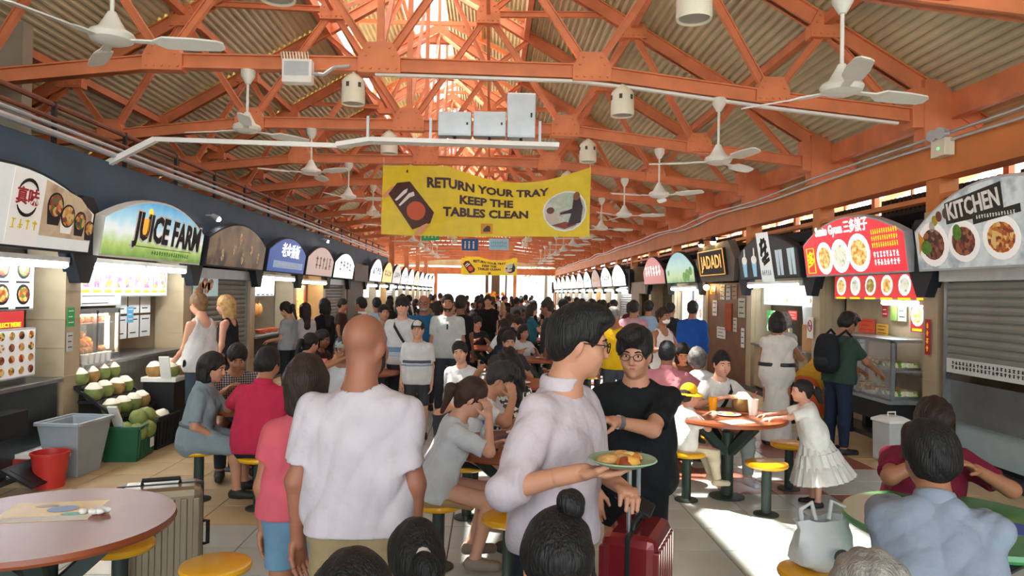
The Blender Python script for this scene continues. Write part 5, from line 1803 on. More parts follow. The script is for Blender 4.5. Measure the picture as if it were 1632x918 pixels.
def bottle(p, label, tint='#c4d8e0', cap_='#2f6fc0'):
    t = thing('water_bottle', label, 'bottle', (p.x, p.y, 0.7515))
    MB().lathe([(0, 0), (0.03, 0), (0.033, 0.015), (0.031, 0.06), (0.034, 0.07), (0.034, 0.13), (0.03, 0.16), (0.013, 0.19), (0.013, 0.205), (0, 0.205)], 18).build('bottle_body', mat('bottle' + tint[1:], tint, 0.1, var=0.06, alpha=0.6), t, True)
    MB().cyl((0, 0, 0.205), (0, 0, 0.228), 0.016, None, 12).build('cap', mat('cap' + cap_[1:], cap_, 0.4, var=0), t, True)
    MB().lathe([(0.0345, 0.075), (0.0345, 0.125)], 18).build('bottle_label', mat('pink_white_label', '#d8b8c4', 0.5, var=0.2, scale=40), t, True)
bottle(Vector((-0.02, 4.93, 0)), 'clear water bottle with blue cap at the table edge')
for px, py, lb in ((745, 700, 'dark tray of noodles in front of the woman with a ponytail'), (790, 697, 'dark tray with bowl in front of the eating man')):
    p = Vector((-0.08 if px == 745 else 0.22, 5.1 if px == 745 else 5.4, 0))
    t = thing('food_tray', lb, 'tray', (p.x, p.y, 0.7515), 0.2)
    MB().box(-0.14, 0.14, -0.1, 0.1, 0, 0.014).build('tray_base', mat('dark_brown_tray', '#33241e', 0.4), t, bevel=0.006)
    MB().lathe([(0, 0.014), (0.04, 0.014), (0.085, 0.06), (0.08, 0.06), (0.04, 0.025), (0, 0.024)], 18, (0, 0, 0)).build('bowl', M_WHITE, t, True)
    MB().ball((0, 0, 0.045), 0.07, 0.07, 0.014, 12, 6).build('noodles', M_FOOD1, t, True)
for x, y, lb in ((-2.28, 6.78, 'black bowl on the table before the woman in grey'), (-2.0, 7.1, 'black bowl on the table behind the man in red')):
    t = thing('soup_bowl', lb, 'bowl', (x, y, 0.7515))
    MB().lathe([(0, 0), (0.05, 0), (0.1, 0.07), (0.094, 0.07), (0.05, 0.012), (0, 0.012)], 20).build('bowl', M_BLACK, t, True)
    MB().lathe([(0, 0.05), (0.083, 0.055)], 16).build('soup', M_FOOD2, t)
for k, (x, y) in enumerate(((2.3, 8.6), (2.45, 8.9), (-1.7, 9.8), (0.4, 8.8), (0.9, 12.2))):
    t = thing('food_plate', ['white plate on the table behind the pink polo man', 'second white plate on the table behind the pink polo man', 'plate on the table by the salmon shirt woman', 'plate on the table behind the girl in white', 'plate on a table among the dark clothed crowd'][k], 'plate', (x, y, 0.751))
    MB().lathe([(0, 0), (0.07, 0), (0.12, 0.015), (0.117, 0.018), (0.07, 0.005), (0, 0.005)], 20).build('plate_dish', M_WHITE, t, True)
    MB().ball((0, 0, 0.015), 0.06, 0.05, 0.02, 10, 6).build('food', M_FOOD1, t, True)

# --- juice stall foreground : bins, crates, coconuts
def taper_box(w0, d0, w1, d1, h, th=0.015):
    mb = MB()
    def ring(w, d, z):
        return [(-w / 2, -d / 2, z), (w / 2, -d / 2, z), (w / 2, d / 2, z), (-w / 2, d / 2, z)]
    vs = ring(w0, d0, 0) + ring(w1, d1, h) + ring(w1 - 2 * th, d1 - 2 * th, h) + ring(w0 - 2 * th, d0 - 2 * th, 0.02)
    fs = [(3, 2, 1, 0)]
    for b in (0, 4, 8):
        for i in range(4):
            fs.append((b + i, b + (i + 1) % 4, b + 4 + (i + 1) % 4, b + 4 + i))
    fs.append((12, 13, 14, 15))
    return mb.add(vs, fs)
M_GREYP = mat('grey_bin_plastic', '#9aa3a8', 0.45, var=0.06)
t = thing('waste_bin', 'grey rectangular waste bin between red bucket and green crate', 'bin', (-4.08, 7.28, 0), PI / 2 - 0.1)
taper_box(0.34, 0.3, 0.52, 0.42, 0.52).build('bin_body', M_GREYP, t, bevel=0.01)
rim = MB()
for a, b in (((-0.27, -0.22), (0.27, -0.22)), ((0.27, -0.22), (0.27, 0.22)), ((0.27, 0.22), (-0.27, 0.22)), ((-0.27, 0.22), (-0.27, -0.22))):
    rim.bar((a[0], a[1], 0.52), (b[0], b[1], 0.52), 0.03, 0.035)
rim.build('bin_rim', M_GREYP, t, bevel=0.006)
t = thing('bucket', 'red plastic bucket with pale handle at the foot of the left stall', 'bucket', (-4.02, 6.78, 0), 0.3)
MB().lathe([(0, 0), (0.12, 0), (0.155, 0.3), (0.165, 0.3), (0.165, 0.32), (0.15, 0.32), (0.118, 0.02), (0, 0.02)], 26).build('bucket_body', mat('red_plastic', '#c3342e', 0.4, var=0.06), t, True)
MB().tube([(0.16 * math.cos(a), 0.16 * math.sin(a) * 0.9, 0.3 - 0.09 * math.sin(a)) for a in [k * PI / 8 for k in range(9)]], 0.008, 6).build('handle', M_PAPER, t, True)
f = frame_of('L', 1)
M_CRG = mat('green_crate_plastic', '#1e5a3c', 0.45, var=0.1)
def crate(x, y, rz, m_, label, w=0.52, d=0.38, h=0.36):
    t = thing('crate', label, 'crate', W_(f, x, y, 0), f[1] + rz)
    taper_box(w - 0.06, d - 0.06, w, d, h).build('crate_body', m_, t)
    rb = MB()
    for i in range(6):
        xx = -w / 2 + w * (i + 0.5) / 6
        rb.bar((xx * 0.92, -d / 2 + 0.022, 0.04), (xx, -d / 2 - 0.004, h - 0.04), 0.014, 0.014, (0, 1, 0))
    rb.build('crate_ribs', m_, t)
    rm = MB()
    for a, b in (((-w / 2, -d / 2), (w / 2, -d / 2)), ((w / 2, -d / 2), (w / 2, d / 2)), ((w / 2, d / 2), (-w / 2, d / 2)), ((-w / 2, d / 2), (-w / 2, -d / 2))):
        rm.bar((a[0], a[1], h), (b[0], b[1], h), 0.035, 0.03)
    rm.build('crate_rim', m_, t)
    return t
cr = crate(0.16, -0.52, 0.08, M_CRG, 'dark green plastic crate heaped with green coconuts')
MB().box(0.05, 0.13, -0.205, -0.195, 0.1, 0.2).build('crate_label', M_PAPER, cr)
crate(0.76, -0.5, -0.05, M_BLACK, 'black plastic crate holding one cut coconut')
t = fthing(f, 'coconut_rack', 'dark sloping rack of coconuts under the juice counter', 'rack', 0.0, -0.3, 0)
for j, (y, z) in enumerate(((-0.12, 0.45), (0.08, 0.62), (0.24, 0.78))):
    MB().box(0.05, 1.0, y, y + 0.2, z - 0.03, z).build('shelf', M_BLACK, t)
for x in (0.05, 0.98):
    MB().bar((x, -0.1, 0.0), (x, -0.1, 0.45), 0.03, 0.03, (0, 1, 0)).bar((x, 0.34, 0.0), (x, 0.34, 0.78), 0.03, 0.03, (0, 1, 0)).bar((x, -0.12, 0.45), (x, 0.4, 0.82), 0.03, 0.03).build('rack_leg', M_BLACK, t)
MB().bar((0.02, -0.2, 0.3), (-0.18, -0.2, 0.6), 0.02, 0.1, (0, 1, 0)).build('price_board', M_PAPER, t)
t = fthing(f, 'coconut_stand', 'low stand with white tray of cut coconuts before the women', 'stand', 1.05, -0.62, 0)
MB().box(0, 0.95, 0, 0.42, 0.7, 0.76).build('white_tray', M_PAPER, t, bevel=0.01)
MB().box(0.03, 0.92, 0.03, 0.4, 0.0, 0.7).build('stand_body', M_BLACK, t)
MB().bar((-0.03, 0.1, 0.76), (-0.1, 0.1, 1.02), 0.02, 0.12, (0, 1, 0)).build('price_board', M_PAPER, t)
rr = random.Random(21)
def coco(x, y, z, k, label, group, tilt=0.0):
    o = link('coconut', COC[k], None, W_(f, x, y, z), (tilt + rr.uniform(-.1, .1), rr.uniform(-.1, .1), f[1] + rr.uniform(-.6, .6)))
    tag(o, label, 'coconut', group)
for j, (y, z, n) in enumerate(((-0.32, 0.452, 4), (-0.12, 0.622, 4), (0.04, 0.782, 4))):
    for i in range(n):
        coco(0.17 + 0.225 * i, y, z, (0, 0, 0, 1)[(i + j) % 4], 'white-topped green coconut, %s along the %s rack shelf' % (ORD[i], ['lowest', 'middle', 'top'][j]), 'coconuts on the rack, ' + ['lowest', 'middle', 'top'][j])
for i, (x, y, z, k) in enumerate(((0.02, -0.6, 0.24, 2), (0.22, -0.62, 0.25, 2), (0.34, -0.47, 0.25, 2), (0.08, -0.44, 0.25, 2), (0.16, -0.54, 0.36, 2), (0.3, -0.56, 0.37, 2))):
    coco(x, y, z, k, 'whole green coconut heaped in the dark green crate', 'coconuts in the green crate', 0.9)
coco(0.76, -0.55, 0.26, 0, 'cut white-topped coconut alone in the black crate', None, 0.5)
coco(0.62, -0.42, 0.25, 2, 'uncut green coconut lying in the black crate', None, 0.9)
for i in range(8):
    coco(1.17 + 0.22 * (i % 4), -0.52 + 0.2 * (i // 4), 0.762, (0, 1, 3, 0)[(i + i // 4) % 4], 'trimmed coconut on the white tray, %s in the %s row' % (ORD[i % 4], ['front', 'back'][i // 4]), 'coconuts on the white tray ' + ['front', 'back'][i // 4])
# coconuts and bottles on the green-signed stall on the right
f2 = frame_of('R', 4)
for i in range(9):
    lay = 0 if i < 6 else 1
    o = link('coconut', COC[2 if i % 3 else 0], None, W_(f2, 1.5 + 0.21 * (i % 6 if i < 6 else i - 5.5), 0.12, 0.9 + 0.15 * lay), (0.3, 0.1, i))
    tag(o, 'green coconut piled on the counter behind the woman in white', 'coconut', 'coconuts on the far right counter')
# ================================================================== PEOPLE (implicit surfaces meshed by surface nets)
def V(*a):
    return np.array(a, dtype=np.float64)

def unit(v):
    v = np.asarray(v, dtype=np.float64)
    return v / max(np.linalg.norm(v), 1e-9)

def rotx(a):
    c, s = math.cos(a), math.sin(a)
    return np.array([[1, 0, 0], [0, c, -s], [0, s, c]])

def roty(a):
    c, s = math.cos(a), math.sin(a)
    return np.array([[c, 0, s], [0, 1, 0], [-s, 0, c]])

def rotz(a):
    c, s = math.cos(a), math.sin(a)
    return np.array([[c, -s, 0], [s, c, 0], [0, 0, 1]])

def cap(a, b, ra, rb=None, flat=None, q=1.0, k=0.03, trunc=False):
    return ('c', np.asarray(a, float), np.asarray(b, float), ra, ra if rb is None else rb, flat, q, k, trunc)

def ell(c, R, r, k=0.02):
    return ('e', np.asarray(c, float), np.asarray(R, float), np.asarray(r, float), k)

def grow(prims, t):
    out = []
    for p in prims:
        if p[0] == 'c':
            out.append(('c', p[1], p[2], p[3] + t, p[4] + t, p[5], p[6] + (1 - p[6]) * min(1, t / max(p[3], .01)) * 0.5, p[7], p[8]))
        else:
            out.append(('e', p[1], p[2], p[3] + t, p[4]))
    return out

def prim_bounds(p):
    if p[0] == 'c':
        r = max(p[3], p[4])
        return np.minimum(p[1], p[2]) - r, np.maximum(p[1], p[2]) + r
    r = p[3].max()
    return p[1] - r, p[1] + r

def prim_eval(p, X, Y, Z):
    if p[0] == 'c':
        _, a, b, ra, rb, flat, q, k, trunc = p
        px, py, pz = X - a[0], Y - a[1], Z - a[2]
        ab = b - a
        L2 = float(ab @ ab) + 1e-12
        if flat is not None and q != 1.0:
            f = flat
            dd = px * f[0] + py * f[1] + pz * f[2]
            g = (1.0 / q - 1.0)
            px, py, pz = px + dd * (g * f[0]), py + dd * (g * f[1]), pz + dd * (g * f[2])
            ab = ab + f * (float(ab @ f) * g)
            L2 = float(ab @ ab) + 1e-12
        h = (px * ab[0] + py * ab[1] + pz * ab[2]) / L2
        hc = np.clip(h, 0, 1)
        d = np.sqrt((px - hc * ab[0]) ** 2 + (py - hc * ab[1]) ** 2 + (pz - hc * ab[2]) ** 2) - (ra + (rb - ra) * hc)
        if flat is not None and q != 1.0:
            d = d * (0.5 + 0.5 * q)
        if trunc:
            d = np.maximum(d, (h - 1.0) * math.sqrt(L2))
        return d
    _, c, R, r, k = p
    px, py, pz = X - c[0], Y - c[1], Z - c[2]
    u = [(px * R[0, i] + py * R[1, i] + pz * R[2, i]) / r[i] for i in range(3)]
    return (np.sqrt(u[0] ** 2 + u[1] ** 2 + u[2] ** 2) - 1.0) * float(r.min())

def field(prims, vox, cuts=(), subs=(), fold=0.0, seed=0, pad=0.02, foldk=1.0):
    lo = np.min([prim_bounds(p)[0] for p in prims], axis=0) - pad
    hi = np.max([prim_bounds(p)[1] for p in prims], axis=0) + pad
    for pt, n in cuts:      # shrink the box on axis-aligned-ish cuts
        for ax in range(3):
            if n[ax] > 0.9:
                hi[ax] = min(hi[ax], pt[ax] + 0.35)
            if n[ax] < -0.9:
                lo[ax] = max(lo[ax], pt[ax] - 0.35)
    ns = np.maximum(4, np.ceil((hi - lo) / vox).astype(int) + 1)
    ax = [(lo[i] + vox * np.arange(ns[i])).astype(np.float32) for i in range(3)]
    F = np.full(tuple(ns), 0.12, dtype=np.float32)
    for p in prims:
        k = p[7] if p[0] == 'c' else p[4]
        a, b = prim_bounds(p)
        m = k + vox * 2
        sl = []
        ok = True
        for i in range(3):
            i0 = max(0, int((a[i] - m - lo[i]) / vox))
            i1 = min(ns[i], int((b[i] + m - lo[i]) / vox) + 2)
            if i1 <= i0:
                ok = False
            sl.append(slice(i0, i1))
        if not ok:
            continue
        X = ax[0][sl[0]][:, None, None]
        Y = ax[1][sl[1]][None, :, None]
        Z = ax[2][sl[2]][None, None, :]
        d = prim_eval(p, X, Y, Z).astype(np.float32)
        G = F[tuple(sl)]
        h = np.maximum(k - np.abs(G - d), 0) / k
        F[tuple(sl)] = np.minimum(G, d) - h * h * (k * 0.25)
    X = ax[0][:, None, None]
    Y = ax[1][None, :, None]
    Z = ax[2][None, None, :]
    if fold:
        r = random.Random(seed)
        acc = 0
        for q in range(4):
            kx, ky, kz = r.uniform(-40, 40) * foldk, r.uniform(-30, 30) * foldk, r.uniform(-34, 34) * foldk
            ph = r.uniform(0, 6)
            wob = 1.2 * np.sin(X * 9 + Z * 7 + ph)
            acc = acc + (1.0 - 2.0 * np.abs(np.sin((X * kx + Y * ky + Z * kz + ph + wob) * 0.5)))
        F = F + (fold * 0.5 * acc).astype(np.float32)
    for pt, n in cuts:
        F = np.maximum(F, ((X - pt[0]) * n[0] + (Y - pt[1]) * n[1] + (Z - pt[2]) * n[2]).astype(np.float32))
    for p in subs:
        F = np.maximum(F, -prim_eval(p, X, Y, Z).astype(np.float32))
    return F, ax, vox

def surf(F, ax, vox):
    S = F < 0
    nx, ny, nz = F.shape
    cnt = np.zeros((nx - 1, ny - 1, nz - 1), dtype=np.int8)
    for i in (0, 1):
        for j in (0, 1):
            for k in (0, 1):
                cnt += S[i:nx - 1 + i, j:ny - 1 + j, k:nz - 1 + k]
    act = (cnt > 0) & (cnt < 8)
    I, J, K = np.nonzero(act)
    n = len(I)
    if n == 0:
        return np.zeros((0, 3)), np.zeros((0, 4), int)
    idx = np.full(act.shape, -1, dtype=np.int32)
    idx[I, J, K] = np.arange(n)
    c = {}
    for i in (0, 1):
        for j in (0, 1):
            for k in (0, 1):
                c[(i, j, k)] = F[I + i, J + j, K + k]
    acc = np.zeros((n, 3))
    num = np.zeros(n)
    for a in c:
        for d in range(3):
            if a[d] == 1:
                continue
            b = list(a)
            b[d] = 1
            fa, fb = c[a], c[tuple(b)]
            cr = (fa < 0) != (fb < 0)
            t = np.where(cr, fa / np.where(cr, fa - fb, 1), 0)
            for e in range(3):
                acc[:, e] += np.where(cr, (t if e == d else a[e]), 0)
            num += cr
    P = acc / num[:, None]
    V_ = np.stack([ax[0][0] + (I + P[:, 0]) * vox, ax[1][0] + (J + P[:, 1]) * vox, ax[2][0] + (K + P[:, 2]) * vox], axis=1)
    quads = []
    # edges along x
    for d in range(3):
        sl0 = [slice(1, -1)] * 3
        A = [slice(1, s - 1) for s in F.shape]
        A[d] = slice(0, F.shape[d] - 1)
        B = list(A)
        B[d] = slice(1, F.shape[d])
        s0, s1 = S[tuple(A)], S[tuple(B)]
        e = np.nonzero(s0 != s1)
        if len(e[0]) == 0:
            continue
        base = [e[q] + (0 if q == d else 1) for q in range(3)]
        o1, o2 = [(1, 2), (2, 0), (0, 1)][d]
        def cell(da, db):
            w = [base[0].copy(), base[1].copy(), base[2].copy()]
            w[o1] = w[o1] - da
            w[o2] = w[o2] - db
            return idx[w[0], w[1], w[2]]
        q = np.stack([cell(1, 1), cell(0, 1), cell(0, 0), cell(1, 0)], axis=1)
        inside = s0[e]
        q[~inside] = q[~inside][:, ::-1]
        quads.append(q)
    Q = np.concatenate(quads) if quads else np.zeros((0, 4), int)
    Q = Q[(Q >= 0).all(axis=1)]
    return V_, Q

def np_mesh(name, Vs, Qs, mats, mi=None):
    me = bpy.data.meshes.new(name)
    nv, nq = len(Vs), len(Qs)
    me.vertices.add(nv)
    me.vertices.foreach_set('co', np.asarray(Vs, dtype=np.float32).ravel())
    me.loops.add(nq * 4)
    me.loops.foreach_set('vertex_index', np.asarray(Qs, dtype=np.int32).ravel())
    me.polygons.add(nq)
    me.polygons.foreach_set('loop_start', np.arange(0, nq * 4, 4, dtype=np.int32))
    me.polygons.foreach_set('loop_total', np.full(nq, 4, dtype=np.int32))
    for m in (mats if isinstance(mats, (list, tuple)) else [mats]):
        me.materials.append(m)
    me.update(calc_edges=True)
    me.polygons.foreach_set('use_smooth', np.ones(nq, dtype=bool))
    me.validate()
    return me

def blob(name, prims, vox, m, parent, **kw):
    Vs, Qs = surf(*field(prims, vox, **kw))
    if len(Qs) == 0:
        return None
    return link(name, np_mesh(name, Vs, Qs, m), parent)


def ik(S, T, l1, l2, pole):
    d = T - S
    L = np.linalg.norm(d)
    L_ = min(L, (l1 + l2) * 0.995)
    dn = d / max(L, 1e-6)
    a = (l1 * l1 - l2 * l2 + L_ * L_) / (2 * L_)
    h = math.sqrt(max(l1 * l1 - a * a, 0))
    p = pole - dn * float(pole @ dn)
    p = unit(p)
    E = S + dn * a + p * h
    W = E + unit(S + dn * L_ - E) * l2
    return E, W


def skeleton(H=1.7, sit=None, lean=0.0, side=0.0, twist=0.0, yaw=0.0, pitch=0.0, roll=0.0, arms=None, legs=None, build=1.0, child=False, pz=None, female=False, shoulder=1.0):
    u = H / 1.75
    sk = {'u': u, 'H': H, 'build': build, 'female': female}
    hs = 1.045 * (0.6 * u + 0.4) if not child else (0.45 * u + 0.5)
    sk['hs'] = hs
    Rt = rotz(twist) @ roty(side) @ rotx(-lean)
    sk['Rt'] = Rt
    tl, shl = 0.43 * u, 0.42 * u
    legs = legs or {}
    L = {}
    for s, nm in ((-1, 'l'), (1, 'r')):
        if nm in legs:
            td, sd = legs[nm]
        elif sit is not None:
            td, sd = (s * 0.16, 1, -0.08), (0, 0.02, -1)
        else:
            td, sd = (s * 0.05, 0.0, -1), (s * 0.01, -0.03, -1)
        L[nm] = (unit(td), unit(sd))
    hipw = 0.09 * u
    if pz is not None:
        Pz = pz
    elif sit is not None:
        Pz = sit + 0.095 * u
    else:
        Pz = max(-(tl * L[n][0][2] + shl * L[n][1][2]) for n in 'lr') + 0.075 * u
    P = V(0, 0, Pz)
    sk['P'] = P
    sk['N'] = P + Rt @ V(0, -0.005, 0.53 * u)
    sk['T'] = lambda x, y, z: P + Rt @ (V(x, y, z) * u)
    sk['leg'] = {}
    for s, nm in ((-1, 'l'), (1, 'r')):
        hip = P + V(s * hipw, 0, -0.01)
        td, sd = L[nm]
        knee = hip + td * tl
        ank = knee + sd * shl
        fd = unit(V(td[0] if abs(td[1]) > 0.3 else s * 0.2, 1.0, 0)) if 'foot' not in legs else unit(legs['foot'])
        sk['leg'][nm] = (hip, knee, ank, fd)
    arms = arms or {}
    sk['arm'] = {}
    sw = 0.172 * u * shoulder * (0.92 if female else 1.0) * (0.5 + 0.5 * build)
    l1, l2 = 0.285 * u, 0.25 * u
    for s, nm in ((-1, 'l'), (1, 'r')):
        Sh = P + Rt @ V(s * sw, 0, 0.432 * u)
        spec = arms.get(nm, None)
        pn = None
        curl = 0.45
        if spec is None:
            E = Sh + Rt @ unit(V(s * 0.16, 0.0, -1)) * l1
            W = E + rotz(twist) @ unit(V(s * 0.02, 0.2, -1)) * l2
        else:
            if spec[0] == 'ik':
                pole = unit(spec[2]) if len(spec) > 2 and spec[2] is not None else unit(V(s * 0.6, -0.4, -0.6))
                E, W = ik(Sh, V(*spec[1]), l1, l2, pole)
            else:
                E = Sh + unit(spec[1]) * l1
                W = E + unit(spec[2]) * l2
            if len(spec) > 3 and isinstance(spec[3], dict):
                pn = spec[3].get('pn')
                curl = spec[3].get('curl', curl)
        f = unit(W - E)
        if spec and len(spec) > 3 and isinstance(spec[3], dict) and 'hd' in spec[3]:
            f = unit(spec[3]['hd'])
        if pn is None:
            pn = V(-s, 0.2, -0.3) if spec is None else V(-s * 0.3, 0.0, -1)
        pn = unit(np.asarray(pn, float) - f * float(np.asarray(pn, float) @ f))
        sk['arm'][nm] = (Sh, E, W, f, pn, curl, s)
    Rh = rotz(twist + yaw) @ rotx(-pitch) @ roty(roll)
    sk['Rh'] = Rh
    sk['nk'] = sk['N'] + (Rt @ V(0, 0.012, 0.042)) * u
    sk['hc'] = sk['nk'] + Rh @ V(0, 0.022, 0.115) * hs
    return sk


def torso_prims(sk, low=True, neck=True):
    u, T, b = sk['u'], sk['T'], sk['build']
    f = sk['Rt'] @ V(0, 1, 0)
    fem = sk['female']
    pr = []
    if low:
        pr.append(cap(T(-0.07, 0, 0.0), T(0.07, 0, 0.0), 0.118 * u * b, None, f, 0.88, 0.08))
    pr += [cap(T(-0.05, 0.005, 0.16), T(0.05, 0.005, 0.16), (0.098 if fem else 0.112) * u * b, None, f, 0.86, 0.09),
           cap(T(-0.065, 0.005, 0.33), T(0.065, 0.005, 0.33), (0.108 if fem else 0.125) * u * (0.4 + 0.6 * b), None, f, 0.84, 0.09),
           cap(T(0, -0.01, 0.455), T(0.12, -0.005, 0.422), 0.066 * u * (0.6 + 0.4 * b), 0.056 * u * (0.6 + 0.4 * b), f, 0.9, 0.06),
           cap(T(0, -0.01, 0.455), T(-0.12, -0.005, 0.422), 0.066 * u * (0.6 + 0.4 * b), 0.056 * u * (0.6 + 0.4 * b), f, 0.9, 0.06),
           ]
    if neck:
        pr.append(cap(T(0, -0.01, 0.44), T(0, 0, 0.54), 0.07 * u, 0.05 * u, None, 1, 0.06))
    if fem:
        for s in (-1, 1):
            pr.append(cap(T(s * 0.065, 0.085, 0.31), T(s * 0.06, 0.06, 0.35), 0.05 * u, 0.045 * u, None, 1, 0.05))
    return pr

def arm_prims(sk, frac=2.0, sides='lr', end_trunc=True):
    u = sk['u']
    b = (0.5 + 0.5 * sk['build']) * (0.88 if sk['female'] else 1.0)
    pr = []
    for nm in sides:
        S, E, W, f, pn, curl, s = sk['arm'][nm]
        t1 = min(1.0, frac)
        e1 = S + (E - S) * t1
        pr.append(cap(S, e1, 0.055 * u * b, (0.055 + (0.042 - 0.055) * t1) * u * b, None, 1, 0.024, end_trunc and frac <= 1.0))
        if frac > 1:
            t2 = min(1.0, frac - 1)
            e2 = E + (W - E) * t2
            pr.append(cap(E, e2, 0.043 * u * b, (0.043 + (0.028 - 0.043) * t2) * u * b, None, 1, 0.025, end_trunc and frac < 2.0))
    return pr

def hand_prims(sk, nm):
    u = sk['hs'] * (0.5 + 0.5 * sk['u'])
    S, E, W, f, pn, curl, s = sk['arm'][nm]
    sd = np.cross(f, pn)
    k = 0.006
    pr = [cap(E + (W - E) * 0.7, W + f * 0.02 * u, 0.031 * u, 0.027 * u, None, 1, 0.02),
          cap(W + f * 0.03 * u, W + f * 0.078 * u, 0.037 * u, 0.041 * u, pn, 0.4, 0.015)]
    inner = None
    for i, (o, ln) in enumerate(((-0.03, 0.056), (-0.0105, 0.07), (0.0105, 0.074), (0.03, 0.064))):
        base = W + f * (0.09 - 0.006 * (i == 0)) * u + sd * o * u
        c1, c2 = curl * 0.7, curl * 1.6
        d1 = f * math.cos(c1) + pn * math.sin(c1)
        d2 = f * math.cos(c2) + pn * math.sin(c2)
        m = base + d1 * ln * 0.5 * u
        e = m + d2 * ln * 0.55 * u
        pr.append(cap(base - d1 * 0.012, m, 0.0098 * u, 0.0088 * u, None, 1, k))
        pr.append(cap(m, e, 0.0088 * u, 0.0072 * u, None, 1, k))
    # thumb on the side away from the little finger
    td = sd * (1 if True else -1)
    b0 = W + f * 0.022 * u + td * 0.028 * u
    d = unit(f * 0.75 + td * 0.55 + pn * (0.3 + 0.5 * curl))
    m = b0 + d * 0.045 * u
    e = m + unit(f * 0.9 + td * 0.15 + pn * (0.3 + 0.6 * curl)) * 0.032 * u
    pr.append(cap(b0, m, 0.014 * u, 0.0105 * u, None, 1, 0.012))
    pr.append(cap(m, e, 0.0105 * u, 0.0085 * u, None, 1, k))
    return pr

def leg_prims(sk, frac=2.0, sides='lr', feet=True, trunc=True):
    u = sk['u']
    b = 0.55 + 0.45 * sk['build']
    pr = []
    for nm in sides:
        hip, knee, ank, fd = sk['leg'][nm]
        t1 = min(1.0, frac)
        e1 = hip + (knee - hip) * t1
        pr.append(cap(hip, e1, 0.088 * u * b, (0.088 + (0.056 - 0.088) * t1) * u * b, None, 1, 0.05, trunc and frac <= 1))
        if frac > 1:
            t2 = min(1.0, frac - 1)
            e2 = knee + (ank - knee) * t2
            mid = knee + (ank - knee) * min(t2, 0.3)
            back = V(0, -0.012, 0) * u
            pr.append(cap(knee, mid + back, 0.054 * u * b, 0.056 * u * b, None, 1, 0.03))
            if t2 > 0.3:
                pr.append(cap(mid + back, e2, 0.055 * u * b, (0.055 + (0.036 - 0.055) * t2) * u * b, None, 1, 0.03, trunc and frac < 2))
        if feet and frac >= 2:
            pr += foot_prims(sk, nm)
    return pr

def foot_prims(sk, nm, t=0.0):
    u = sk['u']
    hip, knee, ank, fd = sk['leg'][nm]
    z0 = ank[2] - 0.075 * u
    up = V(0, 0, 1)
    h = V(ank[0], ank[1], z0 + 0.035 * u + t * 0.5) - fd * 0.035 * u
    toe = V(ank[0], ank[1], z0 + 0.027 * u + t * 0.5) + fd * 0.155 * u
    return [cap(h, toe, 0.036 * u + t, 0.03 * u + t, None, 1, 0.02), cap(V(ank[0], ank[1], ank[2]), V(ank[0], ank[1], z0 + 0.04 * u) + fd * 0.03 * u, 0.036 * u + t, 0.036 * u + t, None, 1, 0.03)]

def head_prims(sk, ears=True):
    hs, R, c = sk['hs'], sk['Rh'], sk['hc']
    H = lambda x, y, z: c + R @ (V(x, y, z) * hs)
    pr = [ell(H(0, -0.014, 0.034), R, V(0.075, 0.093, 0.086) * hs, 0.03),
          ell(H(0, 0.022, -0.018), R, V(0.063, 0.072, 0.09) * hs, 0.03),
          ell(H(0, 0.034, -0.068), R, V(0.05, 0.05, 0.046) * hs, 0.03),
          cap(H(0, 0.07, -0.098), H(0, 0.066, -0.09), 0.018 * hs, None, None, 1, 0.02),
          cap(H(0, 0.092, 0.012), H(0, 0.108, -0.03), 0.007 * hs, 0.012 * hs, None, 1, 0.012),
          cap(H(-0.014, 0.094, -0.034), H(0.014, 0.094, -0.034), 0.007 * hs, None, None, 1, 0.01),
          cap(H(-0.034, 0.074, 0.026), H(0.034, 0.074, 0.026), 0.012 * hs, None, None, 1, 0.02),
          cap(H(-0.017, 0.087, -0.064), H(0.017, 0.087, -0.064), 0.0075 * hs, None, None, 1, 0.012),
          cap(H(-0.042, 0.062, -0.028), H(-0.036, 0.07, -0.04), 0.02 * hs, None, None, 1, 0.025),
          cap(H(0.042, 0.062, -0.028), H(0.036, 0.07, -0.04), 0.02 * hs, None, None, 1, 0.025)]
    if ears:
        for s in (-1, 1):
            pr.append(ell(H(s * 0.075, -0.008, -0.008), R @ rotz(s * -0.35), V(0.01, 0.02, 0.033) * hs, 0.01))
    return pr, H

def neck_prims(sk):
    u = sk['u']
    r = 0.05 if sk['female'] else 0.058
    c, R, hs = sk['hc'], sk['Rh'], sk['hs']
    return [cap(sk['P'] + sk['Rt'] @ (V(0, -0.01, 0.47) * u), c + R @ (V(0, -0.018, -0.06) * hs), (r + 0.004) * u, r * hs, None, 1, 0.035)]


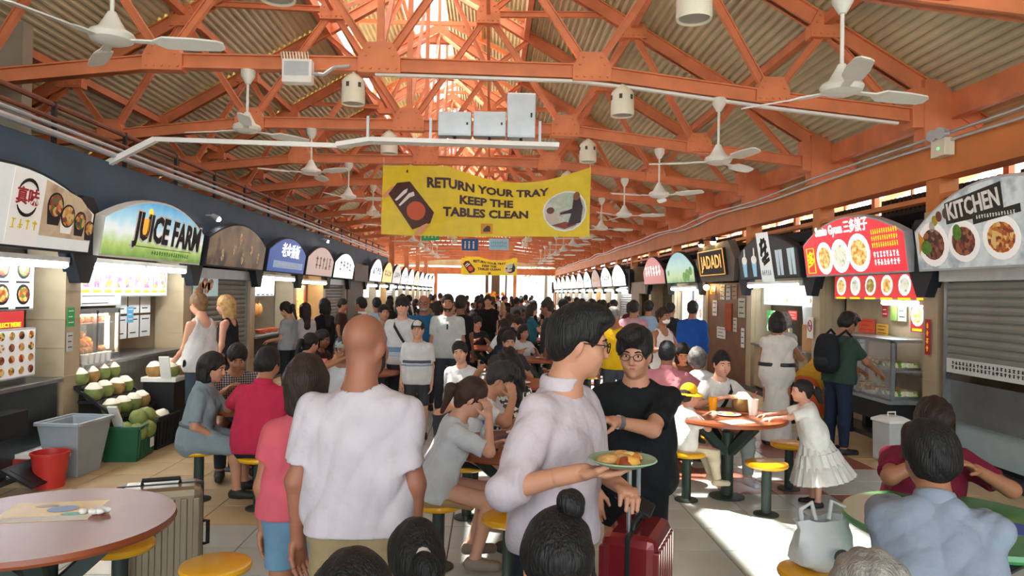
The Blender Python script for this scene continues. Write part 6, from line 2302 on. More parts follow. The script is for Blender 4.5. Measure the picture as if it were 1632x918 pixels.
SKIN = {'light': '#b98468', 'tan': '#9c6a4e', 'fair': '#c8957c', 'deep': '#7a4f3a', 'ruddy': '#94604a'}
def skin_mat(k):
    return mat('skin_' + k, SKIN[k], 0.5, var=0.06, scale=8, spec=0.35)
def cloth_mat(c, var=0.07):
    return mat('cloth_' + c.strip('#'), c, 0.85, var=var, scale=10, bump=0.45, bscale=13, spec=0.2, bdist=0.03, bdist_detail=3.0)
def hair_mat(c):
    name = 'hair_' + c.strip('#')
    if name in MATS:
        return MATS[name]
    m = mat(name, c, 0.58, var=0.35, scale=22, spec=0.35)
    nt = m.node_tree
    tc = nt.nodes.new('ShaderNodeTexCoord')
    mp = nt.nodes.new('ShaderNodeMapping')
    mp.inputs['Scale'].default_value = (1, 1, 0.1)
    nz = nt.nodes.new('ShaderNodeTexNoise')
    nz.inputs['Scale'].default_value = 150
    nz.inputs['Detail'].default_value = 2
    bp = nt.nodes.new('ShaderNodeBump')
    bp.inputs['Strength'].default_value = 0.8
    bp.inputs['Distance'].default_value = 0.01
    nt.links.new(tc.outputs['Object'], mp.inputs['Vector'])
    nt.links.new(mp.outputs['Vector'], nz.inputs['Vector'])
    nt.links.new(nz.outputs['Fac'], bp.inputs['Height'])
    nt.links.new(bp.outputs['Normal'], nt.nodes['Principled BSDF'].inputs['Normal'])
    return m

VOX = {0: dict(body=0.010, head=0.0048, hand=0.0045, cloth=0.0075, hair=0.006), 1: dict(body=0.014, head=0.0075, hand=0.0065, cloth=0.0105, hair=0.009), 2: dict(body=0.02, head=0.012, hand=0.012, cloth=0.016, hair=0.014)}


def to_local(x, y, rz, p):
    c, s = math.cos(-rz), math.sin(-rz)
    dx, dy = p[0] - x, p[1] - y
    return (c * dx - s * dy, s * dx + c * dy, p[2])


def person(label, x, y, rz, H=1.7, skin='light', lvl=1, hair=None, top=None, bottom=None, shoes='#222222', face=False, glasses=None, extras=None, stool_label=None, seed=1, group=None, stool_here=True, **pose):
    for nm, sp in list((pose.get('arms') or {}).items()):
        if sp[0] == 'w':
            pose['arms'][nm] = ('ik', to_local(x, y, rz, sp[1])) + tuple(sp[2:])
    sk = skeleton(H=H, **pose)
    vx = VOX[lvl]
    root = thing('person', label, 'person', (x, y, 0), rz, group)
    u, hs = sk['u'], sk['hs']
    sm = skin_mat(skin)
    T = sk['T']
    Rt = sk['Rt']
    up, fwd = Rt @ V(0, 0, 1), Rt @ V(0, 1, 0)
    hp, Hf = head_prims(sk)
    R = sk['Rh']
    # ---- body : one mesh
    bp = torso_prims(sk) + neck_prims(sk) + arm_prims(sk, 2.0, end_trunc=False) + leg_prims(sk, 2.0, trunc=False)
    Vs, Qs = [], []
    off = 0
    jobs = []
    subs = [ell(Hf(s * 0.031, 0.098, 0.004), np.eye(3), V(0.015, 0.014, 0.011) * hs) for s in (-1, 1)]
    if lvl == 2:
        jobs.append((bp + [q for nm in 'lr' for q in hand_prims(sk, nm)], vx['body'], {}))
        jobs.append((hp + neck_prims(sk), vx['head'], {}))
    else:
        jobs.append((bp, vx['body'], {}))
        jobs.append((hp + neck_prims(sk), vx['head'], {'subs': subs if face else []}))
        for nm in 'lr':
            jobs.append((hand_prims(sk, nm), vx['hand'], {}))
    for pr, v, kw in jobs:
        a, q = surf(*field(pr, v, **kw))
        Vs.append(a)
        Qs.append(q + off)
        off += len(a)
    link('body', np_mesh('body', np.concatenate(Vs), np.concatenate(Qs), sm), root)
    # ---- clothes
    neck_sub = []
    if top:
        tn = top.get('name', 'shirt')
        t = top.get('t', 0.016)
        fr = top.get('sleeve', 0.62)
        pr = grow(torso_prims(sk, neck=False), t)
        dr = top.get('drape', 0.0)
        pr += [cap(T(-0.074, 0.004, -0.06), T(0.074, 0.004, -0.06), 0.118 * u * sk['build'] + t + dr, None, fwd, 0.88, 0.06)] if (pose.get('sit') is None and not top.get('skirt')) else []
        pr += [cap(T(-0.07, 0.004, 0.03), T(0.07, 0.004, 0.03), 0.118 * u * sk['build'] + t + dr, None, fwd, 0.86, 0.08), cap(T(-0.062, 0.004, 0.17), T(0.062, 0.004, 0.17), (0.106 if sk['female'] else 0.117) * u * sk['build'] + t + dr, None, fwd, 0.86, 0.08)]
        sk['shirt_core'] = list(pr)
        if fr > 0:
            pr += grow(arm_prims(sk, fr), t * 0.95)
        hem = top.get('hem', -0.06)
        cuts = []
        if top.get('skirt'):
            ln, r1 = top['skirt']
            ra = 0.125 * u * sk['build']
            if pose.get('sit') is not None:
                for nm in 'lr':
                    hip, knee, ank, fd = sk['leg'][nm]
                    pr.append(cap(hip, knee + (knee - hip) * 0.04 * ln, 0.1 * u, r1 * 0.75 * u, None, 1, 0.09, True))
                    if ln > 0.5:
                        pr.append(cap(knee, knee + (ank - knee) * (ln - 0.4), 0.1 * u, r1 * 0.7 * u, None, 1, 0.1, True))
            else:
                dn = V(*top.get('sdir', (0, 0, -1)))
                pr.append(cap(T(0, 0, 0.12), T(0, 0, 0.12) + unit(dn) * ln * u, ra, r1 * u, None, 1, 0.1, True))
        else:
            cuts.append((T(0, 0, hem), -up))
        n0, n1 = T(0, 0.0, 0.50), T(0, 0.03, 0.66)
        nk = top.get('neck', 0.078)
        subs_ = [cap(n0 + up * nk * 0.35, n1, nk * u, nk * 1.5 * u)]
        if top.get('tank'):
            subs_ += [cap(sk['arm'][nm][0] + V(0, 0, 0.03) + Rt @ V((1 if nm == 'r' else -1) * 0.03, 0, 0), sk['arm'][nm][0] + Rt @ V((1 if nm == 'r' else -1) * 0.09, 0, -0.06), 0.095 * u) for nm in 'lr']
            subs_ += [cap(T(0, -0.05, 0.52), T(0, -0.2, 0.44), 0.09 * u), cap(T(0, 0.05, 0.5), T(0, 0.2, 0.44), 0.085 * u)]
        sob = blob(tn, pr, vx['cloth'], top['mat'] if 'mat' in top else cloth_mat(top['c']), root, cuts=cuts, subs=subs_, fold=top.get('fold', 0.005), seed=seed, foldk=top.get('foldk', 1.2))
        for (z0, z1, c, nm_) in top.get('bands', ()):
            blob(nm_, grow(sk['shirt_core'], 0.005), vx['cloth'] * 0.9, cloth_mat(c), root, cuts=[(T(0, 0, z0), -up), (T(0, 0, z1), up), (T(0, 0.01, 0), -fwd)], fold=top.get('fold', 0.005), seed=seed, foldk=top.get('foldk', 1.2))
        if not top.get('collar') and not top.get('tank') and lvl < 2:
            nr = nk * u * 0.99
            MB().tube([T(0, 0.0, 0.518) + sk['Rt'] @ V(nr * math.cos(a), nr * math.sin(a) * (0.9 if math.sin(a) > 0 else 0.84), -0.034 * u * max(0, math.sin(a)) - 0.004 * u * max(0, -math.sin(a))) for a in [k_ * PI / 12 for k_ in range(25)]], 0.0085 * u, 6).build('neckband', top['mat'] if 'mat' in top else cloth_mat(top['c']), root, True)
        if top.get('collar'):
            blob('collar', [cap(T(0, -0.012, 0.525), T(0, -0.0, 0.56), 0.083 * u, 0.073 * u, None, 1, 0.02)], vx['head'] * 1.2, top.get('mat') or cloth_mat(top.get('collar_c', top['c'])), root,
                 subs=[cap(T(0, -0.012, 0.5), T(0, 0.0, 0.68), 0.064 * u), cap(T(0, 0.06, 0.5), T(0, 0.16, 0.6), 0.04 * u)], cuts=[(T(0, 0, 0.56), up)])
    if bottom:
        fr = bottom.get('len', 1.93)
        t = bottom.get('t', 0.014)
        if bottom.get('skirt'):
            ln, r1 = bottom['skirt']
            if pose.get('sit') is not None:
                pr = grow(torso_prims(sk)[:1], t)
                for nm in 'lr':
                    hip, knee, ank, fd = sk['leg'][nm]
                    pr.append(cap(hip, hip + (knee - hip) * min(1.05, ln), 0.112 * u, r1 * u, None, 1, 0.14, True))
            else:
                pr = grow(torso_prims(sk)[:2], t) + [cap(T(0, 0, 0.05), T(0, 0, 0.05) - V(0, 0, 1) * ln * u, 0.135 * u, r1 * u, None, 1, 0.08, True)]
        else:
            pr = grow(torso_prims(sk)[:2], t * 0.7) + grow(leg_prims(sk, fr, feet=False), t)
        blob(bottom.get('name', 'trousers'), pr, vx['cloth'], bottom.get('mat') or cloth_mat(bottom['c']), root, cuts=[(T(0, 0, bottom.get('waist', 0.0 if not (top and top.get('tuck')) else 0.12)), up)], fold=bottom.get('fold', 0.003), seed=seed + 5)
    if shoes:
        for nm in 'lr':
            ank = sk['leg'][nm][2]
            blob('shoe', foot_prims(sk, nm, 0.008), vx['head'] * 1.2, mat('shoe_' + shoes.strip('#'), shoes, 0.6, var=0.1), root, cuts=[(V(0, 0, ank[2] + 0.01), V(0, 0, 1)), (V(0, 0, ank[2] - 0.073 * u), V(0, 0, -1))])
    # ---- hair
    if hair is not None:
        hm = hair_mat(hair.get('c', '#1a1614'))
        th = hair.get('t', 0.014)
        pr = [ell(Hf(0, -0.016, 0.036), R, V(0.075 + th, 0.093 + th, 0.087 + th * 1.3) * hs, 0.02)]
        style = hair.get('style', 'short')
        hl = hair.get('line', 0.055)       # hairline height on the forehead
        subs_ = [ell(Hf(0, 0.115, hl - 0.12), R, V(0.083, 0.098, 0.12) * hs)]
        cuts = []
        if style == 'short':
            pr += [ell(Hf(0, -0.05, -0.01), R, V(0.07 + th * .5, 0.05 + th, 0.07) * hs, 0.03)]
            if hair.get('quiff'):
                pr += [ell(Hf(0.0, 0.045, 0.115), R, V(0.06, 0.055, 0.035) * hs, 0.04), ell(Hf(0.02, 0.085, 0.1), R, V(0.045, 0.03, 0.025) * hs, 0.03)]
            cuts = [(Hf(0, 0, -0.062), R @ V(0, 0.35, -1))]
            subs_ += [ell(Hf(s * 0.082, 0.02, -0.045), R, V(0.03, 0.04, 0.06) * hs) for s in (-1, 1)]
        else:
            pr += [cap(Hf(0, -0.06, 0.0), Hf(0, -0.055, -0.06), 0.066 * hs, 0.05 * hs, None, 1, 0.04)]
            subs_ += [ell(Hf(s * 0.085, 0.045, -0.06), R, V(0.028, 0.05, 0.07) * hs) for s in (-1, 1)]
        if style in ('long', 'curly'):
            ln = hair.get('len', 0.35)
            w = hair.get('w', 0.075)
            back = Rt @ V(0, -1, 0)
            e = Hf(0, -0.075, -0.05) + back * 0.05 + V(0, 0, -ln)
            pr += [cap(Hf(0, -0.06, 0.02), Hf(0, -0.08, -0.08), 0.075 * hs, w, None, 1, 0.05), cap(Hf(0, -0.08, -0.08), e, w, w * 0.75, V(0, 1, 0), 0.7, 0.05)]
            for s in (-1, 1):
                pr.append(cap(Hf(s * 0.065, -0.01, 0.02), Hf(s * 0.075, -0.02, -0.12), 0.03 * hs, 0.026 * hs, None, 1, 0.04))
        if style == 'bob':
            ln = hair.get('len', 0.13)
            pr += [cap(Hf(0, -0.05, 0.0), Hf(0, -0.045, -ln), 0.085 * hs, 0.078 * hs, None, 1, 0.05)]
            for s in (-1, 1):
                pr.append(cap(Hf(s * 0.07, 0.0, 0.02), Hf(s * 0.075, -0.005, -ln), 0.032 * hs, 0.03 * hs, None, 1, 0.04))
        if style in ('ponytail', 'bun'):
            cuts.append((Hf(0, 0, -0.075), R @ V(0, 0.5, -1)))
        if hair.get('bangs'):
            subs_ = subs_[1:] + [ell(Hf(0, 0.115, hl - 0.135), R, V(0.07, 0.09, 0.1) * hs)]
            pr.append(ell(Hf(0, 0.05, 0.065), R, V(0.07, 0.05, 0.05) * hs, 0.03))
        hf_ = hair.get('fold', 0.0035)
        blob('hair', pr, vx['hair'], hm, root, cuts=cuts, subs=subs_, fold=hf_, seed=seed + 9, foldk=hair.get('foldk', 2.2))
        if style == 'ponytail':
            a = Hf(0, -0.105, 0.03)
            side_ = hair.get('tail', (0, -0.08, -0.22))
            b = a + R @ V(0, -0.05, -0.03)
            c = b + V(*side_)
            blob('ponytail', [cap(a, b, 0.02, 0.03, None, 1, 0.02), cap(b, c, 0.036, 0.014, None, 1, 0.03)], vx['hair'], hm, root, fold=0.003, seed=seed, foldk=2)
            MB().ball(tuple(a + R @ V(0, -0.012, 0)), 0.028, n=10, m=6).build('hair_tie', cloth_mat(hair.get('tie', '#9a8a8a')), root, True)
        if style == 'bun':
            bpnt = Hf(*hair.get('at', (0, -0.06, 0.15)))
            br = hair.get('r', 0.045)
            blob('hair_bun', [ell(bpnt, R, V(br, br, br * 0.9), 0.02), ell(bpnt + V(br * 0.4, 0, br * 0.3), R, V(br, br, br) * 0.6, 0.02)], vx['hair'], hm, root, fold=0.005, seed=seed, foldk=2.5)
    # ---- face
    if face:
        ex = {'eye': ('#e8e2da',), }
        em = mat('eye_white', '#ddd6cc', 0.3, var=0)
        im = mat('eye_iris', '#20140f', 0.25, var=0)
        bm = hair_mat(hair.get('c', '#1a1614')) if hair else mat('brow_brown', '#4a3528', 0.7, var=0)
        lm = mat('lips_' + skin, '#a8605a' if skin != 'deep' else '#7a4440', 0.45, var=0)
        for s in (-1, 1):
            c = Hf(s * 0.031, 0.083, 0.003)
            mb = MB()
            n, m_ = 10, 8
            vs = []
            for j in range(m_ + 1):
                th = PI * j / m_
                for i in range(n):
                    a = 2 * PI * i / n
                    vs.append(tuple(c + R @ (V(0.0135 * math.sin(th) * math.cos(a), 0.008 * math.sin(th) * math.sin(a), -0.0048 * math.cos(th)) * hs)))
            fs = [(j * n + i, j * n + (i + 1) % n, (j + 1) * n + (i + 1) % n, (j + 1) * n + i) for j in range(m_) for i in range(n)]
            eo = mb.add(vs, fs).build('eye', em, root, True)
            ic = Hf(s * 0.031, 0.0885, 0.003)
            MB().ball(tuple(ic), 0.0062 * hs, 0.0062 * hs, 0.0056 * hs, 8, 6).build('iris', im, eo, True)
            p0, p1, p2 = Hf(s * 0.014, 0.094, 0.023), Hf(s * 0.032, 0.092, 0.028), Hf(s * 0.05, 0.078, 0.022)
            MB().tube([p0, p1, p2], [0.0035 * hs, 0.0045 * hs, 0.002 * hs], 6).build('eyebrow', bm, root, True)
        MB().tube([Hf(-0.026, 0.083, -0.064), Hf(-0.01, 0.094, -0.062), Hf(0.01, 0.094, -0.062), Hf(0.026, 0.083, -0.064)], [0.002 * hs, 0.0058 * hs, 0.0058 * hs, 0.002 * hs], 8).build('lips', lm, root, True)
    if glasses:
        gm = mat('spectacle_' + glasses.strip('#'), glasses, 0.35, 0.3, var=0)
        g = MB()
        for s in (-1, 1):
            ring = [Hf(s * (0.033 + 0.024 * math.cos(a)), 0.107, 0.0 + 0.018 * math.sin(a)) for a in [k * PI / 6 for k in range(13)]]
            g.tube(ring, 0.0022 * hs, 5)
            g.tube([Hf(s * 0.057, 0.105, 0.006), Hf(s * 0.078, 0.08, 0.008), Hf(s * 0.082, 0.0, 0.004)], 0.0022 * hs, 5)
        g.tube([Hf(-0.01, 0.11, 0.004), Hf(0.01, 0.11, 0.004)], 0.002 * hs, 5)
        g.build('glasses', gm, root)
    if extras:
        extras(root, sk, Hf, vx)
    if pose.get('sit') is not None and abs(pose['sit'] - 0.45) < 0.02 and stool_here:
        c, s_ = math.cos(rz), math.sin(rz)
        stool(x - s_ * 0.04, y + c * 0.04, stool_label or ('yellow stool beneath the ' + ' '.join(label.split()[:7])))
    return root, sk
# ================================================================== THE CAST
def XP(px, Y):
    return at_y(px, 467, Y).x

def cap_hat(c, c2=None, brim=True, t=0.02):
    def fn(root, sk, Hf, vx):
        R, hs = sk['Rh'], sk['hs']
        blob('cap', [ell(Hf(0, -0.012, 0.045), R, V(0.085, 0.102, 0.09) * hs, 0.02)], vx['hair'], cloth_mat(c), root, cuts=[(Hf(0, 0, 0.045), R @ V(0, -0.15, -1))])
        if brim:
            blob('cap_brim', [cap(Hf(-0.03, 0.1, 0.05), Hf(0.03, 0.1, 0.05), 0.055 * hs, None, R @ V(0, 0, 1), 0.14, 0.01)], vx['hair'] * 0.8, cloth_mat(c), root)
        if c2:
            blob('cap_front', [ell(Hf(0, 0.01, 0.06), R, V(0.07, 0.09, 0.075) * hs, 0.02)], vx['hair'], cloth_mat(c2), root, cuts=[(Hf(0, 0.03, 0), R @ V(0, -1, 0)), (Hf(0, 0, 0.06), R @ V(0, -0.15, -1))])
    return fn

def beard(c, big=True):
    def fn(root, sk, Hf, vx):
        R, hs = sk['Rh'], sk['hs']
        blob('beard', [ell(Hf(0, 0.038, -0.07), R, V(0.058, 0.058, 0.054) * hs, 0.02), cap(Hf(-0.064, 0.02, -0.02), Hf(-0.05, 0.04, -0.07), 0.014 * hs, None, None, 1, 0.02), cap(Hf(0.064, 0.02, -0.02), Hf(0.05, 0.04, -0.07), 0.014 * hs, None, None, 1, 0.02)], vx['head'], hair_mat(c), root,
             subs=[ell(Hf(0, 0.1, -0.03), R, V(0.042, 0.05, 0.03) * hs), ell(Hf(0, 0.105, -0.066), R, V(0.02, 0.02, 0.008) * hs)])
    return fn

def strap(c='#16171a', side=1):
    def fn(root, sk, Hf, vx):
        T, u = sk['T'], sk['u']
        pts = [T(-0.1 * side, -0.1, 0.46), T(-0.115 * side, 0.0, 0.5), T(-0.09 * side, 0.125, 0.42), T(0.0, 0.165, 0.28), T(0.12 * side, 0.15, 0.1), T(0.19 * side, 0.06, 0.0)]
        mb = MB()
        for a, b in zip(pts[:-1], pts[1:]):
            mb.bar(a, b, 0.012, 0.035, tuple(sk['Rt'] @ V(0.4 * side, 0.1, 1)))
        mb.build('bag_strap', mat('strap_' + c[1:], c, 0.7), root)
    return fn

def both(*fs):
    def fn(*a):
        for f_ in fs:
            f_(*a)
    return fn

def belt(c='#1c1c1e', z=0.13, h=0.05, g=0.008):
    def fn(root, sk, Hf, vx):
        T, up = sk['T'], sk['Rt'] @ V(0, 0, 1)
        blob('belt', grow(sk['shirt_core'], g), vx['cloth'], mat('belt_' + c[1:], c, 0.5), root, cuts=[(T(0, 0, z - h / 2), -up), (T(0, 0, z + h / 2), up)])
    return fn

BLK = '#15120f'
# 1 bald man
person('bald man in a white T-shirt and khaki shorts seen from behind', XP(577, 2.9), 2.9, -0.05, 1.765, 'ruddy', 0, None,
       dict(c='#b9b0b6', sleeve=0.74, hem=-0.03, t=0.018, fold=0.013, foldk=0.8, drape=0.004), dict(c='#93805f', len=0.95, name='shorts'), build=0.94, shoulder=0.96, yaw=-0.35, pitch=0.05, extras=beard('#2a1c16'),
       arms={'l': ('dir', (-0.3, -0.08, -1), (-0.02, 0.22, -1)), 'r': ('dir', (0.24, -0.08, -1), (-0.03, 0.18, -1))})
# 2 girl in pink
person('girl in a coral T-shirt and denim shorts half behind the bald man', XP(490, 3.4), 3.4, 0.25, 1.53, 'tan', 0, dict(style='bob', c='#2e201b', len=0.12),
       dict(c='#bf5560', sleeve=0.5, hem=0.0, fold=0.006), dict(c='#5f7f96', len=0.6, name='shorts'), female=True, yaw=-0.3,
       arms={'l': ('dir', (-0.2, 0.0, -1), (0.05, 0.25, -1))})
# 3 man with the plate
X3, Y3, R3 = XP(890, 2.8), 2.8, -PI / 2 - 0.62
person('tall man in a white long-sleeved shirt and glasses carrying a plate', X3, Y3, R3, 1.815, 'light', 0, dict(c='#12100f', t=0.012, quiff=True, line=0.06, fold=0.005, foldk=1.5),
       dict(c='#b9adb4', sleeve=1.2, hem=-0.06, t=0.016, fold=0.011, foldk=0.9, collar=True, drape=0.004), dict(c='#232a30', name='jeans'), face=True, glasses='#15110f', yaw=0.62, pitch=0.16, lean=0.06, build=0.92,
       arms={'r': ('w', at_y(922, 752, 2.42), (0.5, -0.6, -0.6), {'curl': 0.25, 'pn': (0, 0.1, 1), 'hd': to_local(0, 0, R3, (1.0, -0.05, 0.02))}), 'l': ('w', at_y(985, 772, 2.75), (-0.6, -0.4, -0.6), {'curl': 0.8})},
       legs={'l': ((-0.05, 0.12, -1), (0, -0.08, -1)), 'r': ((0.05, -0.1, -1), (0, -0.2, -1))})
p = at_y(992, 741, 2.4)
t = thing('food_plate', 'green plate of food carried by the tall man in white', 'plate', (p.x, p.y, p.z), 0.3)
MB().lathe([(0, 0), (0.07, 0), (0.115, 0.02), (0.112, 0.024), (0.07, 0.006), (0, 0.006)], 28).build('plate_dish', mat('pale_green_melamine', '#8aa88a', 0.35), t, True)
for k, (a, b) in enumerate(((0, 0), (0.04, 0.02), (-0.045, 0.01), (0.0, -0.04), (0.02, 0.05))):
    MB().ball((a, b, 0.016), 0.045, 0.035, 0.022, 10, 6).build('food', M_FOOD1 if k % 2 else mat('noodle_tan', '#c4935c', 0.6, var=0.3, scale=50), t, True)
p = at_y(1012, 799, 2.73)
o = MB().box(-0.075, 0.075, -0.04, 0.04, -0.006, 0.006).build('wallet', M_BLACK, None, bevel=0.005)
o.location = p
o.rotation_euler = (0.4, 0.45, -0.3)
tag(o, 'black wallet held in the lower hand of the tall man', 'wallet')
# 4 man in black
person('man in a black T-shirt and glasses holding the red suitcase handle', XP(1016, 3.95), 3.95, PI - 0.22, 1.67, 'light', 0, dict(c='#12100f', t=0.02, quiff=True, line=0.05, fold=0.006, foldk=1.6),
       dict(c='#17191b', sleeve=0.75, hem=-0.1, t=0.018, fold=0.006), dict(c='#16181b', len=0.7, name='shorts'), face=True, glasses='#3a3633', yaw=-0.15, pitch=0.12, lean=0.12, build=1.06,
       arms={'l': ('w', at_y(982, 672, 3.55), (-0.7, -0.2, -0.6), {'curl': 0.9}), 'r': ('dir', (0.2, 0.2, -1), (-0.1, 0.5, -0.8))},
       extras=lambda root, sk, Hf, vx: MB().cyl(sk['arm']['l'][2] - sk['arm']['l'][3] * 0.035, sk['arm']['l'][2] - sk['arm']['l'][3] * 0.01, 0.036, None, 14).build('wristwatch', M_STEEL, root, True))
# 5 nearest heads
person('woman in black with a high bun bowing her face into her hands', XP(880, 1.98), 1.98, PI + 0.05, 1.6, 'light', 0, dict(style='bun', c='#0f0d0d', at=(-0.035, -0.04, 0.15), r=0.036, bangs=True, line=0.05, t=0.017), dict(c='#15171a', sleeve=1.0, t=0.02), dict(c='#1a1c20'), face=True,
       sit=0.47, lean=0.25, pitch=0.25, female=True, arms={'l': ('ik', (-0.07, 0.27, 1.0), (-0.8, 0.2, -0.6), {'curl': 0.4, 'hd': (0.25, -0.1, 1), 'pn': (0.5, -1, 0)}), 'r': ('ik', (0.07, 0.27, 1.0), (0.8, 0.2, -0.6), {'curl': 0.4, 'hd': (-0.25, -0.1, 1), 'pn': (-0.5, -1, 0)})})
person('dark-haired head with a side ponytail at the bottom edge', XP(655, 2.05), 2.05, -0.2, 1.5, 'tan', 0, dict(style='ponytail', c='#0f0d0c', tail=(0.08, -0.05, -0.16), tie='#c0b8b4', t=0.016), dict(c='#1b1c20', sleeve=0.6), dict(c='#222428'), sit=0.36, lean=0.25, pitch=0.3, yaw=0.5, female=True)
person('black-haired head nearest the camera beside the ponytail girl', XP(565, 1.52), 1.52, 0.1, 1.56, 'tan', 0, dict(c='#0d0c0c', t=0.02, line=0.03), dict(c='#1f2024', sleeve=0.6), dict(c='#222428'), sit=0.43, lean=0.12, pitch=0.2)
person('grey-haired head at the bottom edge before the man in blue', XP(1432, 1.62), 1.62, 0.0, 1.55, 'tan', 0, dict(c='#8f8a84', t=0.02, line=0.03, fold=0.006), dict(c='#4a4c50', sleeve=0.6), dict(c='#222428'), sit=0.4, lean=0.12, pitch=0.2)
# 6 man in blue-grey shirt
def side_bag(root, sk, Hf, vx):
    T = sk['T']
    mb = MB()
    pts = [T(-0.14, -0.13, 0.4), T(-0.2, -0.14, 0.2), T(-0.24, -0.1, 0.02)]
    for a, b in zip(pts[:-1], pts[1:]):
        mb.bar(a, b, 0.04, 0.012)
    mb.build('bag_strap', M_BLACK, root)
person('man in a blue-grey dress shirt hunched at the green table', XP(1500, 2.72), 2.72, -0.5, 1.76, 'tan', 0, dict(c='#110f0e', t=0.02, line=0.05, quiff=True, fold=0.006, foldk=1.4), dict(c='#8590a0', sleeve=1.9, t=0.02, fold=0.016, foldk=0.8, collar=True, hem=-0.12, drape=0.006), dict(c='#1e2024'),
       sit=0.45, lean=0.42, pitch=0.12, yaw=0.45, build=1.1, glasses='#3a2c22', arms={'l': ('w', (2.0, 3.5, 0.83), (-0.9, -0.2, -0.3)), 'r': ('w', (2.25, 3.25, 0.83), (0.9, -0.2, -0.3))}, stool_label='yellow stool under the man in the blue-grey shirt')
# 7 man in maroon
person('man in a maroon T-shirt eating behind the man in blue-grey', 2.55, 4.2, PI - 0.25, 1.7, 'tan', 0, dict(c='#24140f', t=0.017, line=0.045, fold=0.006), dict(c='#6e1a30', sleeve=0.7, t=0.017), dict(c='#24262a'), face=True, sit=0.45, lean=0.35, pitch=0.4, build=1.08,
       arms={'l': ('ik', (-0.16, 0.42, 0.95), (-0.9, 0, -0.5)), 'r': ('ik', (0.05, 0.4, 1.0), (0.9, 0, -0.5), {'curl': 0.9})}, stool_label='yellow stool under the man in maroon')
# 8-10 left table
p = at_z(310, 714, 0.45)
person('woman in a grey shirt dress seated sideways on a stool by the crates', p.x, p.y, -PI / 2 + 0.1, 1.6, 'light', 0, dict(style='bob', c='#171210', len=0.1), dict(name='dress', mat=cloth_mat('#7e8c93'), sleeve=0.85, skirt=(0.5, 0.12), t=0.016, fold=0.006, collar=True), None, face=True, female=True, sit=0.45, lean=0.18, pitch=0.25, yaw=-0.2, build=1.05,
       arms={'r': ('ik', (0.1, 0.22, 0.55), (0.5, -0.6, -0.4)), 'l': ('ik', (-0.1, 0.38, 0.8), None)}, extras=belt('#4a545a', 0.14, 0.03, 0.01), stool_label='yellow stool under the woman in the grey dress')
p = at_z(410, 727, 0.45)
person('man in a crimson polo shirt seated with his back turned', p.x, p.y, -0.1, 1.72, 'tan', 0, dict(c='#12100f', t=0.018, line=0.04), dict(c='#b32a48', sleeve=0.75, t=0.017, collar=True, fold=0.005, hem=-0.08), dict(c='#1f2226'), sit=0.45, lean=0.2, pitch=0.2, yaw=-0.25, build=1.06,
       arms={'l': ('ik', (-0.2, 0.42, 0.82), (-0.9, -0.2, -0.4)), 'r': ('ik', (0.22, 0.42, 0.82), (0.9, -0.2, -0.4))}, stool_label='yellow stool under the man in the crimson polo')
person('man in a checked shirt leaning over his bowl', -2.62, 7.5, PI + 0.45, 1.72, 'tan', 0, dict(c='#14110f', t=0.02, line=0.045), dict(mat=checked_mat('plaid_cloth', '#2c2624', '#6e6260', '#b8aeaa'), sleeve=0.8, t=0.02), dict(c='#2a2c30'), face=True, sit=0.45, lean=0.42, pitch=0.35,
       arms={'l': ('ik', (-0.15, 0.42, 0.82), None), 'r': ('ik', (0.12, 0.42, 0.86), None)}, stool_label='yellow stool under the man in the checked shirt')
# 11-12 women at the coconut stand
person('blonde woman with a messy bun in a white strappy top', XP(322, 9.0), 9.0, 1.05, 1.8, 'fair', 0, dict(style='bun', c='#7a5a3c', at=(0, -0.05, 0.14), r=0.055, line=0.045), dict(name='tank_top', c='#c6c6c6', sleeve=0, tank=True, hem=-0.12, neck=0.1, drape=0.008), dict(c='#3a4652'), female=True, pitch=0.3,
       arms={'l': ('dir', (-0.1, 0.2, -1), (0, 0.7, -0.6)), 'r': ('dir', (0.15, 0.1, -1), (0, 0.4, -0.9))})
person('blonde woman in a black sleeveless top facing the shutter', XP(365, 10.0), 10.0, PI / 2 - 0.05, 1.76, 'fair', 0, dict(style='bob', c='#b08a58', len=0.15, line=0.05), dict(name='tank_top', c='#202226', sleeve=0, tank=True, hem=-0.1, neck=0.09), dict(c='#3a3c44'), female=True, face=True, pitch=0.2)
# 13-15 women at the blue-signed stall
person('woman with a ponytail and grey apron serving at the counter', XP(462, 12.6), 12.6, 1.2, 1.64, 'light', 1, dict(style='ponytail', c=BLK), dict(c='#8b9096', sleeve=0.7), dict(c='#22262c'), female=True, pitch=0.45, arms={'l': ('dir', (-0.1, 0.1, -1), (0, 1, -0.2)), 'r': ('dir', (0.1, 0.1, -1), (0, 1, -0.2))})
person('woman in a white T-shirt and long brown hair at the counter', XP(487, 13.2), 13.2, 0.7, 1.6, 'light', 1, dict(style='long', c='#2a1d1a', len=0.25), dict(c='#b8b8bc', sleeve=0.6), dict(c='#23355c'), female=True)
person('woman all in black with long black hair by the steel shutter', XP(518, 13.6), 13.6, 0.9, 1.68, 'light', 1, dict(style='long', c=BLK, len=0.32), dict(c='#17181c', sleeve=1.9), dict(c='#1a1b20'), female=True)
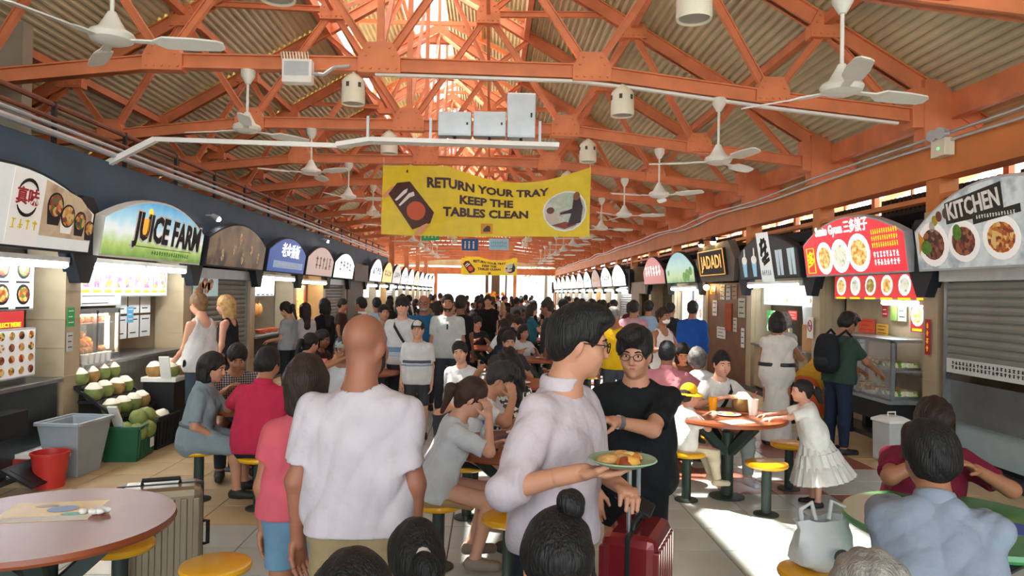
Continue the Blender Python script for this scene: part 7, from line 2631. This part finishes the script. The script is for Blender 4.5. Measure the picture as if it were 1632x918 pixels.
# 16-19
person('woman in a salmon T-shirt seated with one arm raised', -2.42, 9.25, -0.75, 1.62, 'light', 1, dict(style='ponytail', c=BLK), dict(c='#d47a78', sleeve=0.7, t=0.017), dict(c='#4a6478'), female=True, sit=0.45, build=1.2, lean=0.25, pitch=0.2, arms={'r': ('ik', (0.25, 0.42, 1.05), (0.8, -0.2, -0.5)), 'l': ('ik', (-0.1, 0.4, 0.82), None)}, stool_label='yellow stool under the woman in salmon')
person('man in a pale cap and glasses with a hand at his mouth', XP(548, 7.7), 7.7, PI + 0.2, 1.72, 'tan', 1, dict(c='#3a3430', t=0.012), dict(c='#c8ccd0', sleeve=0.7), dict(c='#3c4654'), face=True, glasses='#1c1a19', sit=0.45, pitch=0.1, extras=cap_hat('#8a9490'), arms={'r': ('ik', (0.05, 0.2, 1.12), (0.9, 0, -0.5), {'curl': 1.0}), 'l': ('ik', (-0.2, 0.3, 0.75), None)}, stool_label='yellow stool under the man in the pale cap')
person('man in a dark grey suit walking past the shutters', XP(577, 13.5), 13.5, 1.2, 1.72, 'tan', 1, dict(c=BLK), dict(name='jacket', c='#3b4046', sleeve=1.9, t=0.017, collar=True, collar_c='#d8d8d8', hem=-0.16), dict(c='#2a2d33'))
person('person in a pale blue shirt beyond the suited man', XP(601, 15.0), 15.0, 0.6, 1.7, 'tan', 1, dict(c=BLK), dict(c='#9cc0d4', sleeve=0.7), dict(c='#2c3038'))
person('person in a striped grey top beside the tall youth', XP(612, 11.6), 11.6, PI + 0.4, 1.62, 'light', 1, dict(c=BLK), dict(c='#8a8884', sleeve=0.7, bands=((0.15, 0.19, '#3a3a3c', 'shirt_band'), (0.25, 0.29, '#3a3a3c', 'shirt_band'))), dict(c='#2c3038'), face=True, extras=strap('#1a1a1c'))
person('tall youth in a white T-shirt with blue-grey bands and bag strap', XP(642, 10.3), 10.3, PI - 0.05, 1.77, 'fair', 1, dict(c=BLK, t=0.02, line=0.03, bangs=True), dict(c='#c2c2c4', sleeve=0.75, bands=((0.06, 0.13, '#6f8ba4', 'shirt_band'), (0.0, 0.06, '#a9b8c4', 'shirt_band')), hem=-0.12, t=0.017), dict(c='#2c3038'), face=True, extras=strap('#101012', -1))
person('boy in a dark cap and white T-shirt with a dark chest stripe', XP(667, 9.2), 9.2, PI, 1.47, 'fair', 1, dict(c=BLK, t=0.014), dict(c='#c6c6c6', sleeve=0.75, bands=((0.2, 0.25, '#4a525e', 'shirt_stripe'), (0.16, 0.19, '#8a98a4', 'shirt_stripe')), hem=-0.12, t=0.017), dict(c='#3a3c40', len=1.0), face=True, extras=cap_hat('#1e242a', '#c4c8c4'))
person('bald man with glasses and grey beard in a teal blue shirt', XP(676, 11.4), 11.4, PI, 1.8, 'ruddy', 1, None, dict(c='#1f5a80', sleeve=0.8, t=0.017), dict(c='#2e3138'), face=True, glasses='#2a1c18', build=1.12, extras=beard('#9a9088'))
person('bearded man in a pale grey T-shirt with sunglasses at the collar', XP(714, 10.9), 10.9, PI + 0.05, 1.82, 'tan', 1, dict(c='#1c1512', t=0.012, line=0.06), dict(c='#b0b3b0', sleeve=0.72, t=0.017, hem=-0.1), dict(c='#3a3f48'), face=True,
       extras=both(beard('#1c1512'), lambda root, sk, Hf, vx: MB().box(-0.014, 0.014, 0.15, 0.158, 0.04, 0.12).build('hung_sunglasses', M_BLACK, root, loc=tuple(sk['T'](0.0, 0.0, 0.28)))))
person('seated girl in a white T-shirt with a white hair clip', XP(740, 8.35), 8.35, PI - 0.3, 1.58, 'fair', 1, dict(style='ponytail', c=BLK), dict(c='#c8c8c8', sleeve=0.7), dict(c='#3a3f48'), face=True, female=True, sit=0.45, lean=0.1, pitch=0.05, yaw=0.2, roll=0.15, stool_label='yellow stool under the girl with the hair clip',
       extras=lambda root, sk, Hf, vx: MB().ball(tuple(Hf(0.0, -0.02, 0.145)), 0.035, 0.02, 0.015, 10, 6).build('hair_clip', M_WHITE, root, True))
# 25-27 centre table
p = at_z(690, 797, 0.45)
person('woman in a white T-shirt with brown ponytail eating at the table', p.x, p.y, -PI / 2 + 0.05, 1.64, 'fair', 0, dict(style='ponytail', c='#3a251c', line=0.05, tail=(0, -0.06, -0.16), tie='#3a2a26'), dict(c='#bfc2c8', sleeve=0.85, t=0.017, fold=0.006, drape=0.006), dict(c='#a4855e', len=0.7, name='shorts'), shoes='#8a7a6c', face=True, female=True, sit=0.45, lean=0.34, pitch=0.42,
       arms={'r': ('ik', (0.12, 0.36, 1.02), (0.6, 0.2, -0.8), {'curl': 0.9, 'hd': (0, -0.1, 1), 'pn': (-0.6, -0.6, 0)}), 'l': ('ik', (-0.1, 0.42, 0.8), None)}, legs={'l': ((-0.12, 1, -0.12), (0, -0.35, -1)), 'r': ((0.16, 1, -0.12), (0, -0.3, -1))}, stool_label='yellow stool under the woman with the brown ponytail')
person('man bent over his food with light catching his spiky hair', -0.2, 5.95, -PI / 2 - 0.25, 1.72, 'light', 0, dict(c='#2c2926', t=0.017, line=0.05, quiff=True, fold=0.008, foldk=2), dict(c='#d0d0d2', sleeve=0.75, t=0.017), dict(c='#1a1c20', len=0.9, name='shorts'), face=True, sit=0.45, lean=0.42, pitch=0.5,
       arms={'r': ('ik', (0.1, 0.44, 1.02), (0.7, 0, -0.7), {'curl': 1.0, 'hd': (0, -0.3, 1)}), 'l': ('ik', (-0.12, 0.46, 0.82), None)}, stool_label='yellow stool under the man with spiky hair')
person('woman with long curly black hair in a black and white patterned top', XP(820, 6.35), 6.35, 0.55, 1.7, 'tan', 0, dict(style='curly', c='#17110f', len=0.24, w=0.1, t=0.017, fold=0.016, foldk=1.7), dict(mat=print_mat('zigzag_cloth', ['#e4e2de', '#1c1c1e', '#cfcdc8', '#26262a'], 34), sleeve=1.7, t=0.017), dict(c='#1f2024'), female=True, sit=0.45, lean=0.1,
       arms={'l': ('ik', (-0.2, 0.28, 1.12), (-0.8, 0, -0.5), {'curl': 0.9}), 'r': ('ik', (0.2, 0.3, 0.8), None)}, stool_label='yellow stool under the curly-haired woman')
# 28-30 right table
person('woman in a white T-shirt with black bag strap behind the coconut', 2.33, 7.28, PI + 0.1, 1.62, 'fair', 0, dict(style='bun', c='#120f0e', at=(0, -0.12, 0.02), r=0.04, line=0.055, t=0.01), dict(c='#d2d0cc', sleeve=0.7, t=0.017), dict(c='#8f9692', name='jeans'), shoes='#c8ccd0', face=True, female=True, sit=0.45, lean=0.1, pitch=0.15,
       arms={'r': ('ik', (0.12, 0.34, 0.86), (0.8, -0.3, -0.5)), 'l': ('ik', (-0.1, 0.34, 0.86), (-0.8, -0.3, -0.5))}, extras=strap('#141416', 1), stool_label='yellow stool under the woman behind the coconut')
p = at_z(1088, 718, 0.45)
def bucket_hat(root, sk, Hf, vx):
    R, hs = sk['Rh'], sk['hs']
    blob('hat_crown', [ell(Hf(0, -0.012, 0.05), R, V(0.09, 0.106, 0.1) * hs, 0.02)], vx['hair'], cloth_mat('#e6b422'), root, cuts=[(Hf(0, 0, 0.03), R @ V(0, -0.1, -1))])
    blob('hat_brim', [cap(Hf(0, -0.01, 0.045), Hf(0, -0.01, 0.0), 0.1 * hs, 0.165 * hs, None, 1, 0.01)], vx['hair'], cloth_mat('#d9a51c'), root, cuts=[(Hf(0, 0, 0.0), R @ V(0, -0.1, -1)), (Hf(0, 0, 0.06), R @ V(0, 0, 1))], subs=[cap(Hf(0, -0.01, -0.08), Hf(0, -0.01, -0.02), 0.125 * hs)])
person('small child in a yellow hat and white T-shirt on a stool', p.x, p.y, -PI / 2 + 0.15, 1.08, 'fair', 0, dict(c='#2a1d17', t=0.012), dict(c='#e4e0d8', sleeve=0.75, t=0.018), dict(c='#cdbfa2'), shoes='#c8b9a0', face=True, child=True, sit=0.45, lean=0.12, extras=bucket_hat,
       arms={'r': ('ik', (0.06, 0.26, 0.76), None), 'l': ('ik', (-0.06, 0.26, 0.76), None)}, legs={'l': ((-0.12, 1, -0.2), (0, 0.25, -1)), 'r': ((0.12, 1, -0.2), (0, 0.15, -1))}, stool_label='yellow stool under the child in the yellow hat')
def tiers(root, sk, Hf, vx):
    base = sk['T'](0, 0, 0.12)
    ax = unit(V(0, -0.22, -1))
    sx = V(1, 0, 0)
    sy = unit(np.cross(ax, sx))
    for i, (d0, d1, r0, r1, n) in enumerate(((0.06, 0.2, 0.1, 0.17, 16), (0.17, 0.3, 0.15, 0.215, 20), (0.27, 0.42, 0.19, 0.275, 26))):
        mb = MB().lathe([(r0, d0), (r0 + 0.02, d0 + 0.01), (r1, d1), (r1 - 0.012, d1), (r0 - 0.01, d0 + 0.01)], 60, (0, 0, 0), ripple=0.045, rn=n)
        mb.v = [tuple(base + sx * v[0] - sy * v[1] + ax * v[2]) for v in mb.v]
        mb.build('skirt_tier', cloth_mat('#d8d8d4'), root, True)
person('little girl in a white tiered dress leaning on the table', 2.93, 6.38, PI / 2 - 0.12, 1.1, 'fair', 0, dict(style='ponytail', c='#17120f', tail=(0, -0.04, -0.1)), dict(name='dress', mat=cloth_mat('#d8d8d4'), sleeve=0.8, skirt=(0.62, 0.24), sdir=(0, -0.22, -1), t=0.016, fold=0.006), None, shoes='#1a1b1d', face=True, female=True, child=True, lean=0.28, pitch=0.05,
       arms={'l': ('ik', (-0.1, 0.42, 0.77), None), 'r': ('ik', (0.1, 0.42, 0.77), None)}, extras=tiers)
# 31-34 at the right stalls
person('woman in a long white dress with a black belt seen from behind', XP(1240, 9.0), 9.0, -0.35, 1.66, 'tan', 0, dict(style='bob', c='#1a1412', len=0.07), dict(name='dress', mat=cloth_mat('#c9c4bc'), sleeve=0.25, skirt=(0.98, 0.2), t=0.018, fold=0.006), None, shoes='#2a2624', female=True, pitch=0.2,
       arms={'r': ('ik', (0.16, 0.3, 1.1), (0.7, -0.5, -0.4)), 'l': ('dir', (-0.1, 0.2, -1), (0.1, 0.8, -0.4))}, extras=belt('#1c1a1a', 0.14, 0.05, 0.022))
person('grey-haired woman behind the woman in the white dress', XP(1250, 10.6), 10.6, -1.0, 1.62, 'tan', 1, dict(style='bob', c='#77726e', len=0.06), dict(c='#9a9c9e', sleeve=0.8), dict(c='#3a3c42'), female=True)
X33, Y33, R33 = XP(1338, 8.55), 8.55, -PI / 2 + 0.3
person('young man in a dark green T-shirt and navy jeans at the gyoza stall', X33, Y33, R33, 1.7, 'tan', 0, dict(c=BLK, t=0.02, line=0.045, quiff=True), dict(c='#2f4238', sleeve=0.75, t=0.017), dict(c='#1f2a3c', name='jeans'), face=True, pitch=0.45, lean=0.1,
       arms={'r': ('ik', (0.18, 0.42, 0.98), (0.6, -0.6, -0.4)), 'l': ('ik', (-0.12, 0.42, 0.98), (-0.6, -0.6, -0.4))})
c_, s_ = math.cos(R33), math.sin(R33)
bkp = thing('backpack', 'black backpack worn by the young man in dark green', 'backpack', (X33 + s_ * 0.14, Y33 - c_ * 0.14, 1.0), R33)
Vs, Qs = surf(*field([cap((-0.07, -0.04, 0.06), (0.07, -0.04, 0.06), 0.1, None, V(0, 1, 0), 0.85, 0.1), cap((-0.07, -0.04, 0.2), (0.07, -0.04, 0.2), 0.1, None, V(0, 1, 0), 0.85, 0.1), cap((-0.06, -0.03, 0.34), (0.06, -0.03, 0.34), 0.085, None, V(0, 1, 0), 0.85, 0.1)], 0.012, fold=0.003))
link('pack_body', np_mesh('pack_body', Vs, Qs, cloth_mat('#1d2024')), bkp)
Vs, Qs = surf(*field([cap((-0.06, -0.12, 0.1), (0.06, -0.12, 0.1), 0.06, None, V(0, 1, 0), 0.6, 0.04)], 0.012))
link('front_pocket', np_mesh('front_pocket', Vs, Qs, cloth_mat('#26292e')), bkp)
for s2 in (-1, 1):
    MB().tube([(s2 * 0.11, 0.03, 0.4), (s2 * 0.12, 0.13, 0.47), (s2 * 0.125, 0.25, 0.36), (s2 * 0.14, 0.2, 0.12), (s2 * 0.12, 0.05, 0.04)], 0.016, 7).build('shoulder_strap', cloth_mat('#1d2024'), bkp, True)
person('person in a mustard top and orange skirt bending down', XP(1292, 9.15), 9.15, -PI / 2 + 0.5, 1.58, 'tan', 1, dict(style='bob', c='#2a2624', len=0.04), dict(c='#c49a2c', sleeve=0.7, t=0.017), dict(c='#b5502c', skirt=(0.5, 0.2), name='skirt'), female=True, lean=1.0, pitch=0.9, legs={'l': ((-0.06, 0.35, -1), (0, -0.35, -1)), 'r': ((0.06, 0.35, -1), (0, -0.35, -1))})
# 35-43 behind the right table
person('man in a pink polo seated with his back turned', XP(1064, 7.75), 7.75, -0.25, 1.73, 'tan', 1, dict(c='#1a2226', t=0.012, line=0.04), dict(c='#c27f8a', sleeve=0.8, t=0.017, collar=True, fold=0.005), dict(c='#4a4d52'), sit=0.45, lean=0.22, build=1.1, arms={'l': ('ik', (-0.3, 0.4, 0.82), (-0.9, -0.2, -0.4)), 'r': ('ik', (0.28, 0.42, 0.82), (0.9, -0.2, -0.4))}, stool_label='yellow stool under the man in the pink polo')
person('grey-haired woman in a white blouse seated with her back turned', XP(1124, 8.05), 8.05, 0.15, 1.58, 'tan', 1, dict(style='bob', c='#5c5a58', len=0.05), dict(c='#d6dade', sleeve=0.8, t=0.017), dict(c='#5a5c60'), female=True, sit=0.45, lean=0.3, pitch=0.2, build=1.1, stool_label='yellow stool under the woman in the white blouse')
person('dark-haired person seated facing the pink polo man', XP(1088, 9.4), 9.4, PI - 0.2, 1.6, 'light', 1, dict(style='bob', c=BLK), dict(c='#6a4a3a', sleeve=0.7), dict(c='#33353a'), sit=0.45, lean=0.35, pitch=0.5, face=True, stool_label='yellow stool under the person facing the pink polo')
person('grey-haired man in a bright yellow T-shirt looking down', XP(984, 10.0), 10.0, PI - 0.4, 1.72, 'tan', 1, dict(c='#7a7672', t=0.014), dict(c='#e0b41c', sleeve=0.75, t=0.017), dict(c='#4a5058'), face=True, lean=0.25, pitch=0.5, build=1.1)
person('man in a dusty pink shirt standing with his back turned', XP(1010, 12.6), 12.6, -0.4, 1.75, 'tan', 1, dict(c=BLK), dict(c='#b0868e', sleeve=1.5, t=0.017), dict(c='#33363c'), build=1.08)
person('man in a light blue shirt standing beyond the pink shirted man', XP(1034, 14.2), 14.2, -0.6, 1.74, 'tan', 1, dict(c=BLK), dict(c='#8fa9bf', sleeve=0.9), dict(c='#33363c'))
person('woman in a white strappy top and face mask looking sideways', XP(1056, 10.6), 10.6, PI + 0.5, 1.66, 'tan', 1, dict(style='bun', c='#2a1c16', at=(0, -0.11, 0.04)), dict(name='tank_top', c='#d8d4d0', sleeve=0, tank=True, skirt=(0.8, 0.18), neck=0.1), None, face=True, female=True,
       arms={'l': ('ik', (-0.1, 0.28, 1.1), None), 'r': ('ik', (0.1, 0.28, 1.1), None)},
       extras=lambda root, sk, Hf, vx: blob('face_mask', [ell(Hf(0, 0.05, -0.055), sk['Rh'], V(0.062, 0.06, 0.05) * sk['hs'], 0.02)], vx['head'], M_PAPER, root, cuts=[(Hf(0, 0.04, 0), sk['Rh'] @ V(0, -1, 0)), (Hf(0, 0, -0.02), sk['Rh'] @ V(0, 0, 1))]))
person('man in a royal blue long-sleeved top with his back turned', XP(1104, 12.3), 12.3, -0.5, 1.76, 'tan', 1, dict(c=BLK, t=0.016), dict(c='#1c4a94', sleeve=1.9, t=0.017), dict(c='#2a2d33'), build=1.08)
person('dark-clothed customer at the counter left of the blue topped man', XP(1068, 14.6), 14.6, -0.8, 1.7, 'tan', 1, dict(c=BLK), dict(c='#26242a', sleeve=0.8), dict(c='#22242a'))

# ------------------------------------------------------------------ crowd
def template(kind, fem, rz):
    sit = 0.45 if kind == 'seated' else None
    lab = 'crowd template'
    r, sk = person(lab, 0, 0, 0, 1.6 if fem else 1.72, 'tan', 2, dict(style='long', c=BLK, len=0.2) if fem else dict(c=BLK, t=0.018), dict(c='#2a2a2e', sleeve=0.7), dict(c='#26282e', len=1.93), sit=sit, lean=0.2 if sit else 0.03, pitch=0.2 if sit else 0.05, female=fem, face=True,
                   arms={'l': ('ik', (-0.14, 0.36, 0.85 if sit else 1.05), None), 'r': ('ik', (0.14, 0.36, 0.85 if sit else 1.05), None)} if (sit or fem) else None, stool_here=False)
    return r

CROWD_COL = [('black', '#18191c'), ('charcoal', '#2c2e33'), ('black', '#1c1a1c'), ('navy', '#1f2a44'), ('white', '#cfd0d2'), ('pink', '#b07a80'), ('charcoal', '#34343a'), ('maroon', '#5a2430'), ('blue', '#8aa4b8'), ('tan', '#a08468'), ('grey', '#6c6e72'), ('teal', '#27606c'), ('black', '#141416'), ('white', '#d8d8d8'), ('brown', '#3c2a24')]
tmpl = {}
free = {}
rc = random.Random(42)
CASTP = [(o.location.x, o.location.y) for o in bpy.data.objects if o.name.split('.')[0] == 'person']

def crowd(kind, x, y, rz, place):
    if any((x - a) ** 2 + (y - b) ** 2 < 0.36 for a, b in CASTP):
        return
    CASTP.append((x, y))
    fem = rc.random() < 0.5
    k = (kind, fem)
    cn, cc = CROWD_COL[rc.randrange(len(CROWD_COL))]
    if k not in tmpl:
        r = template(kind, fem, 0)
        tmpl[k] = r
        root = r
        kids = list(r.children)
    else:
        src = tmpl[k]
        root = src.copy()
        COL.objects.link(root)
        for ch in src.children:
            c2 = ch.copy()
            COL.objects.link(c2)
            c2.parent = root
            for g in ch.children:
                g2 = g.copy()
                COL.objects.link(g2)
                g2.parent = c2
        kids = list(root.children)
    root.location = (x, y, 0)
    root.rotation_euler = (0, 0, rz)
    sc_ = rc.uniform(0.95, 1.04) if kind == 'standing' else 1.0
    root.scale = (sc_, sc_, sc_)
    hc = rc.choice([BLK, BLK, '#241a15', '#3a2a20', '#17120f'])
    for ch in kids:
        n = ch.name.split('.')[0]
        m_ = None
        if n == 'shirt':
            m_ = cloth_mat(cc)
        elif n == 'trousers':
            m_ = cloth_mat(rc.choice(['#1e2026', '#2a2c33', '#3a3c44', '#26344a', '#5a5248']))
        elif n == 'hair':
            m_ = hair_mat(hc)
        elif n == 'body':
            m_ = skin_mat(rc.choice(['light', 'tan', 'tan', 'fair', 'deep']))
        if m_:
            ch.material_slots[0].link = 'OBJECT'
            ch.material_slots[0].material = m_
    lab = '%s %s in %s %s' % (kind, 'long-haired woman' if fem else 'short-haired person', cn + (' facing front' if math.cos(rz) < -0.6 else (' back turned' if math.cos(rz) > 0.6 else ' turned sideways')), place)
    tag(root, lab, 'person', 'crowd: ' + lab)

TB = [(-2.2, 13.2), (0.0, 14.6), (-1.4, 17.0), (1.2, 17.4), (3.2, 17.0), (-2.6, 20.5), (0.2, 21.0), (2.4, 21.4), (-1.2, 25.0), (1.6, 25.6), (3.4, 27.0), (-2.6, 29.0), (0.4, 30.0), (2.2, 34.0), (-1.4, 35.0)]
for i, (tx, ty) in enumerate(TB):
    far = 'around the %s table of the crowded rows' % ORD[i]
    table(tx, ty, 'round orange-brown table, %s among the crowded rows' % ORD[i])
    for a in range(4):
        if rc.random() < 0.18:
            continue
        an = a * PI / 2 + 0.5 + rc.uniform(-0.2, 0.2)
        x, y = tx + 0.82 * math.cos(an), ty + 0.82 * math.sin(an)
        rz = math.atan2(-(tx - x), ty - y)
        crowd('seated', x, y, rz, far)
        if ty < 22:
            stool(x, y, 'yellow stool at the %s crowded table' % ORD[i], 'stools at the crowded tables')
for a, (tx, ty) in enumerate(((0.35, 8.9), (-1.75, 9.9), (0.9, 12.2))):
    for an in ((0.4, 1.7), (2.6, 0.5), (0.2, 2.0, 3.6))[a]:
        x, y = tx + 0.84 * math.cos(an), ty + 0.84 * math.sin(an)
        crowd('seated', x, y, math.atan2(-(tx - x), ty - y), ['at the table behind the seated girl', 'at the table beside the salmon shirted woman', 'at the table in the middle of the hall'][a])
        stool(x, y, 'yellow stool %s' % ['at the table behind the girl in white', 'at the table by the salmon shirt', 'at the middle table'][a], 'stools at middle tables')
SP = []
for i in range(95):
    for tr in range(40):
        Y = 12.0 + 30.0 * rc.random() ** 1.7
        X = rc.uniform(-3.4, 4.0) if Y > 16 else rc.uniform(-1.3, 2.2)
        if all((X - a) ** 2 + (Y - b) ** 2 > 0.45 for a, b in SP) and all((X - a) ** 2 + (Y - b) ** 2 > 1.3 for a, b in TB):
            break
    SP.append((X, Y))
    zone = 'in the aisle crowd below the banner' if Y < 20 else ('in the packed middle of the hall' if Y < 30 else 'far off by the bright end')
    crowd('standing', X, Y, rc.choice([0, PI, 1.4, -1.4, 0.6, -0.7, PI - 0.5]) + rc.uniform(-0.3, 0.3), zone)

# ------------------------------------------------------------------ far end
fs_ = thing('flower_altar', 'distant stand of orange and yellow flowers at the bright far end', 'flower stand', (XP(789, 55.0), 55.0, 0))
MB().box(-0.75, -0.5, -0.15, 0.15, 0, 3.3).box(0.75, 0.9, -0.15, 0.15, 0, 3.3).box(-0.45, 0.5, -0.2, 0.2, 0.0, 1.3).box(-0.3, 0.35, 0.0, 0.2, 1.3, 3.2).build('dark_frame', mat('dark_timber_frame', '#6a5450', 0.6), fs_)
rr = random.Random(2)
for k in range(26):
    MB().ball((rr.uniform(-0.7, 0.7), rr.uniform(-0.35, -0.2), rr.uniform(1.3, 1.9)), 0.13, 0.13, 0.11, 8, 6).build('flower_head', mat(['flower_orange', 'flower_yellow', 'flower_red'][k % 3], ['#e8782a', '#f0c030', '#d8442c'][k % 3], 0.6), fs_, True)
def far_tree(px, Y, h, label, c):
    x = XP(px, Y)
    t = thing('tree', label, 'tree', (x, Y, -0.25))
    MB().cyl((0, 0, 0), (0, 0, h * 0.55), 0.22, 0.12, 8).build('trunk', mat('bark', '#6a5a4a', 0.9), t)
    mb = MB()
    r = random.Random(int(px))
    for k in range(420):
        a, b, rad = r.uniform(0, 2 * PI), r.uniform(-1, 1), r.random() ** 0.4
        cx, cy, cz = 1.9 * rad * math.cos(a), 1.9 * rad * math.sin(a), h * 0.68 + b * h * 0.3 * rad
        s1 = r.uniform(0.12, 0.26)
        n = Vector((r.uniform(-1, 1), r.uniform(-1, 1), r.uniform(-1, 1))).normalized()
        u_, w_ = n.orthogonal().normalized(), n.cross(n.orthogonal().normalized())
        c0 = Vector((cx, cy, cz))
        mb.add([c0 - u_ * s1, c0 + w_ * s1 * 0.5, c0 + u_ * s1, c0 - w_ * s1 * 0.5], [(0, 1, 2, 3)])
    o = mb.build('foliage', mat('leaf_' + c[1:], c, 0.7), t)
    o['kind'] = 'stuff'
far_tree(655, 66, 7, 'pale green tree outside the bright end on the left', '#8fae74')
far_tree(870, 64, 7, 'green tree outside the bright end on the right', '#7fa070')
